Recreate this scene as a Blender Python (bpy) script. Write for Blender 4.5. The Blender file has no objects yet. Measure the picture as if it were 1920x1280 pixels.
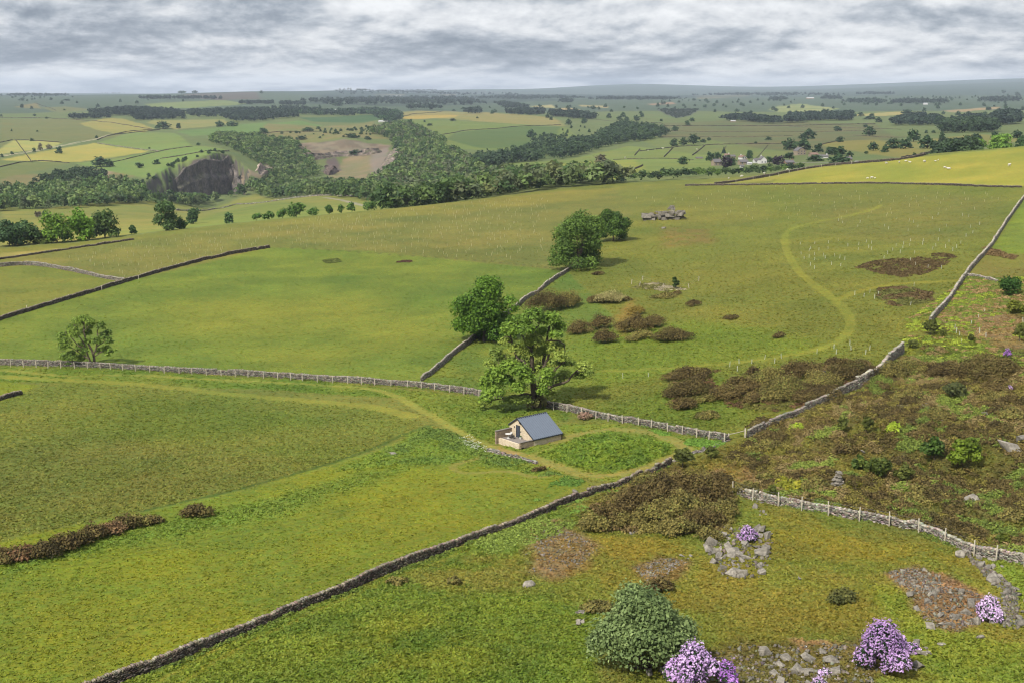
import bpy, bmesh, math, random
import numpy as np
from mathutils import Vector
PI = math.pi
RNG = np.random.default_rng(7)
random.seed(7)
sc = bpy.context.scene
COL = sc.collection
# ------------------------------------------------------------------ camera frame (metres; shed stands near z = 0)
F_PX, CAM_Z = 2390.0, 58.0
TH = math.atan(472.0 / F_PX)
CT, ST = math.cos(TH), math.sin(TH)

def ray(u, v):
    xc = (np.asarray(u, float) - 960) / F_PX
    yc = (640 - np.asarray(v, float)) / F_PX
    return xc, CT + yc * ST, -ST + yc * CT          # X, Y, Z of the direction

def az_tan(u, v):
    X, Y, Z = ray(u, v)
    hor = np.hypot(X, Y)
    return np.arctan2(X, Y), -Z / hor

# ------------------------------------------------------------------ small numeric helpers
def sstep(a, b, x):
    t = np.clip((x - a) / (b - a), 0, 1)
    return t * t * (3 - 2 * t)

def _hash(ix, iy, seed):
    h = (ix.astype(np.int64) * 374761393 + iy.astype(np.int64) * 668265263 + seed * 982451653) & 0xFFFFFFFF
    h = ((h ^ (h >> 13)) * 1274126177) & 0xFFFFFFFF
    h = (h ^ (h >> 16)) & 0xFFFFFF
    return h.astype(np.float32) / 16777215.0

def vnoise(x, y, seed=0):
    ix, iy = np.floor(x), np.floor(y)
    fx, fy = (x - ix).astype(np.float32), (y - iy).astype(np.float32)
    fx = fx * fx * (3 - 2 * fx); fy = fy * fy * (3 - 2 * fy)
    a = _hash(ix, iy, seed); b = _hash(ix + 1, iy, seed)
    c = _hash(ix, iy + 1, seed); d = _hash(ix + 1, iy + 1, seed)
    return (a + (b - a) * fx) * (1 - fy) + (c + (d - c) * fx) * fy

def fbm(x, y, scale, seed=0, octv=4, gain=0.5):
    s, amp, tot = 0.0, 1.0, 0.0
    f = 1.0 / scale
    for o in range(octv):
        s = s + amp * vnoise(x * f + 17.3 * o, y * f - 9.1 * o, seed + o)
        tot += amp; amp *= gain; f *= 2.03
    return s / tot

class TPS:
    def __init__(self, P, val, lam=0.0):
        P = np.asarray(P, float); n = len(P)
        K = self._k(P, P) + lam * np.eye(n)
        A = np.zeros((n + 3, n + 3)); A[:n, :n] = K
        A[:n, n] = 1; A[:n, n + 1:] = P; A[n, :n] = 1; A[n + 1:, :n] = P.T
        self.c = np.linalg.solve(A, np.r_[np.asarray(val, float), 0, 0, 0]); self.P = P
    @staticmethod
    def _k(A, B):
        d2 = (A[:, None, 0] - B[None, :, 0]) ** 2 + (A[:, None, 1] - B[None, :, 1]) ** 2
        return 0.5 * d2 * np.log(d2 + 1e-12)
    def __call__(self, X):
        out = np.empty(len(X)); n = len(self.P)
        for i in range(0, len(X), 40000):
            B = X[i:i + 40000]
            out[i:i + 40000] = self._k(B, self.P) @ self.c[:n] + self.c[n] + B @ self.c[n + 1:]
        return out

# ------------------------------------------------------------------ terrain heights
NEAR = [(0,1280,-53),(500,1280,-52.5),(960,1280,-52),(1400,1280,-51),(1920,1280,-50),
 (0,1000,-57),(500,1000,-56),(960,1000,-55),(1400,1000,-54),(1920,1000,-54),
 (0,800,-59),(500,800,-60),(960,825,-58.5),(1200,870,-56.8),(1400,820,-55.5),(1700,800,-52.5),(1920,800,-51),
 (0,680,-60.5),(500,700,-61.5),(900,738,-59.5),(1100,776,-58),(1650,690,-51.5),(1920,650,-49),
 (0,595,-62),(250,525,-62.5),(500,462,-61.5),(880,636,-60),(1060,507,-58.5),(1300,560,-55.5),(1600,560,-51.5),(1800,530,-48.5),(1920,500,-46.5),
 (0,500,-63.5),(0,478,-64),(300,440,-62.5),(600,405,-61),(900,375,-58.5),(1150,350,-56),
 (1300,347,-53.3),(1460,345,-50.3),(1700,343,-46),(1920,350,-42.5),
 (1500,316,-48),(1700,297,-40),(1920,275,-33),(-250,1280,-54),(-250,700,-61),(-250,500,-64),(2170,1280,-49),(2170,700,-47),(2170,275,-28)]
CREST = [(-250,498),(0,476),(140,465),(300,440),(450,421),(600,405),(750,391),(900,376),(1050,359),(1150,349),(1250,345),(1350,338),(1440,329),(1500,316),(1560,307),(1640,302),(1700,296),(1757,287),(1840,281),(1920,274),(2170,262)]
FAR = [(0,455,345),(0,420,480),(0,395,620),(0,360,800),(0,330,920),(0,305,1030),(0,285,1150),(0,262,1350),(0,240,1650),(0,220,2050),(0,200,2900),(0,188,3800),(0,181,5000),(0,179,8000),(0,175,11000),
 (250,430,420),(250,395,640),(250,370,760),(250,345,870),(250,310,990),(250,285,1110),(250,262,1300),(250,240,1600),(250,220,1950),(250,200,2600),(250,185,3600),(250,178.5,5000),(250,181,9000),(250,176,11500),
 (400,400,600),(400,374,850),(400,296,952),(400,275,1080),(400,240,1550),(400,200,2600),(400,176,4700),
 (480,385,650),(480,340,930),(480,300,1040),(480,260,1250),(480,235,1600),(480,215,2000),(480,200,2600),(480,188,3500),(480,174,4700),(480,179,8000),(480,178,11000),
 (650,382,560),(650,360,700),(650,342,840),(650,295,1110),(650,268,1165),(650,245,1450),(650,225,1800),(650,207,2300),(650,195,3000),(650,185,4200),(650,177,5500),(650,169,6500),(650,178,11000),
 (850,370,560),(850,345,720),(850,310,900),(850,280,1080),(850,250,1350),(850,225,1700),(850,214,1900),(850,215,2150),(850,205,2600),(850,195,3300),(850,183,5000),(850,176,7000),(850,171,9000),(850,170,11500),
 (1000,345,520),(1000,325,720),(1000,305,880),(1000,285,1020),(1000,260,1250),(1000,240,1500),(1000,225,1750),(1000,219,1900),(1000,212,2300),(1000,200,2900),(1000,190,3800),(1000,180,5500),(1000,173,8000),(1000,168,11000),
 (1200,335,470),(1200,315,640),(1200,290,900),(1200,260,1200),(1200,235,1550),(1200,215,2050),(1200,200,2700),(1200,190,3700),(1200,181,5500),(1200,173,8000),(1200,160,11000),
 (1400,322,520),(1400,300,760),(1400,270,1020),(1400,245,1350),(1400,225,1750),(1400,205,2500),(1400,192,3500),(1400,182,5000),(1400,175,7500),(1400,165,11000),
 (1650,306,560),(1650,280,750),(1650,260,1000),(1650,240,1350),(1650,222,1800),(1650,205,2500),(1650,192,3400),(1650,180,4800),(1650,172,7000),(1650,162,10000),
 (1920,290,560),(1920,268,720),(1920,250,1000),(1920,235,1300),(1920,220,1750),(1920,205,2400),(1920,192,3300),(1920,180,4600),(1920,170,6500),(1920,154,9500)]
FAR = [(u, v, R * 1.8) for (u, v, R) in FAR]
FAR += [(-260, v, R) for (u, v, R) in FAR if u == 0] + [(2180, v, R) for (u, v, R) in FAR if u == 1920]

_a, _t = az_tan([p[0] for p in NEAR], [p[1] for p in NEAR])
_z = np.array([p[2] for p in NEAR], float); _R = -_z / _t
N_TPS = TPS(np.c_[_R * np.sin(_a), _R * np.cos(_a)] / 100, _z)
_a, _t = az_tan([p[0] for p in CREST], [p[1] for p in CREST])
_lo, _hi = np.full(len(_a), 300.0), np.full(len(_a), 1700.0)
for _ in range(40):                                   # first meeting of the crest rays with the near slope
    m = (_lo + _hi) / 2
    below = -_t * m < N_TPS(np.c_[m * np.sin(_a), m * np.cos(_a)] / 100)
    _hi = np.where(below, m, _hi); _lo = np.where(below, _lo, m)
CR_AZ, CR_R = _a, (_lo + _hi) / 2
def crest_R(az): return np.interp(az, CR_AZ, CR_R)
_a, _t = az_tan([p[0] for p in FAR], [p[1] for p in FAR])
F_TPS = TPS(np.c_[_a * 5, np.log([p[2] for p in FAR])], _t, 1e-5)

def raw_height(az, R):
    """smooth hill surface, relative to the camera"""
    ac = np.clip(az, -0.46, 0.46)
    rc = crest_R(ac)
    rn = np.minimum(R, rc)
    zn = N_TPS(np.c_[rn * np.sin(ac), rn * np.cos(ac)] / 100)
    zf = -R * F_TPS(np.c_[ac * 5, np.log(np.clip(R, 500, 21000))])
    t = np.clip((R - rc) / 130.0, 0, 1)
    w = t * (2 - t)
    z = zn * (1 - w) + zf * w
    return z

def poly_sd(px, py, poly):
    """signed distance to a closed polygon, positive inside"""
    n = len(poly); d = np.full(px.shape, 1e18); ins = np.zeros(px.shape, bool)
    for i in range(n):
        ax, ay = poly[i]; bx, by = poly[(i + 1) % n]
        ex, ey = bx - ax, by - ay
        L = ex * ex + ey * ey + 1e-12
        t = np.clip(((px - ax) * ex + (py - ay) * ey) / L, 0, 1)
        d = np.minimum(d, (px - ax - t * ex) ** 2 + (py - ay - t * ey) ** 2)
        c = ((ay > py) != (by > py)) & (px < ex * (py - ay) / (ey if abs(ey) > 1e-12 else 1e-12) + ax)
        ins ^= c
    d = np.sqrt(d)
    return np.where(ins, d, -d)

def line_d(px, py, line):
    d = np.full(px.shape, 1e18)
    for (ax, ay), (bx, by) in zip(line[:-1], line[1:]):
        ex, ey = bx - ax, by - ay
        t = np.clip(((px - ax) * ex + (py - ay) * ey) / (ex * ex + ey * ey + 1e-12), 0, 1)
        d = np.minimum(d, (px - ax - t * ex) ** 2 + (py - ay - t * ey) ** 2)
    return np.sqrt(d)

# grid: rings of radius x spokes of azimuth
_vv = np.arange(1500, 318, -1.9)
_t0 = az_tan(np.full(len(_vv), 960.0), _vv)[1]
R1 = 56.0 / _t0
R1 = R1[(R1 > 20) & (R1 < 900)]
R2 = np.exp(np.arange(math.log(R1[-1]) + 0.0075, math.log(28000), 0.0085))
RS = np.r_[4.0, 12.0, 24.0, 40.0, R1, R2]
_af = np.linspace(-0.45, 0.45, 1040)
AZ = np.r_[np.linspace(-PI, -0.47, 26), _af, np.linspace(0.47, PI, 26)]
NA, NR = len(AZ), len(RS)
AA, RR = np.meshgrid(AZ, RS, indexing='ij')
GX, GY = RR * np.sin(AA), RR * np.cos(AA)
gz = raw_height(AA.ravel(), RR.ravel()).reshape(NA, NR)
GH = gz.copy()

def smooth_interp(az, R, G=None):
    G = GH if G is None else G
    ia = np.clip(np.searchsorted(AZ, az) - 1, 0, NA - 2); ir = np.clip(np.searchsorted(RS, R) - 1, 0, NR - 2)
    fa = np.clip((az - AZ[ia]) / (AZ[ia + 1] - AZ[ia]), 0, 1); fr = np.clip((R - RS[ir]) / (RS[ir + 1] - RS[ir]), 0, 1)
    return (G[ia, ir] * (1 - fa) + G[ia + 1, ir] * fa) * (1 - fr) + (G[ia, ir + 1] * (1 - fa) + G[ia + 1, ir + 1] * fa) * fr

def cast(u, v, rmin=None):
    """where the line of sight through a point of the photograph meets the land: x, y"""
    u = np.atleast_1d(np.asarray(u, float)); v = np.atleast_1d(np.asarray(v, float))
    az, tn = az_tan(u, v)
    out = np.empty((len(az), 2))
    for k in range(len(az)):
        i = int(np.clip(np.searchsorted(AZ, az[k]) - 1, 0, NA - 2)); f = (az[k] - AZ[i]) / (AZ[i + 1] - AZ[i])
        col = GH[i] * (1 - f) + GH[i + 1] * f
        g = col + tn[k] * RS
        r0 = 30.0 if rmin is None else (crest_R(az[k]) + 25 if rmin == 'far' else rmin)
        ok = (g >= 0) & (RS > r0)
        j = int(np.argmax(ok)) if ok.any() else NR - 1
        if j > 0 and g[j] > 0 and g[j - 1] < 0:
            r = RS[j - 1] + (RS[j] - RS[j - 1]) * (-g[j - 1]) / (g[j] - g[j - 1])
        else: r = RS[j]
        out[k] = r * math.sin(az[k]), r * math.cos(az[k])
    return out

def ground_z(x, y):
    """height of the finished ground (world)"""
    x = np.asarray(x, float); y = np.asarray(y, float)
    return smooth_interp(np.arctan2(x, y), np.hypot(x, y)) + CAM_Z

def W(pts, rmin=None):
    a = np.asarray(pts, float)
    return cast(a[:, 0], a[:, 1], rmin)

def at(u, v, rmin=None):
    p = cast([u], [v], rmin)[0]
    return Vector((p[0], p[1], float(ground_z(p[0], p[1]))))

def at_R(u, R):
    az = float(az_tan(u, 300)[0]); x, y = R * math.sin(az), R * math.cos(az)
    return Vector((x, y, float(ground_z(x, y))))

def mpp(p):
    """metres per photograph pixel at a point, and cosine of the look-down angle there"""
    d = Vector(p) - Vector((0, 0, CAM_Z))
    depth = d.y * CT - d.z * ST
    return depth / F_PX, math.hypot(d.x, d.y) / d.length
# the quarry: a pit cut into the far hillside, its rock face towards us
QP = W([(262,352),(285,333),(318,315),(345,305),(380,296),(420,290),(441,297),(452,312),(470,330),(470,362),(400,372),(320,377),(272,372)], 'far')
far_m = (RR > 1080) & (RR < 2400) & (np.abs(AA) < 0.4)
qx, qy = GX[far_m], GY[far_m]
sd = poly_sd(qx + 16 * (fbm(qx, qy, 30, 5) - .5), qy + 50 * (fbm(qx, qy, 22, 6) - .5), QP)
zz = GH[far_m]; floor = -133 + 9 * (fbm(qx, qy, 60, 8) - .5)
zq = np.minimum(zz, floor)
bench = sstep(0, 6, sd) * 0.45 + sstep(9, 15, sd) * 0.55
GH[far_m] = zz + (zq - zz) * np.where(sd > 0, bench, 0)
# old spoil, rocky knolls and mounds in the near ground
def bump(u, v, ru, hh, asp=1.0, rot=0.0, rmin=None):
    p = cast([u], [v], rmin)[0]
    dx, dy = GX - p[0], GY - p[1]
    c, s = math.cos(rot), math.sin(rot)
    q = ((dx * c + dy * s) / ru) ** 2 + ((-dx * s + dy * c) / (ru * asp)) ** 2
    return hh * np.exp(-q * 1.3)
BUMPS = [bump(1150, 850, 9, 1.2, .7), bump(1230, 950, 9, 1.6, .6, .3), bump(1050, 1040, 6, 1.2), bump(1790, 1130, 5, 1.2, .6, -.4), bump(1600, 1120, 7, .7),
         bump(1450, 1240, 6, -1.0), bump(1750, 1240, 6, -1.2), bump(1040, 565, 12, 1.5), bump(1220, 480, 22, 1.5, .4), bump(1240, 420, 10, 1.4, .5), bump(1500, 720, 14, 1.3, .5, .5),
         bump(1850, 690, 9, 2.0, .5), bump(1700, 790, 9, 1.4), bump(1840, 900, 9, -1.5), bump(1570, 900, 8, 1.0), bump(300, 900, 40, 1.2), bump(740, 840, 14, -.8), bump(700, 1180, 14, .7)]
for b in BUMPS: GH += b
# ------------------------------------------------------------------ land cover (what grows where), worked out on the land itself
def srgb(r, g, b):
    c = np.array([r, g, b], float) / 255
    return np.where(c <= 0.04045, c / 12.92, ((c + 0.055) / 1.055) ** 2.4)
KAL = 1.75
def alb(c): return srgb(*c) / KAL
CL = np.empty((NA, NR, 3), np.float32)
TUFT = np.full((NA, NR), 0.10, np.float32)      # height of the tussocks, m
CONT = np.full((NA, NR), 0.5, np.float32)       # fleck contrast of the sward
CL[:] = alb((118, 126, 56))
farz = RR > crest_R(np.clip(AA, -.46, .46))[:, :] + 20
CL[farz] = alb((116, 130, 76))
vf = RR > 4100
CL[vf] = alb((90, 108, 82))  # far plain: some of the haze blue put into the land colour

def region(wp, pad):
    wp = np.asarray(wp)
    x0, y0 = wp.min(0) - pad; x1, y1 = wp.max(0) + pad
    return (GX > x0) & (GX < x1) & (GY > y0) & (GY < y1)

def paint(poly, col, soft=1.0, wob=0.6, k=1.0, rmin=None, tuft=None, cont=None, col2=None, sc2=8.0, seed=1, patchy=0.0, psc=5.0):
    wp = W(poly, rmin)
    size = max(np.ptp(wp[:, 0]), np.ptp(wp[:, 1]))
    m = region(wp, soft + wob + 1)
    if rmin == 'far': m &= farz
    x, y = GX[m], GY[m]
    if not len(x): return
    ws = max(2.0, wob * 3)
    xx = x + wob * 2 * (fbm(x, y, ws, seed + 20, 3) - .5); yy = y + wob * 2 * (fbm(x, y, ws, seed + 40, 3) - .5)
    w = sstep(-soft, soft, poly_sd(xx, yy, wp)) * k
    if patchy > 0:
        w = w * sstep(patchy - .12, patchy + .12, fbm(x, y, psc, seed + 60, 4))
    c = np.broadcast_to(alb(col), (len(x), 3))
    if col2 is not None:
        t = sstep(.36, .64, fbm(x, y, sc2, seed + 80, 4))[:, None]
        c = c * (1 - t) + alb(col2) * t
    CL[m] = CL[m] * (1 - w[:, None]) + c * w[:, None]
    if tuft is not None: TUFT[m] = TUFT[m] * (1 - w) + tuft * w
    if cont is not None: CONT[m] = CONT[m] * (1 - w) + cont * w

def track(line, width, col, k=0.8, soft=0.35, rmin=None, wob=0.35, tuft=0.02, twin=0.0, seed=3):
    wp = W(line, rmin)
    # round the corners
    for _ in range(2):
        q = [wp[0]]
        for a, b in zip(wp[:-1], wp[1:]): q += [a * .75 + b * .25, a * .25 + b * .75]
        wp = np.array(q + [wp[-1]])
    m = region(wp, width + 3)
    x, y = GX[m], GY[m]
    if not len(x): return
    d = line_d(x + wob * 2 * (fbm(x, y, 3, seed + 5) - .5), y + wob * 2 * (fbm(x, y, 3, seed + 6) - .5), wp)
    if twin: d = np.abs(d - twin)
    w = (1 - sstep(width / 2 - soft, width / 2 + soft, d)) * k * (0.75 + 0.5 * fbm(x, y, 4, seed))
    w = np.clip(w, 0, 1)
    CL[m] = CL[m] * (1 - w[:, None]) + alb(col) * w[:, None]
    TUFT[m] = TUFT[m] * (1 - w) + tuft * w

# --- near fields
paint([(-200,482),(0,480),(140,466),(600,405),(900,376),(1150,348),(1190,400),(1030,505),(950,495),(700,470),(505,462),(235,527),(70,496),(-200,500)], (126,128,62), 1.5, 1, col2=(112,120,56), sc2=25, tuft=.14)
paint([(480,425),(600,405),(900,376),(1180,348),(1100,375),(820,400),(620,420)], (138,137,60), 5, 4, .5)
paint([(-200,478),(0,476),(150,463),(280,444),(110,467),(0,484),(-200,490)], (150,148,78), 1.5, .5)
paint([(-250,505),(0,501),(70,498),(235,528),(0,597),(-250,660)], (120,130,54), 1, .5, col2=(108,124,50), sc2=14)
paint([(-300,684),(0,598),(235,528),(505,464),(700,472),(950,497),(1060,508),(985,562),(880,640),(790,720),(400,700),(0,686)], (116,136,50), .8, .5, col2=(104,126,46), sc2=16, tuft=.10, cont=.55)
paint([(330,560),(700,560),(820,640),(600,680),(200,640)], (128,138,50), 14, 8, .5)
paint([(790,716),(885,640),(985,562),(1064,510),(1160,600),(1130,700),(1060,790),(900,742)], (100,124,50), .8, .8, col2=(112,128,48), sc2=9, tuft=.16)
paint([(-300,690),(0,688),(300,697),(600,714),(900,744),(1060,780),(1010,810),(930,835),(850,800),(740,745),(480,728),(0,716),(-300,716)], (100,126,44), .6, .5, col2=(116,134,50), sc2=7, tuft=.2)
paint([(-300,690),(0,715),(75,722),(40,738),(0,750),(-300,790)], (124,138,40), .5, .4)
OLIVE = [(-300,800),(0,752),(60,728),(120,716),(300,716),(480,742),(700,764),(790,790),(760,815),(690,847),(600,880),(480,910),(270,957),(140,985),(0,1012),(-300,1080)]
paint(OLIVE, (110,126,50), 2.6, 1.2, col2=(118,130,54), sc2=12, tuft=.15, cont=.7)
paint([(-300,900),(0,850),(200,820),(420,850),(560,880),(300,948),(0,1008),(-300,1080)], (118,122,56), 8, 5, .65, col2=(110,120,52), sc2=9)
paint([(150,740),(400,750),(560,790),(400,830),(180,820)], (104,122,42), 8, 5, .6)
LOWER = [(-300,1085),(0,1015),(270,959),(480,912),(690,850),(800,800),(880,832),(960,868),(1040,890),(1110,905),(1060,928),(960,970),(780,1045),(560,1135),(300,1245),(180,1290),(0,1420),(-300,1420)]
paint(LOWER, (124,138,38), .6, .4, col2=(112,132,42), sc2=11, tuft=.08, cont=.5)
paint([(0,1060),(280,985),(480,940),(700,880),(820,850),(700,905),(520,965),(300,1010),(0,1085)], (108,138,52), 2.5, 2, .75, col2=(100,130,50), sc2=6, tuft=.2)
paint([(560,1000),(700,930),(850,890),(1000,900),(900,960),(760,1010)], (130,136,38), 5, 4, .5, patchy=.40, psc=7)
paint([(0,1110),(300,1060),(560,1010),(700,1060),(420,1180),(250,1240),(0,1270)], (132,140,36), 5, 4, .45, patchy=.45, psc=9)
paint([(800,800),(900,832),(985,866),(1040,888),(960,880),(890,868),(760,870),(620,885),(700,850)], (98,130,54), 1.5, 1.2, .8, col2=(108,136,50), sc2=4, tuft=.28)
paint([(840,812),(900,826),(915,842),(880,838),(845,828)], (104,118,66), .8, .6, .8, tuft=.3, cont=.9)
BOT = [(180,1292),(300,1256),(480,1178),(630,1120),(780,1056),(960,988),(1040,960),(1110,1010),(1130,1120),(1120,1300),(1200,1420),(-100,1420)]
paint(BOT, (114,136,46), .6, .4, col2=(100,126,44), sc2=6, tuft=.14, cont=.75)
paint([(640,1180),(760,1150),(900,1180),(1000,1230),(900,1280),(700,1280)], (132,142,44), 4, 3, .6, patchy=.45, psc=5)
paint([(740,1075),(900,1035),(1000,1010),(1020,1060),(1000,1110),(880,1110),(780,1100)], (136,132,62), 3, 2, .6, patchy=.42, psc=4)
paint([(850,1028),(960,990),(1050,950),(1110,960),(1080,1000),(980,1030),(900,1045)], (106,134,50), 1.2, 1, .85, tuft=.25, cont=.9)
# --- mossy rough ground, lower right
MOSS = [(1000,1000),(1090,970),(1200,940),(1380,935),(1500,955),(1640,985),(1800,1030),(1920,1062),(1920,1290),(1300,1420),(1200,1290),(1150,1150),(1020,1110)]
paint(MOSS, (124,126,50), 2.5, 2, 1, col2=(116,130,50), sc2=6, tuft=.12, cont=.65)
paint([(1300,1110),(1500,1100),(1660,1110),(1600,1200),(1400,1190),(1300,1170)], (124,122,48), 3, 2, .65, col2=(118,124,50), sc2=5)
paint([(1420,970),(1560,985),(1700,1010),(1810,1045),(1700,1055),(1500,1040),(1430,1010)], (142,136,48), 2.5, 2, .7, patchy=.38)
paint([(1100,1000),(1250,1005),(1300,1040),(1200,1050),(1120,1030)], (140,132,48), 2, 1.5, .7)
paint([(1640,1105),(1690,1095),(1740,1140),(1780,1180),(1920,1210),(1960,1290),(1790,1300),(1720,1240),(1660,1180)], (112,136,48), 1.6, 1.3, .9, col2=(126,142,50), sc2=4, tuft=.16)
paint([(1850,1046),(1920,1062),(1990,1140),(1920,1140),(1890,1100)], (112,138,48), 1, .8, .9, tuft=.16)
paint([(990,1005),(1035,972),(1090,1000),(1128,1022),(1100,1060),(1040,1092),(995,1068)], (134,120,86), 1.2, 1.2, .9, col2=(128,112,66), sc2=2.2, cont=.9)
paint([(1185,1062),(1235,1042),(1295,1052),(1280,1082),(1215,1102)], (134,120,82), .8, 1, .9, col2=(120,106,60), sc2=2, cont=.9)
paint([(1660,1072),(1715,1062),(1790,1083),(1840,1115),(1862,1165),(1800,1182),(1745,1172),(1705,1118)], (148,126,90), .8, .9, .95, col2=(126,110,84), sc2=2, cont=1)
paint([(1310,1225),(1390,1200),(1470,1205),(1560,1200),(1620,1205),(1660,1250),(1640,1310),(1300,1310)], (122,112,66), 1, 1, .85, col2=(108,102,50), sc2=2, cont=1)
paint([(1480,1198),(1540,1200),(1580,1212),(1560,1226),(1500,1216)], (166,138,100), .5, .5, .8, patchy=.4, psc=1.5)
# --- heath
HEATH = [(1398,822),(1500,776),(1600,728),(1668,680),(1720,640),(1760,600),(1920,580),(2150,560),(2150,1090),(1920,1052),(1800,1012),(1640,975),(1500,948),(1390,925),(1300,985),(1180,985),(1090,985),(1085,960),(1150,910),(1260,870),(1330,850)]
paint(HEATH, (104,102,54), 1.2, 1.2, 1, col2=(116,120,52), sc2=5, tuft=.3, cont=1)
paint([(1690,650),(1760,620),(1850,640),(1880,680),(1780,700),(1690,690)], (126,136,46), 2, 2, .85, col2=(104,118,44), sc2=3, tuft=.3)
paint([(1755,600),(1790,560),(1850,575),(1920,600),(1960,650),(1880,655),(1800,625)], (146,130,94), 2, 2, .85, col2=(140,128,80), sc2=5)
paint([(1750,600),(1812,516),(1920,505),(1920,590),(1840,590)], (112,122,52), 1.5, 1.5, .8, col2=(124,124,60), sc2=6, tuft=.25)
paint([(1330,868),(1400,880),(1435,905),(1395,925),(1335,905)], (136,122,84), 1, 1, .9, col2=(126,120,60), sc2=3)
paint([(1390,826),(1470,812),(1490,830),(1420,845)], (128,132,52), 1, 1, .8)
paint([(1640,750),(1720,760),(1760,790),(1680,800)], (126,116,82), 1.5, 1.5, .7, col2=(110,100,66), sc2=2)
paint([(1850,900),(1920,900),(1920,950),(1860,940)], (150,140,84), 1.5, 1.5, .7)
# --- right-hand field and knoll
RF = [(1066,508),(1190,400),(1290,349),(1440,346),(1660,345),(1915,351),(1925,365),(1880,425),(1812,512),(1755,600),(1668,675),(1600,722),(1500,770),(1400,816),(1360,822),(1200,790),(1060,765),(1110,690),(1160,600)]
paint(RF, (112,122,48), 1, .8, 1, col2=(120,128,52), sc2=18, tuft=.2, cont=.7)
paint([(1500,360),(1700,352),(1880,372),(1850,440),(1700,455),(1540,440)], (112,118,54), 10, 6, .7, col2=(118,120,58), sc2=12)
paint([(1060,640),(1300,600),(1560,640),(1540,665),(1300,690),(1100,730)], (110,134,42), 6, 4, .7)
paint([(1100,780),(1350,690),(1400,790),(1330,812),(1200,788)], (104,124,42), 4, 3, .7)
paint([(1235,425),(1330,430),(1340,455),(1250,465)], (136,116,66), 4, 3, .7, col2=(116,116,52), sc2=4)
paint([(1150,600),(1185,560),(1200,605),(1170,630)], (146,124,60), 2, 1.5, .8)
paint([(1160,380),(1400,350),(1460,420),(1300,430),(1200,420)], (118,124,56), 8, 5, .6)
paint([(1440,346),(1500,318),(1700,298),(1920,275),(2170,262),(2170,352),(1915,349),(1660,343)], (152,154,62), 1, .5, 1, col2=(142,148,56), sc2=25, tuft=.06, cont=.35)
paint([(1150,349),(1300,346),(1440,331),(1560,308),(1640,303),(1560,312),(1440,340),(1350,345)], (146,148,66), 1, .5, .9)
paint([(1885,430),(1925,362),(2170,360),(2170,520),(1860,500),(1850,475)], (122,140,46), 1, .5, 1, col2=(110,128,48), sc2=10)
paint([(1840,490),(1860,472),(1990,480),(1990,530),(1820,515)], (118,116,54), 2, 1.5, .7)
# --- the paddock by the shed
paint([(985,868),(930,842),(1056,795),(1160,795),(1300,820),(1362,826),(1300,850),(1255,866),(1150,902),(1050,890)], (112,134,48), .7, .6, 1, col2=(124,140,52), sc2=4, tuft=.15)
RING = [(1040,828),(1085,812),(1150,803),(1215,808),(1262,823),(1292,842),(1262,858),(1205,878),(1150,892),(1100,892),(1060,880),(1010,862),(960,848),(915,836)]
track(RING, 2.5, (148,144,76), .75)
track([(1045,840),(1000,852)], 2.0, (140,142,66), .7)
paint([(1008,852),(1045,838),(1090,818),(1145,810),(1200,816),(1258,832),(1255,850),(1195,873),(1150,885),(1110,883),(1060,870)], (100,130,46), .4, .4, 1, col2=(114,140,46), sc2=2.5, tuft=.32, cont=.9)
track([(925,842),(960,850)], 2.2, (166,142,96), .7)
track([(900,740),(960,765),(1040,770)], 3, (92,116,42), .5)
# --- tracks
track([(-100,690),(0,693),(60,699),(120,706),(200,702),(300,705),(420,712),(560,718),(690,727),(740,740),(790,768),(850,802),(900,830),(930,845)], 1.9, (142,148,66), .75)
track([(0,706),(130,713),(250,718),(480,743),(600,753),(700,762),(770,780)], 2.2, (140,146,58), .8, twin=.7, soft=.3)
track([(270,956),(400,929),(480,908),(600,876),(690,843),(760,812),(810,796)], .9, (70,98,36), .8)
track([(160,982),(300,953),(420,928),(540,900),(650,864),(740,828)], .7, (120,140,56), .6)
track([(918,855),(890,860),(862,868),(846,877),(858,885),(890,887),(935,882),(970,886),(1005,895),(1040,889)], 1.3, (138,140,66), .85)
track([(-50,1092),(90,1065),(200,1045),(300,1027),(400,1012),(520,985),(640,960)], .5, (92,108,34), .55, twin=.8, soft=.3)
track([(300,1290),(420,1215),(560,1152),(700,1090),(850,1035),(1000,965),(1090,915)], .6, (142,144,52), .6, twin=1.0, soft=.3)
track([(480,1140),(700,1035),(860,985),(960,960)], .5, (104,116,34), .5, twin=.8, soft=.3)
track([(1652,384),(1640,393),(1590,405),(1520,418),(1478,430),(1468,450),(1480,485),(1505,518),(1545,548),(1580,575),(1597,600),(1590,628),(1560,648),(1500,664),(1400,678),(1260,690),(1130,696)], 2.4, (136,144,54), .75)
track([(1652,384),(1590,405),(1478,430),(1480,485),(1505,518),(1545,548),(1597,600),(1590,628),(1500,664)], .9, (124,132,44), .5)
track([(1570,562),(1612,545),(1680,531),(1750,529),(1806,526)], 3.2, (140,142,50), .7)
track([(1480,432),(1560,441),(1700,452),(1838,452)], 2.5, (126,130,56), .5)
track([(505,463),(620,469),(720,477),(830,483),(960,494),(1040,503)], .8, (88,88,46), .7)
track([(700,474),(840,470),(960,484),(1040,490)], 2.0, (104,108,48), .5)
for k_ in range(9):
    f = k_ / 9; track([(120 + 90 * f, 1290 - 120 * f), (420 - 20 * f, 1190 - 150 * f), (700 - 30 * f, 1070 - 140 * f), (960 - 40 * f, 950 - 70 * f)], .6, (136,142,50) if k_ % 2 else (108,124,40), .28, soft=.3, twin=.9, wob=.5, seed=70 + k_, tuft=.06)
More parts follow.
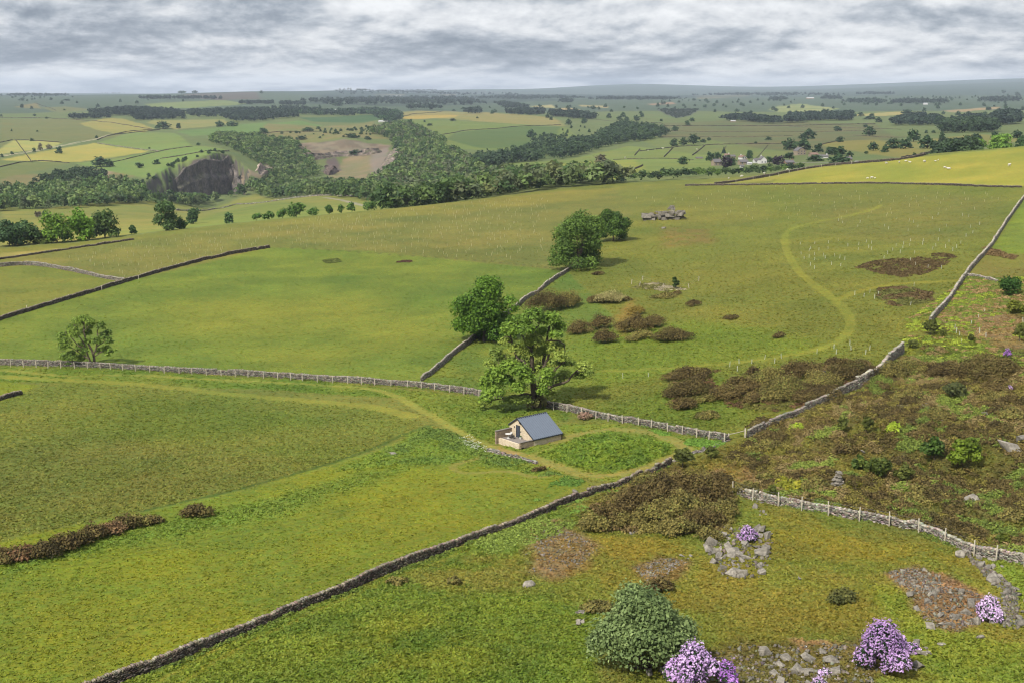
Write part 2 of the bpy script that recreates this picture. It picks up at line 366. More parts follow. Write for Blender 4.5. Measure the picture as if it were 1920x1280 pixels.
# --- beyond the crest
FP = lambda p, c, **k: paint(p, c, **{**dict(soft=5, wob=4, rmin='far', cont=.3, tuft=.1), **k})
FP([(-150,470),(0,470),(0,386),(60,393),(300,379),(480,364),(690,372),(760,398),(600,402),(450,416),(250,445),(100,463)], (150,150,72), col2=(140,146,68), sc2=40)
FP([(230,452),(330,425),(460,388),(600,385),(610,402),(450,418),(300,440)], (122,140,62), soft=10, k=.8)
FP([(0,330),(130,325),(205,316),(255,330),(150,346),(80,356),(0,360)], (140,132,84), soft=8)
FP([(150,322),(175,318),(212,318),(205,333),(160,334)], (168,146,116))
FP([(-150,300),(0,298),(175,269),(282,283),(135,305),(0,335),(-150,340)], (124,132,72))
FP([(0,300),(90,282),(178,268),(283,283),(200,297),(135,305)], (180,172,84), soft=3)
FP([(-60,282),(0,279),(28,262),(118,268),(95,277),(0,289),(-60,296)], (178,176,96), soft=3)
FP([(0,224),(150,222),(190,245),(235,255),(120,268),(28,261),(0,277)], (126,130,74))
FP([(150,232),(195,222),(232,223),(290,242),(270,248),(215,251),(175,243)], (164,158,82), soft=4)
FP([(182,269),(250,248),(330,250),(362,274),(290,283)], (130,150,76), soft=3)
FP([(140,306),(290,284),(362,274),(430,284),(395,293),(340,306),(275,335),(200,320)], (128,150,76), soft=3)
FP([(275,232),(285,226),(420,223),(430,233),(330,243)], (154,154,88))
FP([(330,246),(430,236),(500,230),(500,248),(400,253),(360,256)], (114,142,74))
FP([(498,247),(500,233),(560,227),(604,236),(560,248)], (114,142,72))
FP([(25,201),(68,193),(78,205)], (134,126,74))
FP([(75,203),(120,200),(180,207),(110,212)], (122,126,76))
FP([(270,195),(420,188),(470,195),(360,203),(290,205)], (132,146,84))
FP([(340,177),(480,173),(490,186),(410,188),(360,184)], (104,96,80), soft=20)
FP([(560,221),(700,215),(722,222),(690,229),(590,230)], (82,114,66))
FP([(480,200),(640,205),(720,203),(650,215),(500,212)], (110,130,76))
FP([(732,222),(738,213),(780,208),(900,210),(1040,222),(1060,236),(960,233),(880,226),(780,223)], (156,148,84), soft=8)
FP([(736,222),(780,216),(860,216),(852,222),(780,224)], (188,164,84), soft=4)
FP([(745,228),(860,226),(1060,238),(1080,255),(1000,278),(900,282),(838,277),(820,250)], (122,138,66), soft=6)
FP([(838,262),(850,250),(960,238),(1052,238),(1040,258),(1000,276),(900,278)], (98,120,60), soft=4)
FP([(880,330),(960,305),(1060,301),(1180,274),(1360,288),(1335,315),(1150,337),(1050,332),(980,330)], (126,142,70), col2=(134,148,72), sc2=40)
FP([(890,328),(1040,308),(1190,300),(1210,316),(1150,337),(1000,332)], (154,158,70), soft=4)
FP([(1235,232),(1400,225),(1640,233),(1710,268),(1560,290),(1500,292),(1330,275),(1240,258)], (118,118,72), col2=(108,116,70), sc2=60)
FP([(1200,262),(1330,262),(1480,285),(1450,300),(1360,296),(1240,280)], (122,134,72), soft=5)
FP([(1535,272),(1560,265),(1640,262),(1740,283),(1710,297),(1650,292),(1590,282)], (142,136,68), soft=4)
FP([(1640,262),(1700,268),(1830,252),(1920,256),(1920,266),(1850,272),(1760,275),(1740,283)], (138,136,72), soft=6)
FP([(1440,206),(1460,199),(1500,195),(1575,204),(1540,212),(1460,211)], (162,166,104), soft=6, col2=(132,146,88), sc2=30)
FP([(1598,217),(1610,213),(1695,210),(1690,216),(1640,218)], (178,166,98), soft=5)
FP([(1760,208),(1830,203),(1875,201),(1870,205),(1790,211)], (172,150,108), soft=6)
FP([(990,200),(1035,197),(1042,203),(1015,203)], (178,168,112), soft=5)
FP([(1032,206),(1065,202),(1088,206),(1060,210)], (186,164,112), soft=5)
FP([(1085,197),(1140,199),(1140,203),(1090,200)], (172,160,108), soft=5)
FP([(1212,195),(1262,192),(1268,196),(1222,198)], (168,142,112), soft=5)
FP([(1230,206),(1310,207),(1290,219),(1268,223)], (76,84,74), soft=6)
FP([(700,178),(760,178),(755,182),(705,182)], (172,164,128), soft=8)
FP([(820,180),(858,178),(852,182)], (168,156,124), soft=8)
FP([(1300,180),(1420,176),(1400,182),(1310,186)], (132,128,90), soft=10)
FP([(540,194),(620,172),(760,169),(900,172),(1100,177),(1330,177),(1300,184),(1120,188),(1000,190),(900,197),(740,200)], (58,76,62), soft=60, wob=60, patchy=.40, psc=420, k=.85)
# quarries
FP([(480,262),(500,232),(600,238),(700,228),(728,262),(600,267),(540,262)], (128,132,74), col2=(142,134,82), sc2=30)
FP([(596,348),(625,320),(645,300),(655,290),(700,292),(728,275),(722,318),(690,346),(620,352)], (156,138,104), col2=(140,134,92), sc2=25, soft=4)
FP([(548,268),(600,266),(700,270),(732,272),(722,292),(655,293),(610,290),(578,297)], (126,112,92), col2=(150,136,112), sc2=14, soft=4)
FP([(692,300),(705,285),(730,275),(722,318),(700,330)], (152,138,126), soft=4, k=.8)
FP([(605,322),(615,298),(632,296),(640,320)], (112,98,92), soft=3)
FP([(430,345),(445,336),(500,330),(512,340),(450,348)], (158,140,114), soft=4)
FP([(488,318),(505,303),(515,318),(505,338)], (166,148,130), soft=3)
# roads
track([(-60,300),(0,293),(60,284),(130,270),(180,262),(206,253)], 6, (204,192,160), .95, 1, 'far', 1)
track([(206,253),(240,246),(300,243),(310,241)], 4, (120,128,76), .9, 1, 'far', 1)
track([(608,371),(650,377),(700,390)], 5, (176,168,148), .8, 1.5, 'far', 2)
track([(1330,300),(1385,304),(1440,305),(1500,305),(1580,306)], 5, (150,146,136), .8, 1, 'far', 1)
# rock where the quarry land is steep
dr = np.gradient(GH, axis=1) / np.gradient(RS)[None, :]
da = np.gradient(GH, axis=0) / (np.gradient(AZ)[:, None] * RR + 1e-6)
slope = np.hypot(dr, da)
wrock = sstep(.62, 1.0, slope) * ((RR > 1350) & (RR < 2250) & (AA < -.06) & (AA > -.4))
rk = fbm(GX * 2.2, GY * .6, 14, 77, 4)
rc = alb((92,86,82))[None, None] * (1 - rk[..., None]) + alb((112,106,96))[None, None] * rk[..., None]
CL = CL * (1 - wrock[..., None]) + rc * wrock[..., None]
# broad drifts of colour that any real sward has
dr1 = fbm(GX, GY, 26, 101, 4) - .5; dr2 = fbm(GX, GY, 5.0, 131, 4) - .5; dr3 = fbm(GX, GY, 140, 151, 3) - .5
near_k = np.where(RR < 1100, 1.0, .5)
CL *= (1 + .26 * dr1 * near_k + .24 * dr2 * near_k + .16 * dr3)[..., None]
CL[..., 0] *= 1 + .30 * dr1 - .12 * dr3
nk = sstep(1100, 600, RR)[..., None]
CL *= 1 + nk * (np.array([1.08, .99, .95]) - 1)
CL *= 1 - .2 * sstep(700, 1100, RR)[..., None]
CL[RR > 8500] = CL[RR > 8500] * .5 + .5 * alb((64, 82, 80))  # far moor and forest, with haze blue put into the colour
CL = np.clip(CL, .004, .8)
# tussocks as real relief
tn = (fbm(GX, GY, 1.3, 201, 3) - .5) * 2.2 + (fbm(GX, GY, 4.0, 231, 2) - .5)
GH += 1.5 * TUFT * tn * sstep(1300, 650, RR) + (fbm(GX, GY, 120, 251, 4) - .5) * np.clip((RR - 1300) / 1600, 0, 1) * 6 * sstep(8000, 5500, RR)
far_r = sstep(7500, 14000, RR)
GH += (fbm(GX, GY, 4600, 271, 4) - .5) * far_r * 70
drop = sstep(22500, 28000, RR); GH -= drop * 500

def mesh_np(name, V, faces, mat=None, col=None, smooth=False, parent=None, scalar=None):
    """V (n,3); faces (m,k) int array (k constant) or list of such arrays"""
    me = bpy.data.meshes.new(name)
    fl = faces if isinstance(faces, list) else [faces]
    fl = [np.asarray(f, np.int32) for f in fl if len(f)]
    V = np.asarray(V, np.float32)
    me.vertices.add(len(V)); me.vertices.foreach_set('co', V.ravel())
    nl = sum(f.size for f in fl); npoly = sum(len(f) for f in fl)
    me.loops.add(nl); me.loops.foreach_set('vertex_index', np.concatenate([f.ravel() for f in fl]))
    st = np.concatenate([np.full(len(f), f.shape[1], np.int32) for f in fl])
    me.polygons.add(npoly)
    me.polygons.foreach_set('loop_start', np.r_[0, np.cumsum(st)[:-1]].astype(np.int32))
    if smooth: me.polygons.foreach_set('use_smooth', np.ones(npoly, bool))
    me.update(calc_edges=True)
    if col is not None:
        at_ = me.color_attributes.new('Col', 'FLOAT_COLOR', 'POINT')
        c = np.ones((len(V), 4), np.float32); c[:, :np.asarray(col).shape[1]] = col
        at_.data.foreach_set('color', c.ravel())
    if mat: me.materials.append(mat)
    o = bpy.data.objects.new(name, me); COL.objects.link(o)
    if parent is not None: o.parent = parent
    return o

def tag(o, label=None, cat=None, group=None, kind=None):
    if label: o['label'] = label
    if cat: o['category'] = cat
    if group: o['group'] = group
    if kind: o['kind'] = kind
    return o
def empty(name, loc, rz=0.0):
    o = bpy.data.objects.new(name, None); COL.objects.link(o)
    o.location = loc; o.rotation_euler = (0, 0, rz); o.empty_display_size = .3
    return o
# ------------------------------------------------------------------ materials
def new_mat(name):
    m = bpy.data.materials.new(name); m.use_nodes = True
    nt = m.node_tree; nt.nodes.clear()
    return m, nt, nt.nodes, nt.links
def nd(N, t, **kw):
    n = N.new(t)
    for k, v in kw.items():
        if k.startswith('i_'): n.inputs[int(k[2:]) if k[2:].isdigit() else k[2:]].default_value = v
        else: setattr(n, k, v)
    return n
def math_n(N, L, op, a, b=None, clamp=False):
    n = N.new('ShaderNodeMath'); n.operation = op; n.use_clamp = clamp
    for i, x in enumerate((a, b)):
        if x is None: continue
        if isinstance(x, (int, float)): n.inputs[i].default_value = x
        else: L.new(x, n.inputs[i])
    return n.outputs[0]
def noise(N, L, vec, scale, detail=3, rough=.55):
    n = nd(N, 'ShaderNodeTexNoise'); n.inputs['Scale'].default_value = scale; n.inputs['Detail'].default_value = detail; n.inputs['Roughness'].default_value = rough
    if vec is not None: L.new(vec, n.inputs['Vector'])
    return n.outputs['Fac']
def scale_col(N, L, col, fac):
    n = nd(N, 'ShaderNodeVectorMath', operation='SCALE'); L.new(col, n.inputs[0]); L.new(fac, n.inputs['Scale']); return n.outputs[0]

def ground_mat():
    m, nt, N, L = new_mat('grassland')
    out = nd(N, 'ShaderNodeOutputMaterial'); bs = nd(N, 'ShaderNodeBsdfPrincipled'); L.new(bs.outputs[0], out.inputs[0])
    bs.inputs['Roughness'].default_value = .9; bs.inputs['Specular IOR Level'].default_value = .12
    at_ = nd(N, 'ShaderNodeAttribute', attribute_name='Col'); tc = nd(N, 'ShaderNodeTexCoord')
    P = tc.outputs['Object']
    n1 = noise(N, L, P, 3.2, 4, .72); n2 = noise(N, L, P, .85, 4, .68); n3 = noise(N, L, P, .12, 3, .6)
    # (n-.5) sums scaled by the fleck contrast kept in alpha
    s = math_n(N, L, 'ADD', math_n(N, L, 'MULTIPLY', math_n(N, L, 'SUBTRACT', n1, .5), 2.3), math_n(N, L, 'MULTIPLY', math_n(N, L, 'SUBTRACT', n2, .5), 1.3))
    s = math_n(N, L, 'ADD', s, math_n(N, L, 'MULTIPLY', math_n(N, L, 'SUBTRACT', n3, .5), .45))
    f = math_n(N, L, 'MAXIMUM', math_n(N, L, 'ADD', math_n(N, L, 'MULTIPLY', s, at_.outputs['Alpha']), 1.0), .25)
    c = scale_col(N, L, at_.outputs['Color'], f)
    # straw-coloured and bluish stems
    n4 = noise(N, L, P, 1.1, 2, .6)
    mx = nd(N, 'ShaderNodeMix', data_type='RGBA', blend_type='MULTIPLY'); mx.inputs['Factor'].default_value = 1
    L.new(c, mx.inputs['A'])
    cr = nd(N, 'ShaderNodeValToRGB'); L.new(n4, cr.inputs[0])
    cr.color_ramp.elements[0].position = .32; cr.color_ramp.elements[0].color = (.86, 1.0, 1.05, 1)
    cr.color_ramp.elements[1].position = .68; cr.color_ramp.elements[1].color = (1.16, 1.0, .9, 1)
    L.new(cr.outputs[0], mx.inputs['B'])
    L.new(mx.outputs['Result'], bs.inputs['Base Color'])
    bp = nd(N, 'ShaderNodeBump'); bp.inputs['Distance'].default_value = .45
    L.new(math_n(N, L, 'MULTIPLY', at_.outputs['Alpha'], .9, True), bp.inputs['Strength'])
    L.new(math_n(N, L, 'ADD', n1, n2), bp.inputs['Height']); L.new(bp.outputs[0], bs.inputs['Normal'])
    return m

def leaf_mat(name, transl=.3, rough=.6):
    m, nt, N, L = new_mat(name)
    out = nd(N, 'ShaderNodeOutputMaterial'); a = nd(N, 'ShaderNodeAttribute', attribute_name='Col')
    oi = nd(N, 'ShaderNodeObjectInfo')
    f = math_n(N, L, 'ADD', math_n(N, L, 'MULTIPLY', oi.outputs['Random'], .3), .85)
    c = scale_col(N, L, a.outputs['Color'], f)
    d = nd(N, 'ShaderNodeBsdfPrincipled'); d.inputs['Roughness'].default_value = rough; d.inputs['Specular IOR Level'].default_value = .2
    t = nd(N, 'ShaderNodeBsdfTranslucent'); mix = nd(N, 'ShaderNodeMixShader'); mix.inputs[0].default_value = transl
    L.new(c, d.inputs['Base Color']); L.new(c, t.inputs[0])
    L.new(d.outputs[0], mix.inputs[1]); L.new(t.outputs[0], mix.inputs[2]); L.new(mix.outputs[0], out.inputs[0])
    return m

def stone_mat(name, c1, c2, scale=2.0, moss=None, bump=.6, vcol=False):
    m, nt, N, L = new_mat(name)
    out = nd(N, 'ShaderNodeOutputMaterial'); bs = nd(N, 'ShaderNodeBsdfPrincipled'); L.new(bs.outputs[0], out.inputs[0])
    bs.inputs['Roughness'].default_value = .88; bs.inputs['Specular IOR Level'].default_value = .2
    tc = nd(N, 'ShaderNodeTexCoord'); P = tc.outputs['Object']
    n1 = noise(N, L, P, scale, 5, .65); n2 = noise(N, L, P, scale * 4, 3, .6)
    cr = nd(N, 'ShaderNodeValToRGB'); L.new(n1, cr.inputs[0])
    cr.color_ramp.elements[0].position = .35; cr.color_ramp.elements[0].color = (*alb(c1), 1)
    cr.color_ramp.elements[1].position = .65; cr.color_ramp.elements[1].color = (*alb(c2), 1)
    oi = nd(N, 'ShaderNodeObjectInfo')
    f = math_n(N, L, 'MULTIPLY', math_n(N, L, 'ADD', math_n(N, L, 'MULTIPLY', n2, .9), .55), math_n(N, L, 'ADD', math_n(N, L, 'MULTIPLY', oi.outputs['Random'], .45), .78))
    c = scale_col(N, L, cr.outputs[0], f)
    if vcol:
        a = nd(N, 'ShaderNodeAttribute', attribute_name='Col')
        mv = nd(N, 'ShaderNodeMix', data_type='RGBA', blend_type='MULTIPLY'); mv.inputs['Factor'].default_value = 1
        L.new(c, mv.inputs['A']); L.new(a.outputs['Color'], mv.inputs['B']); c = mv.outputs['Result']
    L.new(c, bs.inputs['Base Color'])
    bp = nd(N, 'ShaderNodeBump'); bp.inputs['Distance'].default_value = .06; bp.inputs['Strength'].default_value = bump
    L.new(n2, bp.inputs['Height']); L.new(bp.outputs[0], bs.inputs['Normal'])
    return m

def plain_mat(name, c, rough=.7, var=.25, scale=6.0, metal=0.0, al=True, spec=.3):
    m, nt, N, L = new_mat(name)
    out = nd(N, 'ShaderNodeOutputMaterial'); bs = nd(N, 'ShaderNodeBsdfPrincipled'); L.new(bs.outputs[0], out.inputs[0])
    bs.inputs['Roughness'].default_value = rough; bs.inputs['Metallic'].default_value = metal; bs.inputs['Specular IOR Level'].default_value = spec
    tc = nd(N, 'ShaderNodeTexCoord'); n1 = noise(N, L, tc.outputs['Object'], scale, 4)
    rgb = nd(N, 'ShaderNodeRGB'); rgb.outputs[0].default_value = (*(alb(c) if al else c), 1)
    f = math_n(N, L, 'ADD', math_n(N, L, 'MULTIPLY', math_n(N, L, 'SUBTRACT', n1, .5), var * 2), 1.0)
    L.new(scale_col(N, L, rgb.outputs[0], f), bs.inputs['Base Color'])
    return m
M = {}
M['ground'] = ground_mat()
M['leaf'] = leaf_mat('foliage', .38)
M['heather'] = leaf_mat('heather_foliage', .15, .8)
M['petal'] = leaf_mat('blossom', .35, .6)
M['bark'] = stone_mat('bark', (92,80,66), (124,112,92), 3)
M['rock'] = stone_mat('gritstone', (126,120,109), (166,158,144), 1.4)
M['wall_light'] = stone_mat('drystone_pale', (134,126,112), (178,170,154), 1.6, vcol=True)
M['wall_dark'] = stone_mat('drystone_dark', (86,76,66), (134,124,108), 1.6, vcol=True)
M['timber'] = plain_mat('weathered_timber', (196,186,164), .8)
M['wire'] = plain_mat('fence_wire', (150,150,150), .4, metal=.6)
M['guard'] = plain_mat('tree_guard_plastic', (222,226,206), .5, .1)
M['wool'] = plain_mat('wool', (226,220,204), .95, .15)
# ------------------------------------------------------------------ ground object
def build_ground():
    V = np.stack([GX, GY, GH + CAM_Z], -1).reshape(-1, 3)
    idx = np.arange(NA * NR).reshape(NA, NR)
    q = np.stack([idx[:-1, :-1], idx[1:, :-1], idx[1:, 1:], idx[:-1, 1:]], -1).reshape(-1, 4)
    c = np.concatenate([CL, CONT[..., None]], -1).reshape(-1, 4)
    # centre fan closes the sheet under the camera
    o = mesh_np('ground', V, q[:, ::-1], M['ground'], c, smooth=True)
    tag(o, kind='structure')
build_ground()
# ------------------------------------------------------------------ light, sky, air, camera
SUN_EL, SUN_AZ = math.radians(46), math.radians(218)      # azimuth clockwise from +Y (the viewing direction)
sd_ = Vector((math.sin(SUN_AZ) * math.cos(SUN_EL), math.cos(SUN_AZ) * math.cos(SUN_EL), math.sin(SUN_EL)))
sun = bpy.data.lights.new('sun', 'SUN'); sun.energy = 4.7; sun.angle = math.radians(2.5); sun.color = (1, .955, .88)
so = bpy.data.objects.new('sun', sun); COL.objects.link(so); so.rotation_euler = sd_.to_track_quat('Z', 'Y').to_euler(); so.location = (0, 0, 300)
def build_world():
    w = bpy.data.worlds.new('World'); sc.world = w; w.use_nodes = True
    nt = w.node_tree; N, L = nt.nodes, nt.links; N.clear()
    out = nd(N, 'ShaderNodeOutputWorld'); bg = nd(N, 'ShaderNodeBackground'); L.new(bg.outputs[0], out.inputs[0])
    sky = nd(N, 'ShaderNodeTexSky', sky_type='NISHITA'); sky.sun_disc = False; sky.sun_elevation = SUN_EL; sky.sun_rotation = SUN_AZ
    tc = nd(N, 'ShaderNodeTexCoord'); sx = nd(N, 'ShaderNodeSeparateXYZ'); L.new(tc.outputs['Generated'], sx.inputs[0])
    X, Y, Z = sx.outputs
    zp = math_n(N, L, 'MAXIMUM', Z, 0.0)
    # bearing across, log of elevation upwards: clouds crowd together towards the horizon
    px = math_n(N, L, 'MULTIPLY', math_n(N, L, 'ARCTAN2', X, Y), 10.0)
    py = math_n(N, L, 'MULTIPLY', math_n(N, L, 'LOGARITHM', math_n(N, L, 'ADD', zp, .034), 2.71828), 2.1)
    cv = nd(N, 'ShaderNodeCombineXYZ'); L.new(px, cv.inputs[0]); L.new(py, cv.inputs[1]); cv.inputs[2].default_value = SKY_SEED
    def cloud(dx, dy):
        o = nd(N, 'ShaderNodeVectorMath', operation='ADD'); L.new(cv.outputs[0], o.inputs[0]); o.inputs[1].default_value = (dx, dy, 0)
        b = nd(N, 'ShaderNodeTexNoise'); L.new(o.outputs[0], b.inputs['Vector']); b.inputs['Scale'].default_value = 1.15; b.inputs['Detail'].default_value = 11; b.inputs['Roughness'].default_value = .58; b.inputs['Distortion'].default_value = .12
        return b.outputs['Fac']
    c0 = cloud(0, 0); c1 = cloud(.02, -.17)
    n = math_n(N, L, 'ADD', math_n(N, L, 'MULTIPLY', math_n(N, L, 'SUBTRACT', c0, c1), -.95), math_n(N, L, 'ADD', math_n(N, L, 'MULTIPLY', math_n(N, L, 'SUBTRACT', c0, .5), -.95), .5))
    # brighter openings and darker decks where the photograph has them (direction from the camera)
    for (u, v, su, sv, amp) in SKY_SPOTS:
        rx, ry, rz = [float(t) for t in ray(u, v)]; l = math.sqrt(rx * rx + ry * ry + rz * rz)
        az, el = math.atan2(rx, ry), rz / l
        a = math_n(N, L, 'SUBTRACT', math_n(N, L, 'ARCTAN2', X, Y), az); b = math_n(N, L, 'SUBTRACT', Z, el)
        q = math_n(N, L, 'ADD', math_n(N, L, 'POWER', math_n(N, L, 'ABSOLUTE', math_n(N, L, 'DIVIDE', a, su)), 2.0), math_n(N, L, 'POWER', math_n(N, L, 'ABSOLUTE', math_n(N, L, 'DIVIDE', b, sv)), 2.0))
        g = math_n(N, L, 'MULTIPLY', math_n(N, L, 'POWER', 2.718, math_n(N, L, 'MULTIPLY', q, -1.0)), amp)
        n = math_n(N, L, 'ADD', n, g)
    cr = nd(N, 'ShaderNodeValToRGB'); L.new(n, cr.inputs[0]); E = cr.color_ramp.elements
    stops = [(.24, (110,119,132)), (.38, (138,145,156)), (.49, (166,171,179)), (.60, (194,196,200)), (.76, (218,219,221))]
    E[0].position, E[0].color = stops[0][0], (*srgb(*stops[0][1]), 1); E[1].position, E[1].color = stops[-1][0], (*srgb(*stops[-1][1]), 1)
    for p, c in stops[1:-1]:
        e = E.new(p); e.color = (*srgb(*c), 1)
    # an overcast sky is brighter overhead
    zen = math_n(N, L, 'ADD', math_n(N, L, 'MULTIPLY', math_n(N, L, 'SMOOTH_MIN', zp, .9), 1.25), 1.0)
    mr = nd(N, 'ShaderNodeMapRange'); mr.inputs['From Min'].default_value = .12; mr.inputs['From Max'].default_value = .9
    mr.inputs['To Min'].default_value = 1.0; mr.inputs['To Max'].default_value = 1.85; L.new(zp, mr.inputs['Value'])
    cl = scale_col(N, L, cr.outputs[0], mr.outputs[0])
    sk = nd(N, 'ShaderNodeVectorMath', operation='SCALE'); L.new(sky.outputs[0], sk.inputs[0]); sk.inputs['Scale'].default_value = .09
    mx = nd(N, 'ShaderNodeMix', data_type='RGBA'); mx.inputs['Factor'].default_value = .93
    L.new(sk.outputs[0], mx.inputs['A']); L.new(cl, mx.inputs['B'])
    L.new(mx.outputs['Result'], bg.inputs[0]); bg.inputs[1].default_value = 1.0
SKY_SEED = 3.7
SKY_SPOTS = [(900,40,.055,.012,.16),(1640,100,.13,.022,.15),(120,14,.06,.010,.04),(330,82,.10,.006,.10),(130,108,.07,.007,-.14),(330,58,.15,.009,-.10),(1150,95,.10,.014,-.08),(1480,70,.08,.010,-.06),(800,112,.09,.006,-.10),(600,140,.20,.004,.07),(1760,20,.10,.008,-.04),(960,156,.5,.006,.02),(60,140,.08,.004,.08)]
build_world()
def build_haze():
    m, nt, N, L = new_mat('air')
    out = nd(N, 'ShaderNodeOutputMaterial'); v = nd(N, 'ShaderNodeVolumePrincipled')
    v.inputs['Color'].default_value = (.70, .80, .94, 1); v.inputs['Density'].default_value = HAZE_D; v.inputs['Anisotropy'].default_value = 0.1
    L.new(v.outputs[0], out.inputs['Volume'])
    lo, hi = float(GH.min()) + CAM_Z - 1, float(max(GH.max() + CAM_Z + 25, CAM_Z + 30))
    x = 28500
    V = [(sx * x, sy * x, z) for z in (lo, hi) for sx, sy in ((-1,-1),(1,-1),(1,1),(-1,1))]
    o = mesh_np('haze', V, np.array([(3,2,1,0),(4,5,6,7),(0,1,5,4),(1,2,6,5),(2,3,7,6),(3,0,4,7)]), m)
    tag(o, kind='stuff')
HAZE_D = .000042
build_haze()
cam = bpy.data.cameras.new('camera'); cam.lens = F_PX * 36 / 1920; cam.sensor_width = 36; cam.clip_end = 60000; cam.clip_start = .5
co = bpy.data.objects.new('camera', cam); COL.objects.link(co); co.location = (0, 0, CAM_Z); co.rotation_euler = (PI / 2 - TH, 0, 0)
sc.camera = co
sc.view_settings.view_transform = 'Standard'; sc.view_settings.look = 'None'; sc.view_settings.gamma = 1; sc.view_settings.exposure = 0.50
sc.cycles.use_denoising = True; sc.cycles.denoiser = 'OPENIMAGEDENOISE'; sc.cycles.denoising_input_passes = 'RGB_ALBEDO_NORMAL'; sc.cycles.denoising_prefilter = 'ACCURATE'; sc.cycles.filter_width = 1.1; sc.cycles.volume_bounces = 0; sc.cycles.max_bounces = 5; sc.cycles.diffuse_bounces = 2; sc.cycles.transparent_max_bounces = 4
# ------------------------------------------------------------------ geometry helpers
def nrm(a): return a / (np.linalg.norm(a, axis=-1, keepdims=True) + 1e-9)
def lrgb(c): return np.asarray(alb(c) * 1.8, np.float32)

def leaf_cloud(blobs, n, size, cols, rng, shell=.55, up=.35, droop=0.0, lowcut=-.55, jit=.16, weights=None):
    """n leaf sprays spread through ellipsoid clumps (cx,cy,cz,rx,ry,rz); returns verts, quads, colours"""
    B = np.asarray(blobs, float); k = len(B)
    w = (B[:, 3] * B[:, 4] + B[:, 3] * B[:, 5]) if weights is None else np.asarray(weights, float)
    bi = rng.choice(k, n, p=w / w.sum())
    d = nrm(rng.normal(size=(n, 3)))
    d[:, 2] = np.where(d[:, 2] < lowcut, -d[:, 2], d[:, 2])
    r = shell + (1 - shell) * rng.random(n) ** .6
    r *= 1 + .12 * rng.normal(size=n)
    P = B[bi, :3] + d * B[bi, 3:6] * r[:, None]
    nn = nrm(d + rng.normal(size=(n, 3)) * .55 + np.array([0, 0, up]))
    t = nrm(np.cross(nn, rng.normal(size=(n, 3)))); b = np.cross(nn, t)
    s = size * (.55 + .9 * rng.random(n))[:, None]
    a1, a2 = s * (.9 + .4 * rng.random((n, 1))), s * (.5 + .4 * rng.random((n, 1)))
    bend = nn * s * .25 * rng.normal(size=(n, 1))
    V = np.stack([P - t * a1, P + b * a2 + bend, P + t * a1 * .9, P - b * a2 + bend], 1)
    V[:, :, 2] -= droop * s * rng.random((n, 1))
    C = np.array([lrgb(c) for c in cols])
    cb = rng.random(k)                                     # each clump leans to one tint
    x = np.clip(cb[bi] * .6 + rng.random(n) * .55 - .08, 0, .999) * (len(C) - 1)
    i0 = np.floor(x).astype(int); f = (x - i0)[:, None]
    col = (C[i0] * (1 - f) + C[np.minimum(i0 + 1, len(C) - 1)] * f) * (1 + jit * rng.normal(size=(n, 1))).clip(.5, 1.6)
    F = np.arange(n * 4).reshape(n, 4)
    return V.reshape(-1, 3), F, np.repeat(col, 4, 0)

def tube(pts, rad, sides=6, rng=None):
    pts = np.asarray(pts, float); n = len(pts)
    V = []
    for i in range(n):
        d = nrm(pts[min(i + 1, n - 1)] - pts[max(i - 1, 0)])
        a = np.cross(d, [0.31, .95, .05]); a = nrm(a); b = np.cross(d, a)
        for k in range(sides):
            th = 2 * PI * k / sides
            V.append(pts[i] + rad[i] * (a * math.cos(th) + b * math.sin(th)))
    F = [(i * sides + k, i * sides + (k + 1) % sides, (i + 1) * sides + (k + 1) % sides, (i + 1) * sides + k) for i in range(n - 1) for k in range(sides)]
    return np.array(V), np.array(F, int).reshape(-1, 4)

def joinp(parts):
    Vs, Fs, Cs, off = [], [], [], 0
    for p in parts:
        Vs.append(p[0]); Fs.append(np.asarray(p[1]) + off); off += len(p[0])
        if len(p) > 2: Cs.append(p[2])
    return (np.concatenate(Vs), np.concatenate(Fs), np.concatenate(Cs) if Cs else None)

def limb(a, b, r0, r1, rng, bow=.12, n=6, sag=0.0):
    a, b = np.asarray(a, float), np.asarray(b, float); L = np.linalg.norm(b - a)
    off = rng.normal(size=3) * bow * L
    t = np.linspace(0, 1, n)[:, None]
    p = a * (1 - t) + b * t + off * np.sin(t * PI) * .5 + rng.normal(size=(n, 3)) * .025 * L * np.sin(t * PI)
    p[:, 2] += (t[:, 0] ** 2 - t[:, 0]) * sag * L
    return tube(p, r0 + (r1 - r0) * t[:, 0] ** .8, 6)

def boxes(C, T, Nn, U, hs, jit, rng):
    """C (n,3) centres, frames T, Nn, U (n,3), half sizes hs (n,3) -> verts, quads"""
    n = len(C); S = np.array([(-1,-1,-1),(1,-1,-1),(1,1,-1),(-1,1,-1),(-1,-1,1),(1,-1,1),(1,1,1),(-1,1,1)], float)
    l = S[None] * hs[:, None] * (1 + jit * rng.normal(size=(n, 8, 3)))
    V = C[:, None] + l[..., :1] * T[:, None] + l[..., 1:2] * Nn[:, None] + l[..., 2:] * U[:, None]
    q = np.array([(0,3,2,1),(4,5,6,7),(0,1,5,4),(1,2,6,5),(2,3,7,6),(3,0,4,7)])
    F = (q[None] + (np.arange(n) * 8)[:, None, None]).reshape(-1, 4)
    return V.reshape(-1, 3), F

def resample(wp, step):
    wp = np.asarray(wp, float); q = [wp[0]]
    for a, b in zip(wp[:-1], wp[1:]): q += [a * .75 + b * .25, a * .25 + b * .75]
    wp = np.array(q + [wp[-1]])
    s = np.r_[0, np.cumsum(np.linalg.norm(np.diff(wp, axis=0), axis=1))]
    n = max(2, int(round(s[-1] / step)) + 1); t = np.linspace(0, s[-1], n)
    return np.c_[np.interp(t, s, wp[:, 0]), np.interp(t, s, wp[:, 1])]

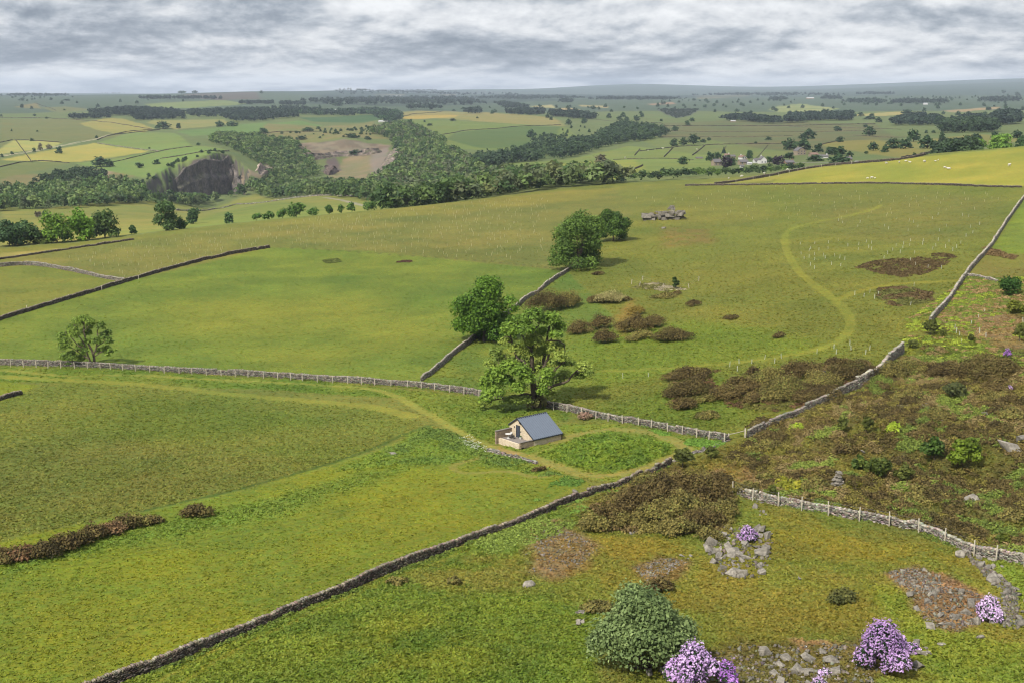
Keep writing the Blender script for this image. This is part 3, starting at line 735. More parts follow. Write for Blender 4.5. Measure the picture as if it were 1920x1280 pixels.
def stone_wall(px, label, h=1.25, th=.55, mat='wall_light', sl=.42, sh=.17, rmin=None, ruin=0.0, cope=True, seed=0, name='drystone_wall', cat='stone wall', group=None):
    """a drystone wall: courses of separate stones both sides, a hearting core and copes set on edge"""
    rng = np.random.default_rng(1000 + seed)
    L = resample(W(px, rmin), sl)
    o3 = np.array([L[0, 0], L[0, 1], float(ground_z(L[0, 0], L[0, 1]))])
    parts = []
    mid = (L[:-1] + L[1:]) / 2; d = nrm(np.diff(L, axis=0)); m = len(mid)
    z0 = ground_z(mid[:, 0], mid[:, 1]) - .12
    s_ = np.arange(m) * sl
    hh = h * (1 + .3 * (fbm(s_, s_ * 0, 9, seed, 4) - .5) * 2) * np.where(fbm(s_, s_ * 0 + 7, 4.5, seed + 3, 2) > .74, .72, 1)
    if ruin: hh = hh * np.clip(1 - ruin * 2.2 * fbm(s_, s_ * 0 + 3, 3.5, seed + 9, 3), .12, 1)
    T = np.c_[d, np.zeros(m)]; Nn = np.c_[-d[:, 1], d[:, 0], np.zeros(m)]; U = np.tile([0, 0, 1.0], (m, 1))
    nc = max(2, int(round((h + .12) / sh)))
    V, F = boxes(np.c_[mid, z0 + hh / 2 - .03], T, Nn, U, np.c_[np.full(m, sl * .52), np.full(m, th * .34), hh / 2 - .03], 0.0, rng)
    parts.append((V, F, np.full((len(V), 3), .35)))
    for c in range(nc):
        zc = (c + .5) * sh
        ok = zc < hh + .02
        if not ok.any(): continue
        k = ok.sum()
        bat = th * (.52 - .16 * zc / h)
        for sgn in (-1, 1):
            sh_x = rng.uniform(-.3, .3, k) * sl + (c % 2) * sl * .5
            ctr = np.c_[mid[ok] + d[ok] * sh_x[:, None] + Nn[ok, :2] * (sgn * (bat - .08 + rng.normal(size=k) * .03))[:, None], z0[ok] + zc + rng.normal(size=k) * .015]
            hs = np.c_[sl * rng.uniform(.36, .54, k), rng.uniform(.10, .17, k), sh * rng.uniform(.36, .52, k)]
            V, F = boxes(ctr, T[ok], Nn[ok], U[ok], hs, .14, rng)
            tint = (.72 if mat == 'wall_dark' else .9) * rng.uniform(.5, 1.5, k)[:, None] * (1 + .07 * rng.normal(size=(k, 3)))  # dark walls: shade of the unlit faces put into the stone tint
            parts.append((V, F, np.repeat(tint, 8, 0)))
    if cope:
        for rep in range(2):
            k = m
            lean = rng.normal(size=k) * .18
            ctr = np.c_[mid + d * ((rep - .5) * sl * .5 + rng.normal(size=k) * .03)[:, None], z0 + hh + .08 + rng.normal(size=k) * .03]
            T2 = nrm(T + U * lean[:, None]); U2 = nrm(U - T * lean[:, None])
            hs = np.c_[sl * rng.uniform(.16, .25, k), th * rng.uniform(.32, .46, k), rng.uniform(.09, .16, k)]
            V, F = boxes(ctr, T2, Nn, U2, hs, .12, rng)
            tint = (1.35 if mat == 'wall_dark' else 1.05) * rng.uniform(.75, 1.6, k)[:, None] * (1 + .06 * rng.normal(size=(k, 3)))  # dark walls: pale highlight along the top put into the cope tint
            parts.append((V, F, np.repeat(tint, 8, 0)))
    V, F, Cc = joinp(parts)
    o = mesh_np(name, V - o3, F, M[mat], Cc); o.location = o3
    tag(o, label, cat, group, 'thing')
    return o

POST = {}
def post_mesh(h, w=.07):
    k = (round(h, 2), w)
    if k not in POST:
        n = 3; z = [-.3, h - .02, h]; r = [w, w * .95, w * .6]
        V = []; F = []
        for i in range(3):
            for sx, sy in ((-1,-1),(1,-1),(1,1),(-1,1)): V.append((sx * r[i], sy * r[i], z[i]))
        for i in range(2):
            for q in range(4): F.append((i*4+q, i*4+(q+1)%4, i*4+4+(q+1)%4, i*4+4+q))
        F.append((8,9,10,11))
        o = mesh_np('post', V, np.array(F), M['timber']); POST[k] = o.data; bpy.data.objects.remove(o)
    return POST[k]

def fence(px, label, h, w=.07, rmin=None, wires=(.55, .95), seed=0, lean=.03, group=None):
    rng = np.random.default_rng(seed + 50)
    P = W(px, rmin); z = ground_z(P[:, 0], P[:, 1])
    root = empty('post_and_wire_fence', (P[0, 0], P[0, 1], z[0])); tag(root, label, 'fence', group)
    tops = []
    for i in range(len(P)):
        hi = h * rng.uniform(.93, 1.06)
        p = bpy.data.objects.new('post', post_mesh(h, w)); COL.objects.link(p); p.parent = root
        p.location = (P[i, 0] - P[0, 0], P[i, 1] - P[0, 1], z[i] - z[0]); p.scale = (1, 1, hi / h)
        p.rotation_euler = (rng.normal() * lean, rng.normal() * lean, rng.uniform(0, 1.5)); tops.append(hi)
    parts = []
    for f in wires:
        for i in range(len(P) - 1):
            a = np.array([P[i, 0] - P[0, 0], P[i, 1] - P[0, 1], z[i] - z[0] + h * f]); b = np.array([P[i+1, 0] - P[0, 0], P[i+1, 1] - P[0, 1], z[i+1] - z[0] + h * f])
            parts.append(tube(np.array([a, (a + b) / 2 - [0, 0, .03], b]), [.012] * 3, 3))
    V, F, _ = joinp(parts); mesh_np('wire', V, F, M['wire'], parent=root)
    return root

def crown_blobs(rng, w, h, bf, k, rsc=.36, depth=.95, flat=.85):
    """clumps filling an egg-shaped crown of width w, tree height h, crown base at bf*h"""
    cz, rz = h * (1 + bf) / 2, h * (1 - bf) / 2
    B = []
    for i in range(k):
        d = rng.normal(size=3); d /= np.linalg.norm(d)
        if d[2] < (-.85 if bf < .06 else -.5): d[2] *= -.6
        r = rng.uniform(.42, .76)
        s = rsc * rng.uniform(.7, 1.25)
        tap = 1 - .25 * max(0, d[2])
        rr = s * w / 2
        B.append((d[0] * r * w / 2 * tap, d[1] * r * w / 2 * depth * tap, cz + d[2] * r * rz, rr, rr, min(rr * flat, rz * .6)))
    B.append((0, 0, cz, w * .26, w * .26, rz * .55))
    if bf < .06 and k >= 12:                              # foliage hanging to the ground
        for i in range(k // 2):
            a, r = rng.uniform(0, 2 * PI), rng.uniform(.45, .72)
            B.append((math.cos(a) * r * w / 2, math.sin(a) * r * w / 2 * depth, h * rng.uniform(.10, .32), rsc * w / 2 * .95, rsc * w / 2 * .95, h * .11))
    return np.array(B)

def tree_at(name, label, base, w, h, cols, n, leaf, seed, bf=.12, k=16, rsc=.36, trunk_r=None, cat='tree', group=None, mat='leaf', limbs=6, shell=.5, bark='bark', stems=1, depth=.95, blobs=None, weights=None, lowcut=-.55, flat=.85):
    """a tree of its own: trunk with limbs reaching into the clumps, crown of leaf sprays"""
    rng = np.random.default_rng(seed); cols = [tuple(np.array(c) * 1.04) for c in cols]
    root = empty(name, base); tag(root, label, cat, group)
    B = crown_blobs(rng, w, h, bf, k, rsc, depth, flat) if blobs is None else np.asarray(blobs, float)
    tr = trunk_r or h * .026
    top = np.array([0, 0, h * (bf + .28)])
    parts = [limb((0, 0, -.4), top, tr, tr * .55, rng, .05)]
    far = np.argsort(-B[:, 2] + rng.normal(size=len(B)))[:limbs] if limbs < len(B) else np.arange(len(B))
    for j in far:
        t0 = rng.uniform(.35, .95)
        parts.append(limb(top * t0 + [0, 0, -.2], B[j, :3], tr * .45, tr * .08, rng, .14))
    V, F, _ = joinp(parts)
    mesh_np('trunk', V, F, M[bark], smooth=True, parent=root)
    V, F, C = leaf_cloud(B, n, leaf, cols, rng, shell=shell, weights=weights, lowcut=lowcut)
    mesh_np('crown', V, F, M[mat], C, parent=root)
    return root

def px_size(u, v, wpx, hpx, rmin=None, p=None):
    p = at(u, v, rmin) if p is None else p
    m, c = mpp(p)
    return p, wpx * m, hpx * m / c

BROAD = [(58,84,30),(84,112,38),(112,140,48)]
DARKG = [(46,68,36),(62,88,44),(82,108,54)]
FARG = [(40,60,44),(54,76,50),(70,92,58)]
# ---- small trees that stand alone far off: six shapes, shared by every copy
PROTO = {}
def proto(kind, i):
    key = (kind, i)
    if key not in PROTO:
        rng = np.random.default_rng(300 + i * 7 + len(kind))
        cols = {'broad': [(40,60,40),(54,78,46),(72,96,54)], 'bright': [(70,98,38),(96,124,44),(122,150,54)], 'brown': [(84,84,62),(108,102,76),(126,118,88)], 'copper': [(36,30,40),(50,42,52),(62,52,60)], 'conifer': [(30,48,40),(38,58,46),(50,70,54)]}[kind]
        if kind == 'conifer':
            B = np.array([(0, 0, z, (1 - z) * .5 + .05, (1 - z) * .5 + .05, .12) for z in np.linspace(.12, .95, 8)])
        else:
            B = crown_blobs(rng, 1.0, 1.0, .0 + .02 * (i % 3), 14, .40, 1.0, .9)
        V, F, C = leaf_cloud(B, 300, .085, cols, rng, shell=.55, lowcut=-.8)
        tv, tf = tube(np.array([(0, 0, -.15), (0, 0, .1), (.01, .01, .5)]), [.035, .03, .015], 5)
        V, F, C = joinp([(V, F, C), (tv, tf, np.tile(lrgb((70,60,50)), (len(tv), 1)))])
        o = mesh_np('tree', V, F, M['leaf'], C); PROTO[key] = o.data; bpy.data.objects.remove(o)
    return PROTO[key]
_nt = [0]
def far_tree(u, v, hpx, wpx, label, kind='broad', group=None, rmin='far', name='tree', cat='tree', p=None):
    p, w, h = px_size(u, v, wpx, hpx, rmin, p)
    rng = random.Random(_nt[0] * 13 + 5); _nt[0] += 1
    o = bpy.data.objects.new(name, proto(kind, rng.randrange(6))); COL.objects.link(o)
    o.location = p; o.scale = (w * 1.2, w * 1.2, h * 1.15); o.rotation_euler = (0, 0, rng.uniform(0, 6.28))
    tag(o, label, cat, group)
    return o

def scatter_poly(poly, n, rng, rmin='far', world=None):
    wp = W(poly, rmin) if world is None else world
    lo, hi = wp.min(0), wp.max(0); out = np.zeros((0, 2)); 
    for _ in range(60):
        q = lo + rng.random((n * 3, 2)) * (hi - lo)
        q = q[poly_sd(q[:, 0], q[:, 1], wp) > 0]
        out = np.r_[out, q]
        if len(out) >= n: break
    return out[:n]
def poly_area(wp): return abs(np.sum(wp[:, 0] * np.roll(wp[:, 1], -1) - wp[:, 1] * np.roll(wp[:, 0], -1))) / 2

UNIT = {}
def unit_tree(kind, i, nq):
    key = (kind, i, nq)
    if key not in UNIT:
        rng = np.random.default_rng(900 + i + nq)
        if kind == 'conifer': B = np.array([(0, 0, z, (1 - z) * .32 + .04, (1 - z) * .32 + .04, .12) for z in np.linspace(.2, .95, 6)])
        else: B = crown_blobs(rng, 1.0, 1.0, .0, 7, .5, 1.0, .9)
        UNIT[key] = leaf_cloud(B, nq, .13 if nq < 70 else .10, [(255,255,255)], rng, shell=.6, lowcut=-.3, jit=.09)
    return UNIT[key]
def wood(poly, label, cols, hr=(9, 14), spacing=8.0, nq=70, rmin='far', kind='broad', seed=0, nmax=1500, name='woodland', gaps=0.0, kindmix=None, wr=(.8, 1.2)):
    """a wood that reads as one mass"""
    rng = np.random.default_rng(4000 + seed)
    wp = W(poly, rmin); n = int(min(nmax, max(4, poly_area(wp) / spacing ** 2)))
    Q = scatter_poly(poly, n, rng, rmin, wp)
    if gaps: Q = Q[fbm(Q[:, 0], Q[:, 1], 35, seed, 3) > gaps]
    z = ground_z(Q[:, 0], Q[:, 1]); parts = []
    C0 = np.array([lrgb(c) for c in cols]); o3 = np.array([Q[0, 0], Q[0, 1], z[0]])
    W1 = lrgb((255, 255, 255))
    for i in range(len(Q)):
        kd = kind if kindmix is None or rng.random() > kindmix else 'conifer'
        V, F, C = unit_tree(kd, int(rng.integers(5)), nq)
        h = rng.uniform(*hr); w = h * rng.uniform(*wr); a = rng.uniform(0, 6.28); c, s = math.cos(a), math.sin(a)
        X = np.c_[(V[:, 0] * c - V[:, 1] * s) * w, (V[:, 0] * s + V[:, 1] * c) * w, V[:, 2] * h] + [Q[i, 0] - o3[0], Q[i, 1] - o3[1], z[i] - o3[2] - h * .06]
        x = rng.random() * (len(C0) - 1); i0 = int(x); f = x - i0
        cc = (C0[i0] * (1 - f) + C0[min(i0 + 1, len(C0) - 1)] * f) * rng.uniform(.85, 1.15)
        parts.append((X, F, C / W1 * cc))
    V, F, C = joinp(parts)
    o = mesh_np(name, V, F, M['leaf'], C); o.location = o3
    tag(o, label, 'wood', kind='stuff')
    return o

def bush(u, v, wpx, hpx, label, cols, name='heather_bush', cat='bush', leaf=.14, dens=5.5, seed=0, group=None, mat='heather', rmin=None, k=13, depth=.85, twig=True, shell=.55, low=True, p=None):
    """a low spreading shrub: uneven domed clumps of twiggy sprays on a few stems"""
    rng = np.random.default_rng(7000 + seed)
    p, w, h = px_size(u, v + 2, wpx * 1.14, hpx * .92, rmin, p)
    h = max(h, .5)
    root = empty(name, p); tag(root, label, cat, group)
    B = []
    a0 = rng.uniform(0, 6.28)
    for i in range(k):
        a = a0 + i * 2.4 + rng.normal() * .4; r = math.sqrt((i + .6) / k) * .82
        s = rng.uniform(.17, .30) * (1.1 - .3 * r)
        hz = h * (1 - .62 * r ** 1.6) * rng.uniform(.72, 1.12)
        B.append((math.cos(a) * r * w / 2, math.sin(a) * r * w / 2 * depth, hz * .42, s * w, s * w * depth, hz * .58))
    n = int(np.clip(dens * (w * h * 2 + w * w * depth) / leaf ** 2 * .17, 90, 7500))
    V, F, C = leaf_cloud(B, n, leaf, cols, rng, shell=shell, up=.35, lowcut=-.25)
    V[:, 2] = np.maximum(V[:, 2], -.05)
    V[:, 2] += ground_z(V[:, 0] + p.x, V[:, 1] + p.y) - p.z
    mesh_np('foliage', V, F, M[mat], C, parent=root)
    if twig:
        parts = []
        for j in range(5):
            b = B[int(rng.integers(len(B)))]
            parts.append(limb((rng.normal() * .1, rng.normal() * .08, -.25), b[:3], .05, .015, rng, .15, 4))
        Vt, Ft, _ = joinp(parts); mesh_np('stem', Vt, Ft, M['bark'], parent=root)
    return root
# ================================================================== WALLS AND FENCES
stone_wall([(150,1302),(190,1290),(250,1268),(300,1252),(400,1208),(480,1175),(560,1142),(630,1117),(700,1083),(780,1054),(860,1020),(960,985),(1000,972),(1060,945),(1100,929),(1170,907),(1215,889),(1258,870)],
    'long dark drystone wall running from the bottom left corner up to the walled paddock', 1.0, .5, 'wall_dark', seed=1)
stone_wall([(-60,682),(0,684),(100,687),(180,688),(250,692),(300,696),(400,701),(500,706),(600,713),(700,719),(790,725),(860,735),(940,748)],
    'pale drystone wall with wire posts crossing the left half below the round-crowned lone tree', 1.1, .55, 'wall_light', seed=2)
stone_wall([(1020,762),(1060,769),(1100,779),(1150,788),(1200,796),(1260,807),(1320,820),(1364,826)],
    'pale drystone wall with posts behind the shed roof, curving right from the big old tree', 1.1, .55, 'wall_light', seed=3)
stone_wall([(790,714),(820,692),(850,664),(885,640),(930,602),(985,564),(1010,547),(1035,527),(1066,508)],
    'narrow drystone wall climbing from the posted wall to the dense tree pair', 1.1, .5, 'wall_light', seed=4)
stone_wall([(-60,620),(0,600),(60,582),(150,555),(235,529),(300,510),(400,484),(505,465)],
    'dark straight drystone wall ending abruptly in the middle of the upper left fields', 1.1, .6, 'wall_dark', sl=.55, sh=.22, seed=5)
stone_wall([(-60,503),(0,501),(40,497),(70,498),(120,506),(180,519),(233,529)],
    'pale grey drystone wall meeting the dark wall at upper left', 1.3, .6, 'wall_light', sl=.6, sh=.24, seed=6)
stone_wall([(-60,495),(0,487),(95,473),(170,462),(250,450)], 'low dark wall along the brow at the far left, below the three round trees', .8, .5, 'wall_dark', sl=.8, sh=.3, seed=7)
stone_wall([(1744,606),(1752,596),(1775,572),(1800,534),(1812,516),(1830,494),(1855,468),(1880,428),(1900,398),(1928,360)],
    'pale drystone wall running steeply up the right edge to the far corner', 1.3, .6, 'wall_light', sl=.55, sh=.22, seed=8)
stone_wall([(1812,517),(1845,522),(1870,529)], 'short tumbled spur of wall left of the dark round holly', 1.0, .55, 'wall_light', seed=9, ruin=.35)
stone_wall([(1285,349),(1340,348),(1440,347),(1560,345),(1660,344),(1750,347),(1840,350),(1915,352)], 'low overgrown wall along the foot of the bright sheep pasture', .85, .6, 'wall_dark', sl=.9, sh=.28, seed=10)
stone_wall([(1340,347),(1375,342),(1440,332),(1500,319),(1560,310),(1640,305),(1700,299),(1740,291),(1762,287)], 'dark drystone wall on the skyline brow beside the sheep', 1.25, .7, 'wall_dark', sl=.9, sh=.3, seed=11)
stone_wall([(1402,820),(1440,802),(1500,775),(1560,748),(1605,726)], 'drystone wall between the green knoll and the brown heath', 1.3, .6, 'wall_light', seed=12)
stone_wall([(1606,726),(1625,718),(1645,704),(1660,690),(1668,680),(1692,662)], 'taller gritstone wall length bending at a rocky step above the heath', 1.9, .7, 'wall_light', seed=13)
stone_wall([(1385,924),(1395,931),(1440,942),(1500,952),(1560,964),(1620,974),(1680,985),(1740,1000),(1790,1022),(1815,1035),(1850,1044),(1925,1058)],
    'pale drystone wall with tall posts at the right, below the heath', 1.2, .55, 'wall_light', seed=14)
stone_wall([(915,845),(940,852),(970,860),(1006,869)], 'broken low wall in nettles just below the shed terrace', .8, .6, 'wall_light', seed=15, ruin=.3, cope=False)
stone_wall([(-40,760),(0,750),(40,739)], 'short dark wall stub at the left edge of the olive meadow', .9, .6, 'wall_dark', seed=16, ruin=.3)
stone_wall([(1262,866),(1290,852),(1330,842),(1345,834),(1366,824)], 'half collapsed wall closing the right corner of the paddock', .9, .6, 'wall_light', seed=17, ruin=.4, cope=False)
FW = [([(60,305),(28,262)],'a'),([(0,314),(60,301),(130,306)],'b'),([(180,311),(240,298),(297,284),(362,275)],'c'),([(182,269),(230,276),(275,282),(297,284)],'d'),([(215,252),(245,246),(310,242)],'e'),
      ([(0,268),(28,262),(115,268)],'f'),([(300,244),(250,249),(205,254),(182,263)],'g'),([(830,253),(880,244),(960,238),(1052,234)],'h'),([(1130,336),(1165,326),(1200,314),(1205,311)],'i'),
      ([(1245,295),(1262,277)],'j'),([(1298,292),(1322,273)],'k'),([(1190,292),(1200,280)],'l'),([(1540,272),(1575,264)],'m'),([(1200,284),(1300,272),(1470,270)],'n'),([(300,298),(400,286),(430,284)],'o'),([(1690,296),(1745,287)],'p'),
      ([(0,221),(110,222),(190,228),(285,243)],'q'),([(65,193),(105,208)],'r'),([(740,222),(770,215),(830,209)],'s'),([(1240,236),(1400,237),(1640,233)],'t'),([(480,262),(500,247),(610,247)],'u'),([(330,395),(420,381),(520,376),(690,371)],'v'),([(1345,298),(1362,274)],'w'),([(1415,300),(1440,272)],'x'),([(1240,257),(1360,258),(1485,255)],'y'),([(1250,246),(1420,248),(1640,245)],'z'),([(1600,254),(1660,258),(1700,258)],'a'),([(1100,223),(1180,229),(1240,231)],'b'),([(1480,238),(1600,240),(1690,243)],'c'),([(1150,300),(1230,297),(1300,300)],'d')]
FWL = ['thin wall beside the smaller yellow field at far left','thin wall along the lower edge of the left yellow fields','dark wall along the lower right side of the big yellow field','pale broken wall across the green field left of the quarry','dark wall beside the far road climbing left',
 'wall along the top of the small yellow field','dark lane wall above the pale far road','dark curving wall across the hillside below the golden hilltop','dark field wall running down to the crest right of the ravine wood','short slanting wall left of the three round trees','slanting field wall right of the three round trees','short wall stub below the ravine woodland',
 'dark slanting wall beside the ochre field','thin wall across the pasture above the hamlet','wall of the field above the quarry cliff','dark wall in the ochre field behind the sheep hill','long dark wall on the far left hillside','dark slanting wall on the distant green hill','thin wall over the golden hilltop','long thin wall below the far plantation','dark wall under the green fields above the quarry','pale wall along the top of the field below the quarry','slanting pasture wall above the left end of the hamlet','slanting pasture wall above the white gabled house','long wall crossing the brown pasture, nearest the hamlet','long wall crossing the brown pasture, second from the hamlet','wall right of the lone round tree on the brown pasture','wall left of the long thin wall, below the triangular plantation','highest wall over the brown pasture, below the long plantation','wall across the bright field below the three round trees']
for i, ((line, _), lb) in enumerate(zip(FW, FWL)):
    stone_wall(line, lb, 1.15 if i < 22 else .7, .7 if i < 22 else .5, 'wall_light' if i in (3, 21) else 'wall_dark', sl=4.0, sh=.75, rmin='far', cope=False, seed=30 + i, name='field_wall')

def on_line(us, line, dv=3.0):
    l = np.asarray(line, float); return [(u, float(np.interp(u, l[:, 0], l[:, 1])) + dv) for u in us]
fence(on_line([20,44,68,90,114,140,164,188,207,230,254,281,308,336,360,387,415,441,465,494,521,545,567,595,624,652,678,702,733,764,790,815,843,870,898],[(0,684),(100,687),(180,688),(250,692),(300,696),(400,701),(500,706),(600,713),(700,719),(790,725),(860,735),(940,748)]), 'row of pale wire posts in front of the long wall below the lone tree', 1.55, seed=1)
fence(on_line([1038,1063,1090,1117,1140,1167,1197,1221,1252,1279,1306,1329,1358],[(1020,762),(1060,769),(1100,779),(1150,788),(1200,796),(1260,807),(1320,820),(1364,826)]), 'post and wire fence along the wall behind the shed', 1.6, seed=2)
fence(on_line([1374,1411,1459,1503,1553,1611,1667,1722,1771,1826,1867,1920],[(1374,921),(1395,931),(1440,942),(1500,952),(1560,964),(1620,974),(1680,985),(1740,1000),(1790,1022),(1815,1035),(1850,1044),(1925,1058)],4), 'tall pale post and wire fence in front of the lower right wall', 1.95, .065, seed=3)
fence([(50,581),(105,567),(129,561),(191,544),(260,524)], 'few grey posts leaning along the dark straight wall', 1.4, seed=4)
fence([(1380,343),(1412,337),(1443,333),(1460,330),(1480,325),(1496,321),(1511,318),(1540,314),(1567,311),(1596,308)], 'pale posts in front of the skyline wall by the sheep', 1.8, .09, seed=5)
fence([(1184,533),(1199,537),(1205,526),(1245,541),(1292,541),(1310,527)], 'crooked posts round the brushwood pile and little conifer', 1.4, seed=6, lean=.12)
# rail and gatepost that close the gap between paddock wall and heath wall
def gap_rail():
    a, b = at(1366, 825), at(1397, 819)
    root = empty('fence_rail', b); tag(root, 'single timber rail and stout post closing the gap between paddock wall and heath wall', 'rail')
    p = bpy.data.objects.new('post', post_mesh(1.5, .11)); COL.objects.link(p); p.parent = root
    p2 = bpy.data.objects.new('post', post_mesh(1.2, .09)); COL.objects.link(p2); p2.parent = root; p2.location = a - b
    V, F = tube(np.array([tuple(a - b + Vector((0, 0, 1.0))), tuple((a - b) * .5 + Vector((0, 0, 1.02))), (0, 0, 1.15)]), [.06] * 3, 5)
    mesh_np('rail', V, F, M['timber'], parent=root)
gap_rail()

# ================================================================== TREES NEAR BY
def px_blobs(base, ub, vb, L, rng):
    """clumps given where they show (u, v, half width, half height in photo pixels, depth in metres)"""
    m, c = mpp(base); B = []
    for (u, v, ru, rv, dy) in L:
        B.append(((u - ub) * m, dy, (vb - v) * m / c - dy * .3, ru * m, ru * m * .9, rv * m / c))
    return np.array(B)

def big_sycamore():
    rng = np.random.default_rng(11); ub, vb = 1003, 764
    base = at(ub, vb); m, c = mpp(base)
    root = empty('sycamore_tree', base); tag(root, 'huge old open-crowned tree with bare limbs and yellowish leaf clumps behind the shed', 'tree')
    dense = [(1000,598,22,14,-2),(1030,602,22,14,0),(1048,614,14,12,1),(975,606,22,14,1),(955,622,18,14,-1),(985,624,20,12,-3),(1012,622,18,10,2),(1040,630,16,8,-1),
             (930,706,22,16,-3),(915,722,18,18,-1),(930,738,20,14,-4),(955,692,20,14,-4),(975,700,20,14,-5),(988,712,16,14,-5),(972,730,16,12,-5),(948,716,18,12,-3),(912,744,14,14,0),(1022,716,14,20,-4),(1016,735,12,14,-5),(1026,700,14,10,-2)]
    thin = [(1095,690,16,13,0),(1086,704,13,10,1),(1102,700,11,9,-1),(1050,672,18,10,-2),(1065,680,18,8,1),(1038,680,14,10,0),(930,662,16,12,2),(945,672,16,10,3),(918,680,14,10,4),(965,655,14,12,0),(990,660,18,16,1),(1015,660,16,14,2),(1010,690,16,14,2),
            (960,750,22,8,-1),(985,752,14,8,-4),(950,640,16,10,2),(1048,645,14,10,3),(1045,712,16,14,3),(1035,735,12,10,3),(905,762,8,8,0),(1058,700,16,10,4),(1000,640,26,14,0),(975,680,22,14,1),(1030,655,14,14,0)]
    Bd, Bt = px_blobs(base, ub, vb, dense, rng), px_blobs(base, ub, vb, thin, rng)
    parts = []
    def P(u, v, dy=0.0): return np.array([(u - ub) * m, dy, (vb - v) * m / c - dy * .3])
    g = P(1003, 766)
    forks = []
    trunks = [[(1001,768),(1002,745),(999,720),(998,690),(997,660),(996,632),(994,605)], [(1008,768),(1009,742),(1014,715),(1019,690),(1020,668),(1024,640),(1030,612)], [(1014,768),(1012,745),(1006,725),(994,705)], [(1019,690),(1028,668),(1031,648),(1036,620)], [(1012,738),(1040,722),(1062,716),(1075,700),(1092,688)], [(1000,715),(985,700),(970,672),(962,650),(956,628)], [(998,705),(982,678),(965,676),(945,692),(925,712)], [(1004,740),(985,738),(960,742),(930,748),(910,752)], [(1024,640),(1044,640),(1056,645),(1060,660)], [(996,660),(985,642),(975,622),(968,606)], [(1014,715),(1036,700),(1052,682),(1062,676)], [(1009,742),(1024,735),(1030,716)], [(997,632),(1008,615),(1016,602)]]
    rad = [.75, .62, .4, .3, .34, .34, .3, .28, .18, .22, .24, .22, .18]
    for t, r in zip(trunks, rad):
        dy = rng.normal(size=len(t)).cumsum() * .5; dy -= dy[0]
        pts = np.array([P(u, v, d) for (u, v), d in zip(t, dy)])
        tt = np.linspace(0, 1, 14); s = np.linspace(0, 1, len(pts))
        pp = np.c_[np.interp(tt, s, pts[:, 0]), np.interp(tt, s, pts[:, 1]), np.interp(tt, s, pts[:, 2])] + rng.normal(size=(14, 3)) * .07
        parts.append(tube(pp, r * (1 - .72 * tt), 7)); forks.append(pp)
    allf = np.concatenate(forks)
    for B in (Bd, Bt):
        for b in B:
            for _ in range(2):
                q = b[:3] + rng.normal(size=3) * b[3:6] * .35
                d = np.linalg.norm(allf - q, axis=1); j = np.argsort(d)[int(rng.integers(3))]
                parts.append(limb(allf[j], q, .10, .025, rng, .18, 5))
    V, F, _ = joinp(parts); mesh_np('trunk', V, F, M['bark'], smooth=True, parent=root)
    cols = [(78,102,36),(106,132,48),(132,154,58)]
    a = leaf_cloud(Bd, 14500, .23, cols, rng, shell=.2); b = leaf_cloud(Bt, 10500, .21, [(96,114,50),(122,138,60),(144,156,70)], rng, shell=.15)
    V, F, C = joinp([a, b]); mesh_np('crown', V, F, M['leaf'], C, parent=root)
    # ivy and shoots round the bole
    Bb = np.array([(rng.normal() * 1.3, rng.normal() * .8 - .8, rng.uniform(.6, 2.4), .7, .7, .9) for _ in range(8)])
    V, F, C = leaf_cloud(Bb, 420, .2, [(98,92,62),(120,116,70),(110,122,60)], rng, shell=.3)
    mesh_np('undergrowth', V, F, M['leaf'], C, parent=root)
big_sycamore()
p, w, h = px_size(908, 640, 138, 132)
tree_at('sycamore_tree', 'dense round bright green tree left of and behind the huge open-crowned one', p, w, h, [(56,86,26),(82,114,34),(110,142,44)], 22000, .27, 21, bf=.03, k=30, rsc=.30, limbs=10, shell=.55, lowcut=-.85)
p, w, h = px_size(1085, 503, 122, 118)
tree_at('sycamore_tree', 'large dense domed tree at the top of the narrow climbing wall', p, w, h, [(56,76,32),(80,104,42),(106,130,52)], 20000, .30, 22, bf=.03, k=30, rsc=.30, limbs=10, shell=.55, lowcut=-.85)
p, w, h = px_size(1150, 452, 72, 68)
tree_at('sycamore_tree', 'smaller round tree half hidden behind the large domed tree near the crag', p, w, h, [(50,74,30),(74,100,38),(100,126,48)], 10000, .30, 23, bf=.05, k=20, rsc=.32, limbs=8, shell=.5, lowcut=-.85)
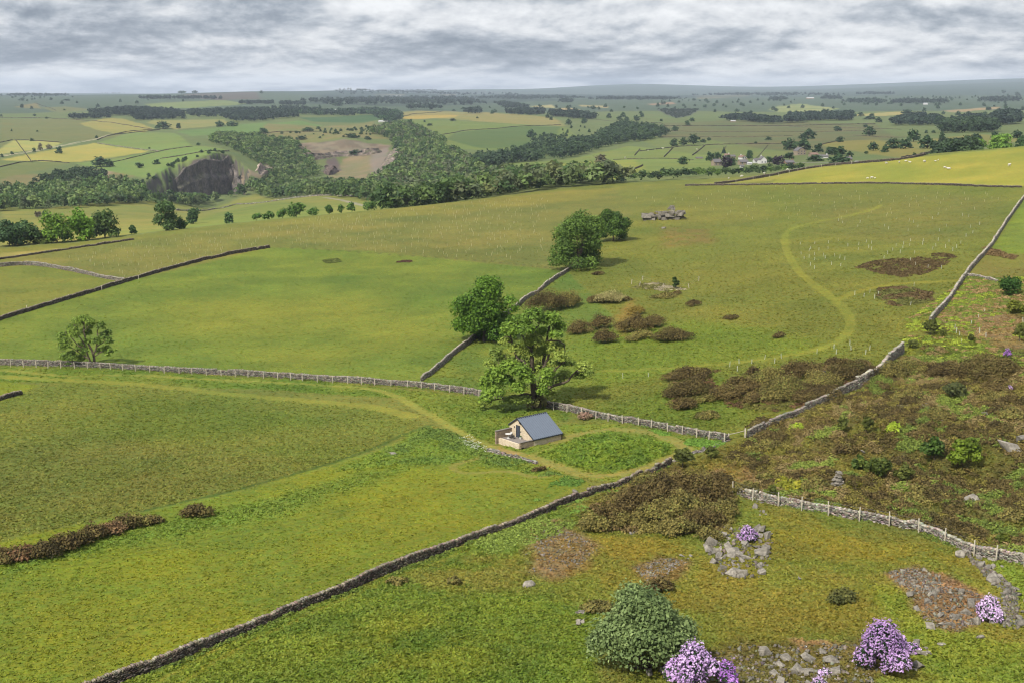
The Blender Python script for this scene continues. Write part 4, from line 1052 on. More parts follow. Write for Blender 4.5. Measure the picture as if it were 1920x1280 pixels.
# the airy tree on the left wall
def airy_tree():
    rng = np.random.default_rng(31); ub, vb = 176, 687; base = at(ub, vb); m, c = mpp(base)
    root = empty('hawthorn_tree', base); tag(root, 'lone airy tree with visible crooked limbs standing on the left wall', 'tree')
    L = [(163,600,12,10,0),(148,604,12,10,1),(178,606,10,9,-1),(194,612,10,9,0),(138,618,12,11,1),(120,634,11,12,0),(116,650,9,12,1),(130,648,13,12,-2),(146,628,12,12,-2),(150,650,12,12,2),(160,622,12,10,2),(198,630,12,10,1),(207,640,9,9,0),(188,640,10,9,-1),(200,654,10,8,1),(206,658,9,5,0),(122,668,10,9,0),(138,668,12,10,-1),(152,670,10,9,1),(165,660,8,8,-2),(184,656,8,7,2),(204,664,5,5,0),(130,680,10,6,0),(148,682,8,6,1),(168,640,8,8,0),(205,622,8,7,1),(170,612,9,8,1),(217,656,4,2,0)]
    B = px_blobs(base, ub, vb, L, rng); parts = []
    def P(u, v, dy=0.0): return np.array([(u - ub) * m, dy, (vb - v) * m / c - dy * .2])
    T = [([(176,689),(177,675),(176,664),(172,650),(164,636),(160,622),(162,602)], .36), ([(172,688),(168,672),(164,655),(160,640),(152,626),(146,610)], .26), ([(176,666),(184,650),(187,634),(186,622),(194,610)], .22), ([(168,672),(152,665),(138,655),(124,645)], .16), ([(184,650),(196,642),(205,634)], .13), ([(178,668),(190,660),(204,657),(218,656)], .13), ([(164,655),(148,646),(134,628),(126,622)], .15), ([(172,678),(156,678),(138,676)], .11), ([(160,622),(172,612),(180,604)], .11)]
    allf = []
    for t, r in T:
        dy = rng.normal(size=len(t)).cumsum() * .35; dy -= dy[0]
        pts = np.array([P(u, v, d) for (u, v), d in zip(t, dy)]); tt = np.linspace(0, 1, 12); s = np.linspace(0, 1, len(pts))
        pp = np.c_[np.interp(tt, s, pts[:, 0]), np.interp(tt, s, pts[:, 1]), np.interp(tt, s, pts[:, 2])] + rng.normal(size=(12, 3)) * .05
        parts.append(tube(pp, r * (1 - .7 * tt), 6)); allf.append(pp)
    allf = np.concatenate(allf)
    for b in B:
        for _ in range(3):
            q = b[:3] + rng.normal(size=3) * b[3:6] * .4; d = np.linalg.norm(allf - q, axis=1); j = np.argsort(d)[int(rng.integers(3))]
            parts.append(limb(allf[j], q, .06, .018, rng, .18, 5))
    V, F, _ = joinp(parts); mesh_np('trunk', V, F, M['bark'], smooth=True, parent=root)
    V, F, C = leaf_cloud(B, 7500, .22, [(80,102,42),(106,128,52),(130,150,62)], rng, shell=.15)
    mesh_np('crown', V, F, M['leaf'], C, parent=root)
airy_tree()
# grey-green willow at the bottom
def willow():
    p, w, h = px_size(1205, 1252, 206, 148)
    rng = np.random.default_rng(41); root = empty('willow_bush', p); tag(root, 'big grey-green willow bush on rocks at the bottom edge', 'bush')
    B = [(0, 0, h * .62, w * .26, w * .25, h * .36), (-.24*w, -.04*w, h*.38, .26*w, .22*w, .32*h), (.24*w, -.02*w, h*.36, .26*w, .22*w, .32*h), (0, -.22*w, h*.36, .30*w, .2*w, .34*h), (-.1*w, .1*w, h*.72, .18*w, .18*w, .26*h), (.12*w, -.1*w, h*.6, .2*w, .2*w, .28*h), (-.36*w, 0, h*.25, .16*w, .16*w, .22*h), (.37*w, -.05*w, h*.25, .15*w, .15*w, .22*h), (-.2*w,-.16*w,h*.42,.2*w,.16*w,.26*h),(.2*w,-.2*w,h*.36,.2*w,.16*w,.26*h),(0,.2*w,h*.4,.3*w,.2*w,.36*h)]
    sub = []
    for b in B:
        for _ in range(6):
            d = nrm(rng.normal(size=3)); d[2] = abs(d[2]) * .8
            sub.append((*(np.array(b[:3]) + d * np.array(b[3:]) * .72), b[3] * .4, b[4] * .4, b[5] * .38))
    V, F, C = leaf_cloud(np.array(B + sub), 24000, .15, [(88,106,62),(118,136,82),(150,166,106)], rng, shell=.62, lowcut=-.5)
    mesh_np('crown', V, F, M['leaf'], C, parent=root)
    parts = [limb((rng.normal() * .3, rng.normal() * .3, -.3), np.array(b[:3]) * [1, 1, .9], .16, .04, rng, .15) for b in B]
    V, F, _ = joinp(parts); mesh_np('trunk', V, F, M['bark'], smooth=True, parent=root)
willow()
# small trees and shrubs on the heath and in the paddock corner
SMALL = [(1280,876,38,38,'rowan_bush','dark blue-green shrub at the right corner of the paddock',DARKG,1.2),(1333,860,24,26,'rowan_bush','small dark shrub right of the rubble heap',DARKG,1.1),
 (1805,878,66,60,'rowan_tree','bright lime green young tree on the brown heath',[(52,86,26),(70,108,34),(92,132,46)],1.0),(1752,862,50,44,'rowan_tree','dark green young tree left of the lime green one',[(34,70,36),(48,90,42),(70,112,52)],1.0),
 (1892,554,56,33,'holly_tree','dark round holly at the right edge',[(28,66,26),(40,88,34),(60,108,44)],1.2),(1905,588,44,24,'holly_tree','low dark green bush below the round holly at the right edge',[(60,86,34),(76,104,40),(92,118,46)],1.0),
 (1790,748,44,40,'pine_tree','dusky blue-green young pine in the middle of the heath',[(42,64,44),(54,78,50),(68,92,58)],.9),(1581,812,22,36,'pine_tree','slim blue-green sapling left of the pale boulder on the heath',DARKG,.9),
 (1624,812,26,34,'pine_tree','second dark sapling right of the slim one on the heath',DARKG,.9),(1674,806,24,20,'bracken_clump','small lime yellow fern clump on the heath',[(130,150,40),(150,170,50),(170,186,60)],.9),
 (1492,802,30,12,'bracken_clump','lime yellow low ferns below the heath wall',[(130,150,44),(150,166,52),(160,176,60)],.8),(1612,882,36,30,'rowan_bush','dark green scrub left of the hollow in the lower heath',[(34,66,32),(50,84,38),(72,100,46)],1.0),
 (1650,896,60,38,'rowan_bush','widest dark green scrub above the cairn on the lower heath',[(38,66,34),(54,84,40),(72,98,46)],1.0),(1692,902,34,34,'pine_tree','dull green sapling right of the widest scrub',DARKG,.9),
 (1744,628,34,26,'rowan_bush','dark green shrub where the steep right wall ends',DARKG,1.0),(1768,631,12,16,'rowan_bush','tiny dark shrub beside the steep wall end',DARKG,1.0),(1821,641,14,14,'rowan_bush','tiny dark shrub among white guards on dry bracken',DARKG,1.0),
 (1911,640,24,38,'pine_tree','dark upright sapling at the right edge on the dry bracken',DARKG,.9),(1447,930,20,22,'rowan_bush','small dark shrub behind the posted wall',DARKG,1.0),(1711,652,26,14,'rowan_bush','dark shrub along the ruined wall end above the heath',DARKG,1.0),
 (1266,541,16,24,'pine_tree','tiny dark conifer beside the brushwood pile on the knoll',[(30,60,30),(40,74,36),(54,90,42)],.9),(1880,1022,36,24,'rowan_bush','green scrub behind the wall at the right edge',[(50,80,34),(68,96,40),(84,108,46)],1.0),
 (1476,915,46,26,'bracken_clump','light green ferns behind the posted wall',[(84,110,40),(104,130,48),(128,150,56)],.8),(1600,700,1,1,None,'',None,0)]
for i, (u, v, w_, h_, nm, lb, cols, ds) in enumerate(SMALL):
    if nm is None: continue
    cols = [(r_ * 1.2 + 10, g_ * 1.04, b_ * .9) for r_, g_, b_ in cols] if cols[0][1] < 112 else cols
    p, w, h = px_size(u, v, w_, h_)
    n = int(min(2600, 260 + 60 * w * h))
    if 'tree' in nm or 'bush' in nm: tree_at(nm, lb, p, w, h, cols, n, .24, 60 + i, bf=.02, k=10, rsc=.42, limbs=4, shell=.4, trunk_r=.09, cat='tree' if 'tree' in nm else 'bush', lowcut=-.8)
    else: bush(u, v, w_, h_, lb, cols, nm, 'fern', .2, 5, 60 + i, mat='leaf', twig=False)
# bracken spread over the upper heath shoulder is built with the ground cover further down
# ================================================================== HEATHER AND GORSE
HB = [(56,47,28),(78,66,36),(98,84,46),(90,86,44)]        # brown heather
HO = [(72,70,36),(96,90,46),(120,108,56),(104,110,52)]                 # olive gorse
HK = [(52,46,26),(74,64,34),(92,80,42),(78,80,38)]         # dark hedge gorse
BU = [(1022,582,62,50,HB,'wide brown heather mound against the narrow wall'),(1066,574,48,34,HO,'olive right shoulder of heather beside the wide brown mound'),(1140,566,52,28,[(120,112,70),(140,130,84),(110,118,60)],'pale straw bush on the knoll'),
 (1116,566,28,16,HB,'small brown bush left of the pale straw bush'),(1173,562,20,10,HB,'tiny brown bush right of the pale straw bush'),(1128,612,42,32,HB,'dark brown bush in the middle of the knoll'),(1084,622,46,26,HB,'low brown bush nearest the big old tree'),
 (1132,640,42,30,HB,'dark brown bush lowest in the knoll group'),(1192,588,30,22,[(110,96,40),(130,112,48),(90,76,40)],'mustard-topped gorse at the head of the knoll group'),(1190,620,56,40,HB,'largest dark gorse of the knoll group'),(1222,612,40,30,HB,'dark gorse right side of the largest knoll bush'),
 (1200,634,44,22,HO,'olive foot of gorse below the largest knoll bush'),(1260,636,64,30,HK,'dark spreading gorse right of the knoll group'),(1300,571,26,15,HB,'small round brown bush above the knoll group'),(1370,596,24,10,HB,'tiny reddish brown bush in the open right field'),
 (1460,632,20,15,HB,'lone round dark bush in the right field near the mown track'),(1245,556,44,9,HO,'flat olive scrub below the brushwood pile'),(1268,550,18,9,HB,'small brown tuft below the little conifer'),(1121,514,22,9,HB,'small brown tuft behind the dense tree pair'),
 (1292,706,76,24,HB,'long low heather at the top of the slope group'),(1292,738,76,36,HK,'dark domed heather on the slope right of the shed'),(1284,764,44,28,HB,'brown heather below the dark domed one'),(1262,742,34,26,HO,'olive heather at the left of the slope group'),(1326,780,42,16,HO,'low olive heather nearest the paddock wall'),
 (1325,752,30,20,HO,'small olive bush between heathers on the slope'),(1376,742,80,44,HB,'wide brown gorse left of the heath wall'),(1412,752,40,24,HB,'reddish brown heather in front of the wide gorse'),(1432,722,60,40,HO,'olive gorse behind the wide brown one'),
 (1490,706,80,40,HB,'brown heather crown above the heath wall'),(1470,742,90,44,HO,'broad olive gorse halfway along the heath wall'),(1530,745,84,34,HB,'brown gorse touching the heath wall'),(1540,718,70,30,HO,'olive gorse behind the square grey stone'),(1600,706,80,38,HK,'darkest gorse near the rocky wall bend'),
 (1566,682,42,20,HB,'small grey-brown heather at the back of the slope group'),(1412,703,28,22,HB,'reddish tuft at the left end of the heather slope'),(1432,796,54,18,HB,'low brown heather beside the heath wall foot'),(1096,784,26,18,[(120,92,80),(140,112,96),(104,100,60)],'small pinkish dead bush on the wall behind the shed'),
 (370,964,56,26,HK,'single dark gorse bush alone in the lower left meadow'),(745,1092,36,16,HO,'grey-olive tuft in front of the long dark wall'),(852,1093,24,22,HO,'small olive tuft in a hollow right of the long wall'),
 (1122,1140,62,20,HO,'low brown-olive bush behind the willow'),(1236,1104,52,30,HB,'brown heather above the willow'),(1577,1124,52,28,[(62,66,34),(80,82,40),(96,94,46)],'lone round dark bush on the mossy slope'),(1846,706,110,46,HK,'long dark heather bank on the upper heath'),(1770,700,60,30,HB,'brown heather left end of the dark bank'),
 (1690,700,70,40,HO,'olive heather beyond the rocky wall bend'),(1398,925,50,30,HO,'olive gorse left end of the posted wall'),(1010,880,26,10,HB,'reddish dock patch beside the paddock track')]
for i, (u, v, w_, h_, cols, lb) in enumerate(BU):
    bush(u, v, w_, h_, lb, cols, 'gorse_bush' if cols in (HO, HK) else 'heather_bush', 'bush', .135 if v > 560 else .18, 5.5, 200 + i)
# gorse hedge at the left edge
for i, (u, v, w_, h_, cols) in enumerate([(8,1050,60,34,HB),(45,1046,52,34,[(92,66,44),(112,82,56),(80,74,40)]),(85,1040,56,40,HK),(122,1028,52,40,HB),(150,1020,44,36,HK),(178,1006,50,34,HB),(208,998,48,34,[(96,74,50),(116,92,62),(84,78,44)]),(238,988,46,30,HK),(268,982,40,26,HO),(290,978,30,22,HK)]):
    bush(u, v, w_, h_, ['reddish gorse bush at the left end of the gorse hedge','rusty brown gorse bush second from the left end of the hedge','blackish gorse bush third from the left end of the hedge','brown gorse bush fourth from the left in the hedge','narrow blackish gorse bush fifth from the left in the hedge','brown gorse bush in the middle right of the hedge','pinkish brown gorse bush fourth from the right end of the hedge','dark gorse bush third from the right end of the hedge','olive gorse bush second from the right end of the hedge','small dark gorse bush at the right end of the hedge'][i], cols, 'gorse_bush', 'bush', .135, 6, 300 + i, group='gorse hedge in the left meadow')
# the big heather mound below the paddock
MO = [(1115,992,60,36,HO),(1150,975,60,50,HB),(1190,950,70,56,HB),(1180,985,60,36,HO),(1235,930,80,50,HB),(1230,975,70,50,HO),(1280,920,80,46,HB),(1280,965,70,56,HO),(1330,935,80,60,HB),(1320,985,70,46,HB),(1355,965,56,40,HO),(1270,1000,70,40,HO),(1330,1010,46,30,HO),(1220,905,60,26,HO),(1350,905,44,26,HB)]
for i, (u, v, w_, h_, cols) in enumerate(MO):
    bush(u, v, w_, h_, 'brown and olive heather bushes massed below the paddock wall', cols, 'heather_bush', 'bush', .13, 5.5, 400 + i, group='heather mound below the paddock')

# heather bushes that stand up out of the heath
_rh = np.random.default_rng(61); _n = 0
for _k in range(400):
    u, v = _rh.uniform(1410, 1915), _rh.uniform(690, 1030)
    P_ = np.array([(1405,830),(1500,785),(1610,740),(1700,690),(1915,700),(1915,1040),(1800,1000),(1640,960),(1500,936),(1430,915)], float)
    if poly_sd(np.array([u]), np.array([v]), P_)[0] < 6 or vnoise(np.array([u / 70]), np.array([v / 38]), 9)[0] < .45: continue
    if any(abs(u - a) < 34 and abs(v - b) < 30 for a, b in [(1571,900),(1805,865),(1752,850),(1790,738),(1581,800),(1624,800),(1618,845),(1895,840),(1640,885)]): continue
    w_ = _rh.uniform(22, 52)
    bush(u, v, w_, w_ * _rh.uniform(.34, .52), 'brown heather bush standing up out of the rough heath', [HB, HO, HK, HB][int(_rh.integers(4))], 'heather_bush', 'bush', .14, 5, 600 + _n, group='heather bushes on the heath', twig=False, k=10)
    _n += 1
    if _n >= 62: break
# ================================================================== THE SHED
def brick_mat(name, c1, c2, mortar, bw=.42, bh=.17):
    m, nt, N, L = new_mat(name)
    out = nd(N, 'ShaderNodeOutputMaterial'); bs = nd(N, 'ShaderNodeBsdfPrincipled'); L.new(bs.outputs[0], out.inputs[0]); bs.inputs['Roughness'].default_value = .9
    tc = nd(N, 'ShaderNodeTexCoord'); sp = nd(N, 'ShaderNodeSeparateXYZ'); L.new(tc.outputs['Object'], sp.inputs[0])
    cv = nd(N, 'ShaderNodeCombineXYZ'); L.new(math_n(N, L, 'ADD', sp.outputs[0], sp.outputs[1]), cv.inputs[0]); L.new(sp.outputs[2], cv.inputs[1])
    b = nd(N, 'ShaderNodeTexBrick'); L.new(cv.outputs[0], b.inputs['Vector']); b.offset = .5
    b.inputs['Scale'].default_value = 1; b.inputs['Brick Width'].default_value = bw; b.inputs['Row Height'].default_value = bh; b.inputs['Mortar Size'].default_value = .018
    b.inputs['Color1'].default_value = (*alb(c1), 1); b.inputs['Color2'].default_value = (*alb(c2), 1); b.inputs['Mortar'].default_value = (*alb(mortar), 1)
    n = noise(N, L, tc.outputs['Object'], 3.2, 4, .7)
    c = scale_col(N, L, b.outputs['Color'], math_n(N, L, 'ADD', math_n(N, L, 'MULTIPLY', n, .9), .55)); L.new(c, bs.inputs['Base Color'])
    bp = nd(N, 'ShaderNodeBump'); bp.inputs['Distance'].default_value = .03; bp.inputs['Strength'].default_value = .6; L.new(b.outputs['Fac'], bp.inputs['Height']); bp.invert = True
    L.new(bp.outputs[0], bs.inputs['Normal'])
    return m
M['shed_stone'] = brick_mat('shed_sandstone', (238,220,188), (214,192,158), (228,214,190))
M['terrace_stone'] = brick_mat('terrace_stone', (182,160,130), (142,124,102), (150,134,114))
M['paving'] = brick_mat('stone_flags', (150,140,132), (132,124,118), (104,100,94), .8, .6)
M['roof_metal'] = plain_mat('roof_sheet', (128,138,152), .45, .12, 2.0, metal=.25, spec=.5)
M['roof_dark'] = plain_mat('dark_trim', (52,56,62), .5)
M['door'] = plain_mat('grey_door', (74,78,88), .5)
M['glass'] = plain_mat('window_glass', (70,80,92), .12, .05, spec=.6)
M['white'] = plain_mat('white_paint', (236,234,228), .5, .06)
M['black'] = plain_mat('black_iron', (34,34,36), .5)
def prism(pts, d0, d1):
    """extrude a yz polygon along x"""
    n = len(pts); V = [(d0, y, z) for y, z in pts] + [(d1, y, z) for y, z in pts]
    return V, [list(range(n))[::-1], list(range(n, 2 * n))] + [[i, (i + 1) % n, n + (i + 1) % n, n + i] for i in range(n)]
def pymesh(name, V, F, mat, parent=None, smooth=False):
    me = bpy.data.meshes.new(name); me.from_pydata([tuple(map(float, v)) for v in V], [], [tuple(map(int, f)) for f in F]); me.materials.append(mat); me.update()
    o = bpy.data.objects.new(name, me); COL.objects.link(o)
    if parent is not None: o.parent = parent
    return o
def box(x0, x1, y0, y1, z0, z1):
    V = [(x, y, z) for z in (z0, z1) for x, y in ((x0, y0), (x1, y0), (x1, y1), (x0, y1))]
    return V, [(3,2,1,0),(4,5,6,7),(0,1,5,4),(1,2,6,5),(2,3,7,6),(3,0,4,7)]
def merge(items):
    V, F = [], []
    for v, f in items:
        o = len(V); V += list(v); F += [[i + o for i in q] for q in f]
    return V, F
def build_shed():
    a, b = at(1001, 835), at(1053, 823)
    X = Vector((b.x - a.x, b.y - a.y, 0)); L = X.length; X.normalize(); Y = Vector((-X.y, X.x, 0))
    def proj(p):
        d = Vector(p) - Vector((0, 0, CAM_Z)); dep = d.y * CT - d.z * ST
        return 960 + F_PX * d.x / dep, 640 - F_PX * (d.y * ST + d.z * CT) / dep
    Wd = next(w for w in np.arange(2, 14, .02) if proj(a + Y * w)[0] < 955.3)
    m, c = mpp(a); pk = next(w for w in np.arange(0, Wd, .02) if proj(a + Y * w)[0] < 970.8)
    He = 12 * m / c; Hp = (proj(a + Y * pk)[1] - 783.8) * m / c; Hl = Hp - (Hp - He) / pk * (Wd - pk)
    print('shed', round(L, 2), round(Wd, 2), 'peak at', round(pk, 2), 'heights', round(He, 2), round(Hp, 2), round(Hl, 2))
    rz = math.atan2(X.y, X.x)
    root = empty('stone_shed', a, rz); tag(root, 'small pale stone shed with grey sheet-metal catslide roof and dark door', 'shed')
    pts = [(0, -.8), (Wd, -.8), (Wd, Hl), (pk, Hp), (0, He)]
    V, F = prism(pts[::-1], 0, L); pymesh('wall', V, F, M['shed_stone'], root)
    # roof sheets with raised ribs; verge and eaves stand out a little
    s1 = (Hp - He) / pk; e, t = .14, .07
    V, F = prism([(-e, He - s1 * e + .02), (pk, Hp + .02), (pk, Hp + .02 + t), (-e, He - s1 * e + .02 + t)], -.16, L + .16)
    s2 = (Hp - Hl) / (Wd - pk)
    V2, F2 = prism([(pk, Hp + .02), (Wd + e, Hl - s2 * e + .02), (Wd + e, Hl - s2 * e + .02 + t), (pk, Hp + .02 + t)], -.16, L + .16)
    items = [(V, F), (V2, F2)]
    nr = 15
    for i in range(nr):
        x = -.08 + (L + .16) * i / (nr - 1)
        items.append(prism([(-e - .01, He - s1 * e + t), (pk, Hp + t), (pk, Hp + t + .11), (-e - .01, He - s1 * e + t + .11)], x - .06, x + .06))
        items.append(prism([(pk, Hp + t), (Wd + e, Hl - s2 * e + t), (Wd + e, Hl - s2 * e + t + .11), (pk, Hp + t + .11)], x - .06, x + .06))
    V, F = merge(items); roof = pymesh('roof', V, F, M['roof_metal'], root)
    V, F = prism([(pk - .2, Hp - .2 * s1 + .16), (pk, Hp + .19), (pk + .2, Hp - .2 * s2 + .16), (pk, Hp + .12)], -.18, L + .18); pymesh('ridge_cap', V, F, M['roof_dark'], roof)
    for sx, x in ((-1, -.2), (1, L + .17)):
        V, F = merge([prism([(-e, He - s1 * e - .12), (pk, Hp - .1), (pk, Hp + .11), (-e, He - s1 * e + .1)], x, x + .035), prism([(pk, Hp - .1), (Wd + e, Hl - s2 * e - .12), (Wd + e, Hl - s2 * e + .1), (pk, Hp + .11)], x, x + .035)])
        pymesh('bargeboard', V, F, M['roof_dark'], roof)
    V, F = box(-.16, L + .16, -e - .13, -e - .01, He - s1 * e - .08, He - s1 * e + .04); pymesh('gutter', V, F, M['roof_dark'], root)
    V, F = box(L - .05, L + .05, -.13, -.03, -.3, He - .2); pymesh('downpipe', V, F, M['black'], root)
    fl = .58
    # door with frame and glazed pane, standing 30 mm proud of the gable
    dy = next(w for w in np.arange(0, Wd, .02) if proj(a + Y * w)[0] < 971.6)
    V, F = merge([box(-.05, -.003, dy - .52, dy - .44, fl, fl + 2.1), box(-.05, -.003, dy + .44, dy + .52, fl, fl + 2.1), box(-.05, -.003, dy - .44, dy + .44, fl + 2.02, fl + 2.1)])
    d = pymesh('door', *box(-.03, -.004, dy - .44, dy + .44, fl, fl + 2.02), M['door'], root)
    pymesh('frame', V, F, M['roof_dark'], d); pymesh('pane', *box(-.042, -.03, dy - .36, dy - .03, fl + .15, fl + 1.9), M['glass'], d); pymesh('handle', *box(-.075, -.03, dy + .3, dy + .36, fl + .95, fl + 1.1), M['black'], d)
    pymesh('lintel', *box(-.022, .0, dy - .75, dy + .75, fl + 2.1, fl + 2.32), M['shed_stone'], root)
    ly = next(w for w in np.arange(0, Wd, .02) if proj(a + Y * w)[0] < 976.8)
    lm = pymesh('wall_lamp', *merge([box(-.12, -.003, ly - .12, ly + .12, 3.0, 3.3), box(-.3, -.08, ly - .2, ly + .2, 3.18, 3.36)]), M['black'], root)
    for yy, zz in ((dy + .95, fl + 1.55), (dy - .75, fl + 1.0)):
        pymesh('socket_box', *box(-.07, -.003, yy - .09, yy + .09, zz, zz + .2), M['black'], root)
    # raised terrace in front of the gable: its own stone things
    T = next(w for w in np.arange(0, 8, .02) if proj(a - X * w)[0] < 976)
    tr = empty('stone_terrace', a - X * .0, rz); tag(tr, 'raised flagged terrace with low stone walls at the shed door', 'terrace')
    yl = next(w for w in np.arange(0, Wd, .02) if proj(a - X * T + Y * w)[0] < 932.5)
    V, F = merge([box(-T + .38, -.01, .36, yl - .36, -.8, fl)]); pymesh('paving', V, F, M['paving'], tr)
    pymesh('wall', *box(-T, -.02, 0.02, .34, -.8, fl + .38), M['terrace_stone'], tr)
    pymesh('wall', *box(-T, -T + .36, .345, yl - .36, -.8, fl + .06), M['shed_stone'], tr)
    pymesh('wall', *box(-T - .5, -.02, yl - .34, yl, -.8, fl + 1.25), M['terrace_stone'], tr)
    pymesh('coping', *box(-T - .55, -.02, yl - .38, yl + .04, fl + 1.252, fl + 1.34), M['paving'], tr)
    pymesh('coping', *box(-T - .03, -.02, -.02, .38, fl + .382, fl + .45), M['paving'], tr)
    pymesh('drain_hole', *box(-T + .25, -T + .75, -.02, .03, -.2, .12), M['black'], tr)
    def W3(x, y, z): return a + X * x + Y * y + Vector((0, 0, z))
    def cyl(r, z0, z1, n=20, r2=None):
        r2 = r2 or r
        V = [(r * math.cos(2*PI*i/n), r * math.sin(2*PI*i/n), z0) for i in range(n)] + [(r2 * math.cos(2*PI*i/n), r2 * math.sin(2*PI*i/n), z1) for i in range(n)]
        return V, [list(range(n))[::-1], list(range(n, 2*n))] + [[i, (i+1) % n, n + (i+1) % n, n + i] for i in range(n)]
    tb = empty('garden_table', W3(-T * .52, yl - 1.25, fl), rz); tag(tb, 'round white garden table on the shed terrace', 'table')
    pymesh('tabletop', *cyl(.55, .70, .74, 24), M['white'], tb); pymesh('pedestal', *cyl(.07, .06, .70, 10), M['white'], tb); pymesh('foot', *cyl(.3, 0, .06, 16, .2), M['white'], tb)
    for i, (x, y, r, mt, lb) in enumerate([(-T * .28, yl - 1.05, 0.3, 'white', 'white chair between the white table and the gable'), (-T * .42, yl - 2.15, 2.0, 'black', 'dark metal chair right of the white table')]):
        ch = empty('garden_chair', W3(x, y, fl), rz + r); tag(ch, lb, 'chair')
        pymesh('seat', *box(-.21, .21, -.21, .21, .43, .47), M[mt], ch); pymesh('backrest', *box(.17, .21, -.2, .2, .5, .88), M[mt], ch)
        for sx in (-1, 1):
            for sy in (-1, 1): pymesh('leg', *box(sx * .19 - .018, sx * .19 + .018, sy * .19 - .018, sy * .19 + .018, 0, .43 if sx < 0 else .5), M[mt], ch)
    pot = empty('plant_pot', W3(-.35, dy - 1.05, fl), rz); tag(pot, 'small white pot beside the shed door', 'pot')
    pymesh('pot', *cyl(.16, 0, .34, 14, .22), M['white'], pot); 
    rg = np.random.default_rng(3); V, F, C = leaf_cloud([(0, 0, .42, .2, .2, .16)], 60, .07, [(70,104,50),(96,126,60)], rg); mesh_np('plant', V, F, M['leaf'], C, parent=pot)
build_shed()

# ================================================================== STONES
def rock_mesh(i, rounded):
    rng = np.random.default_rng(500 + i + 50 * rounded)
    bm = bmesh.new(); asp = rng.uniform(.45, 1.0, 3); asp[2] *= .75
    if rounded:
        for _ in range(34):
            d = nrm(rng.normal(size=3)); bm.verts.new(d * asp * .5 * rng.uniform(.86, 1.08))
    else:
        ax = rng.normal(size=3) * .25
        for _ in range(13):
            q = np.sign(rng.normal(size=3)) * rng.uniform(.55, 1, 3); q[0] += ax[0] * q[2]; q[1] += ax[1] * q[2]
            bm.verts.new(q * asp * .5)
    r = bmesh.ops.convex_hull(bm, input=bm.verts[:]); bmesh.ops.delete(bm, geom=[g for g in r['geom_interior'] if isinstance(g, bmesh.types.BMVert)], context='VERTS')
    bmesh.ops.bevel(bm, geom=bm.edges[:], offset=.02, segments=1, affect='EDGES')
    me = bpy.data.meshes.new('boulder'); bm.to_mesh(me); bm.free(); me.materials.append(M['rock']); return me
ROCKA = [rock_mesh(i, 0) for i in range(9)]; ROCKR = [rock_mesh(i, 1) for i in range(6)]
def put_rock(x, y, s, label, group, rng, rounded=False, sink=.16, name='boulder', lift=0.0, flat=1.0):
    me = (ROCKR if rounded else ROCKA)[int(rng.integers(6 if rounded else 9))]
    o = bpy.data.objects.new(name, me); COL.objects.link(o)
    o.location = (x, y, float(ground_z(x, y)) + s * (.28 - sink) * flat + lift); o.rotation_euler = (rng.normal() * .3, rng.normal() * .3, rng.uniform(0, 6.28)); o.scale = (s * rng.uniform(.85, 1.2), s * rng.uniform(.7, 1.1), s * rng.uniform(.7, 1.1) * flat)
    tag(o, label, 'boulder', group); return o
def rocks(poly, n, smin, smax, label, group, seed, rounded=False, line=False, spread=1.0):
    rng = np.random.default_rng(seed)
    if line:
        L = resample(W(poly), .05); Q = L[rng.integers(len(L), size=n)] + rng.normal(size=(n, 2)) * spread
    else: Q = scatter_poly(poly, n, rng, None)
    for q in Q:
        put_rock(q[0], q[1], (smin + (smax - smin) * rng.random() ** 2.2) * .9, label, group, rng, rounded)
rocks([(1316,1010),(1360,985),(1385,1005),(1440,985),(1450,1010),(1425,1045),(1440,1075),(1390,1092),(1350,1075),(1330,1050)], 78, .55, 2.1, 'grey angular boulder in the loose pile around the small purple bush', 'boulders around the small purple bush', 1)
rocks([(1076,1140),(1098,1142),(1098,1172),(1082,1172)], 6, .8, 1.6, 'grey boulder in the small heap left of the willow', 'boulders left of the willow', 2)
rocks([(1155,970),(1205,968),(1222,995),(1180,1004),(1155,992)], 15, .5, 1.5, 'grey stone in the heap at the lower left of the heather mound', 'stones at the heather mound', 3)
rocks([(1283,940),(1340,945),(1335,985),(1300,985)], 12, .5, 1.4, 'grey stone showing through the right side of the heather mound', 'stones in the heather mound', 4)
rocks([(1405,940),(1430,938),(1440,965),(1410,968)], 9, .4, 1.3, 'grey stone in the little heap below the posted wall', 'stones below the posted wall', 5)
rocks([(1668,1070),(1716,1064),(1760,1080),(1740,1110),(1700,1110)], 12, .4, .9, 'grey stone in the dark scree at the head of the orange scar', 'stones in the dark scree', 6)
rocks([(1700,1110),(1760,1085),(1835,1120),(1850,1165),(1790,1190),(1740,1175)], 34, .5, 2.0, 'pale boulder on the orange earth scar at lower right', 'boulders on the orange scar', 7)
rocks([(1806,1030),(1840,1052),(1870,1080),(1895,1105),(1902,1135),(1880,1155),(1905,1180)], 44, .8, 2.1, 'rounded grey boulder in the tumbled row curving below the lower right wall', 'tumbled boulder row', 8, rounded=True, line=True, spread=.9)
rocks([(1692,1200),(1720,1195),(1760,1225),(1735,1262),(1700,1255)], 16, .6, 1.7, 'grey boulder beside the largest purple bush', 'boulders beside the largest purple bush', 9)
rocks([(1425,1225),(1480,1210),(1560,1215),(1600,1260),(1540,1290),(1420,1290)], 30, .5, 1.9, 'pale rock in the bare hollow at the bottom edge', 'rocks in the bottom hollow', 10)
rocks([(1200,1250),(1240,1240),(1320,1262),(1300,1285),(1215,1268)], 9, .5, 1.3, 'pale stone under the willow bush', 'stones under the willow', 11)
rocks([(1238,1048),(1300,1040),(1305,1056),(1260,1066)], 11, .4, 1.0, 'grey stone on the bare earth above the willow', 'stones above the willow', 12)
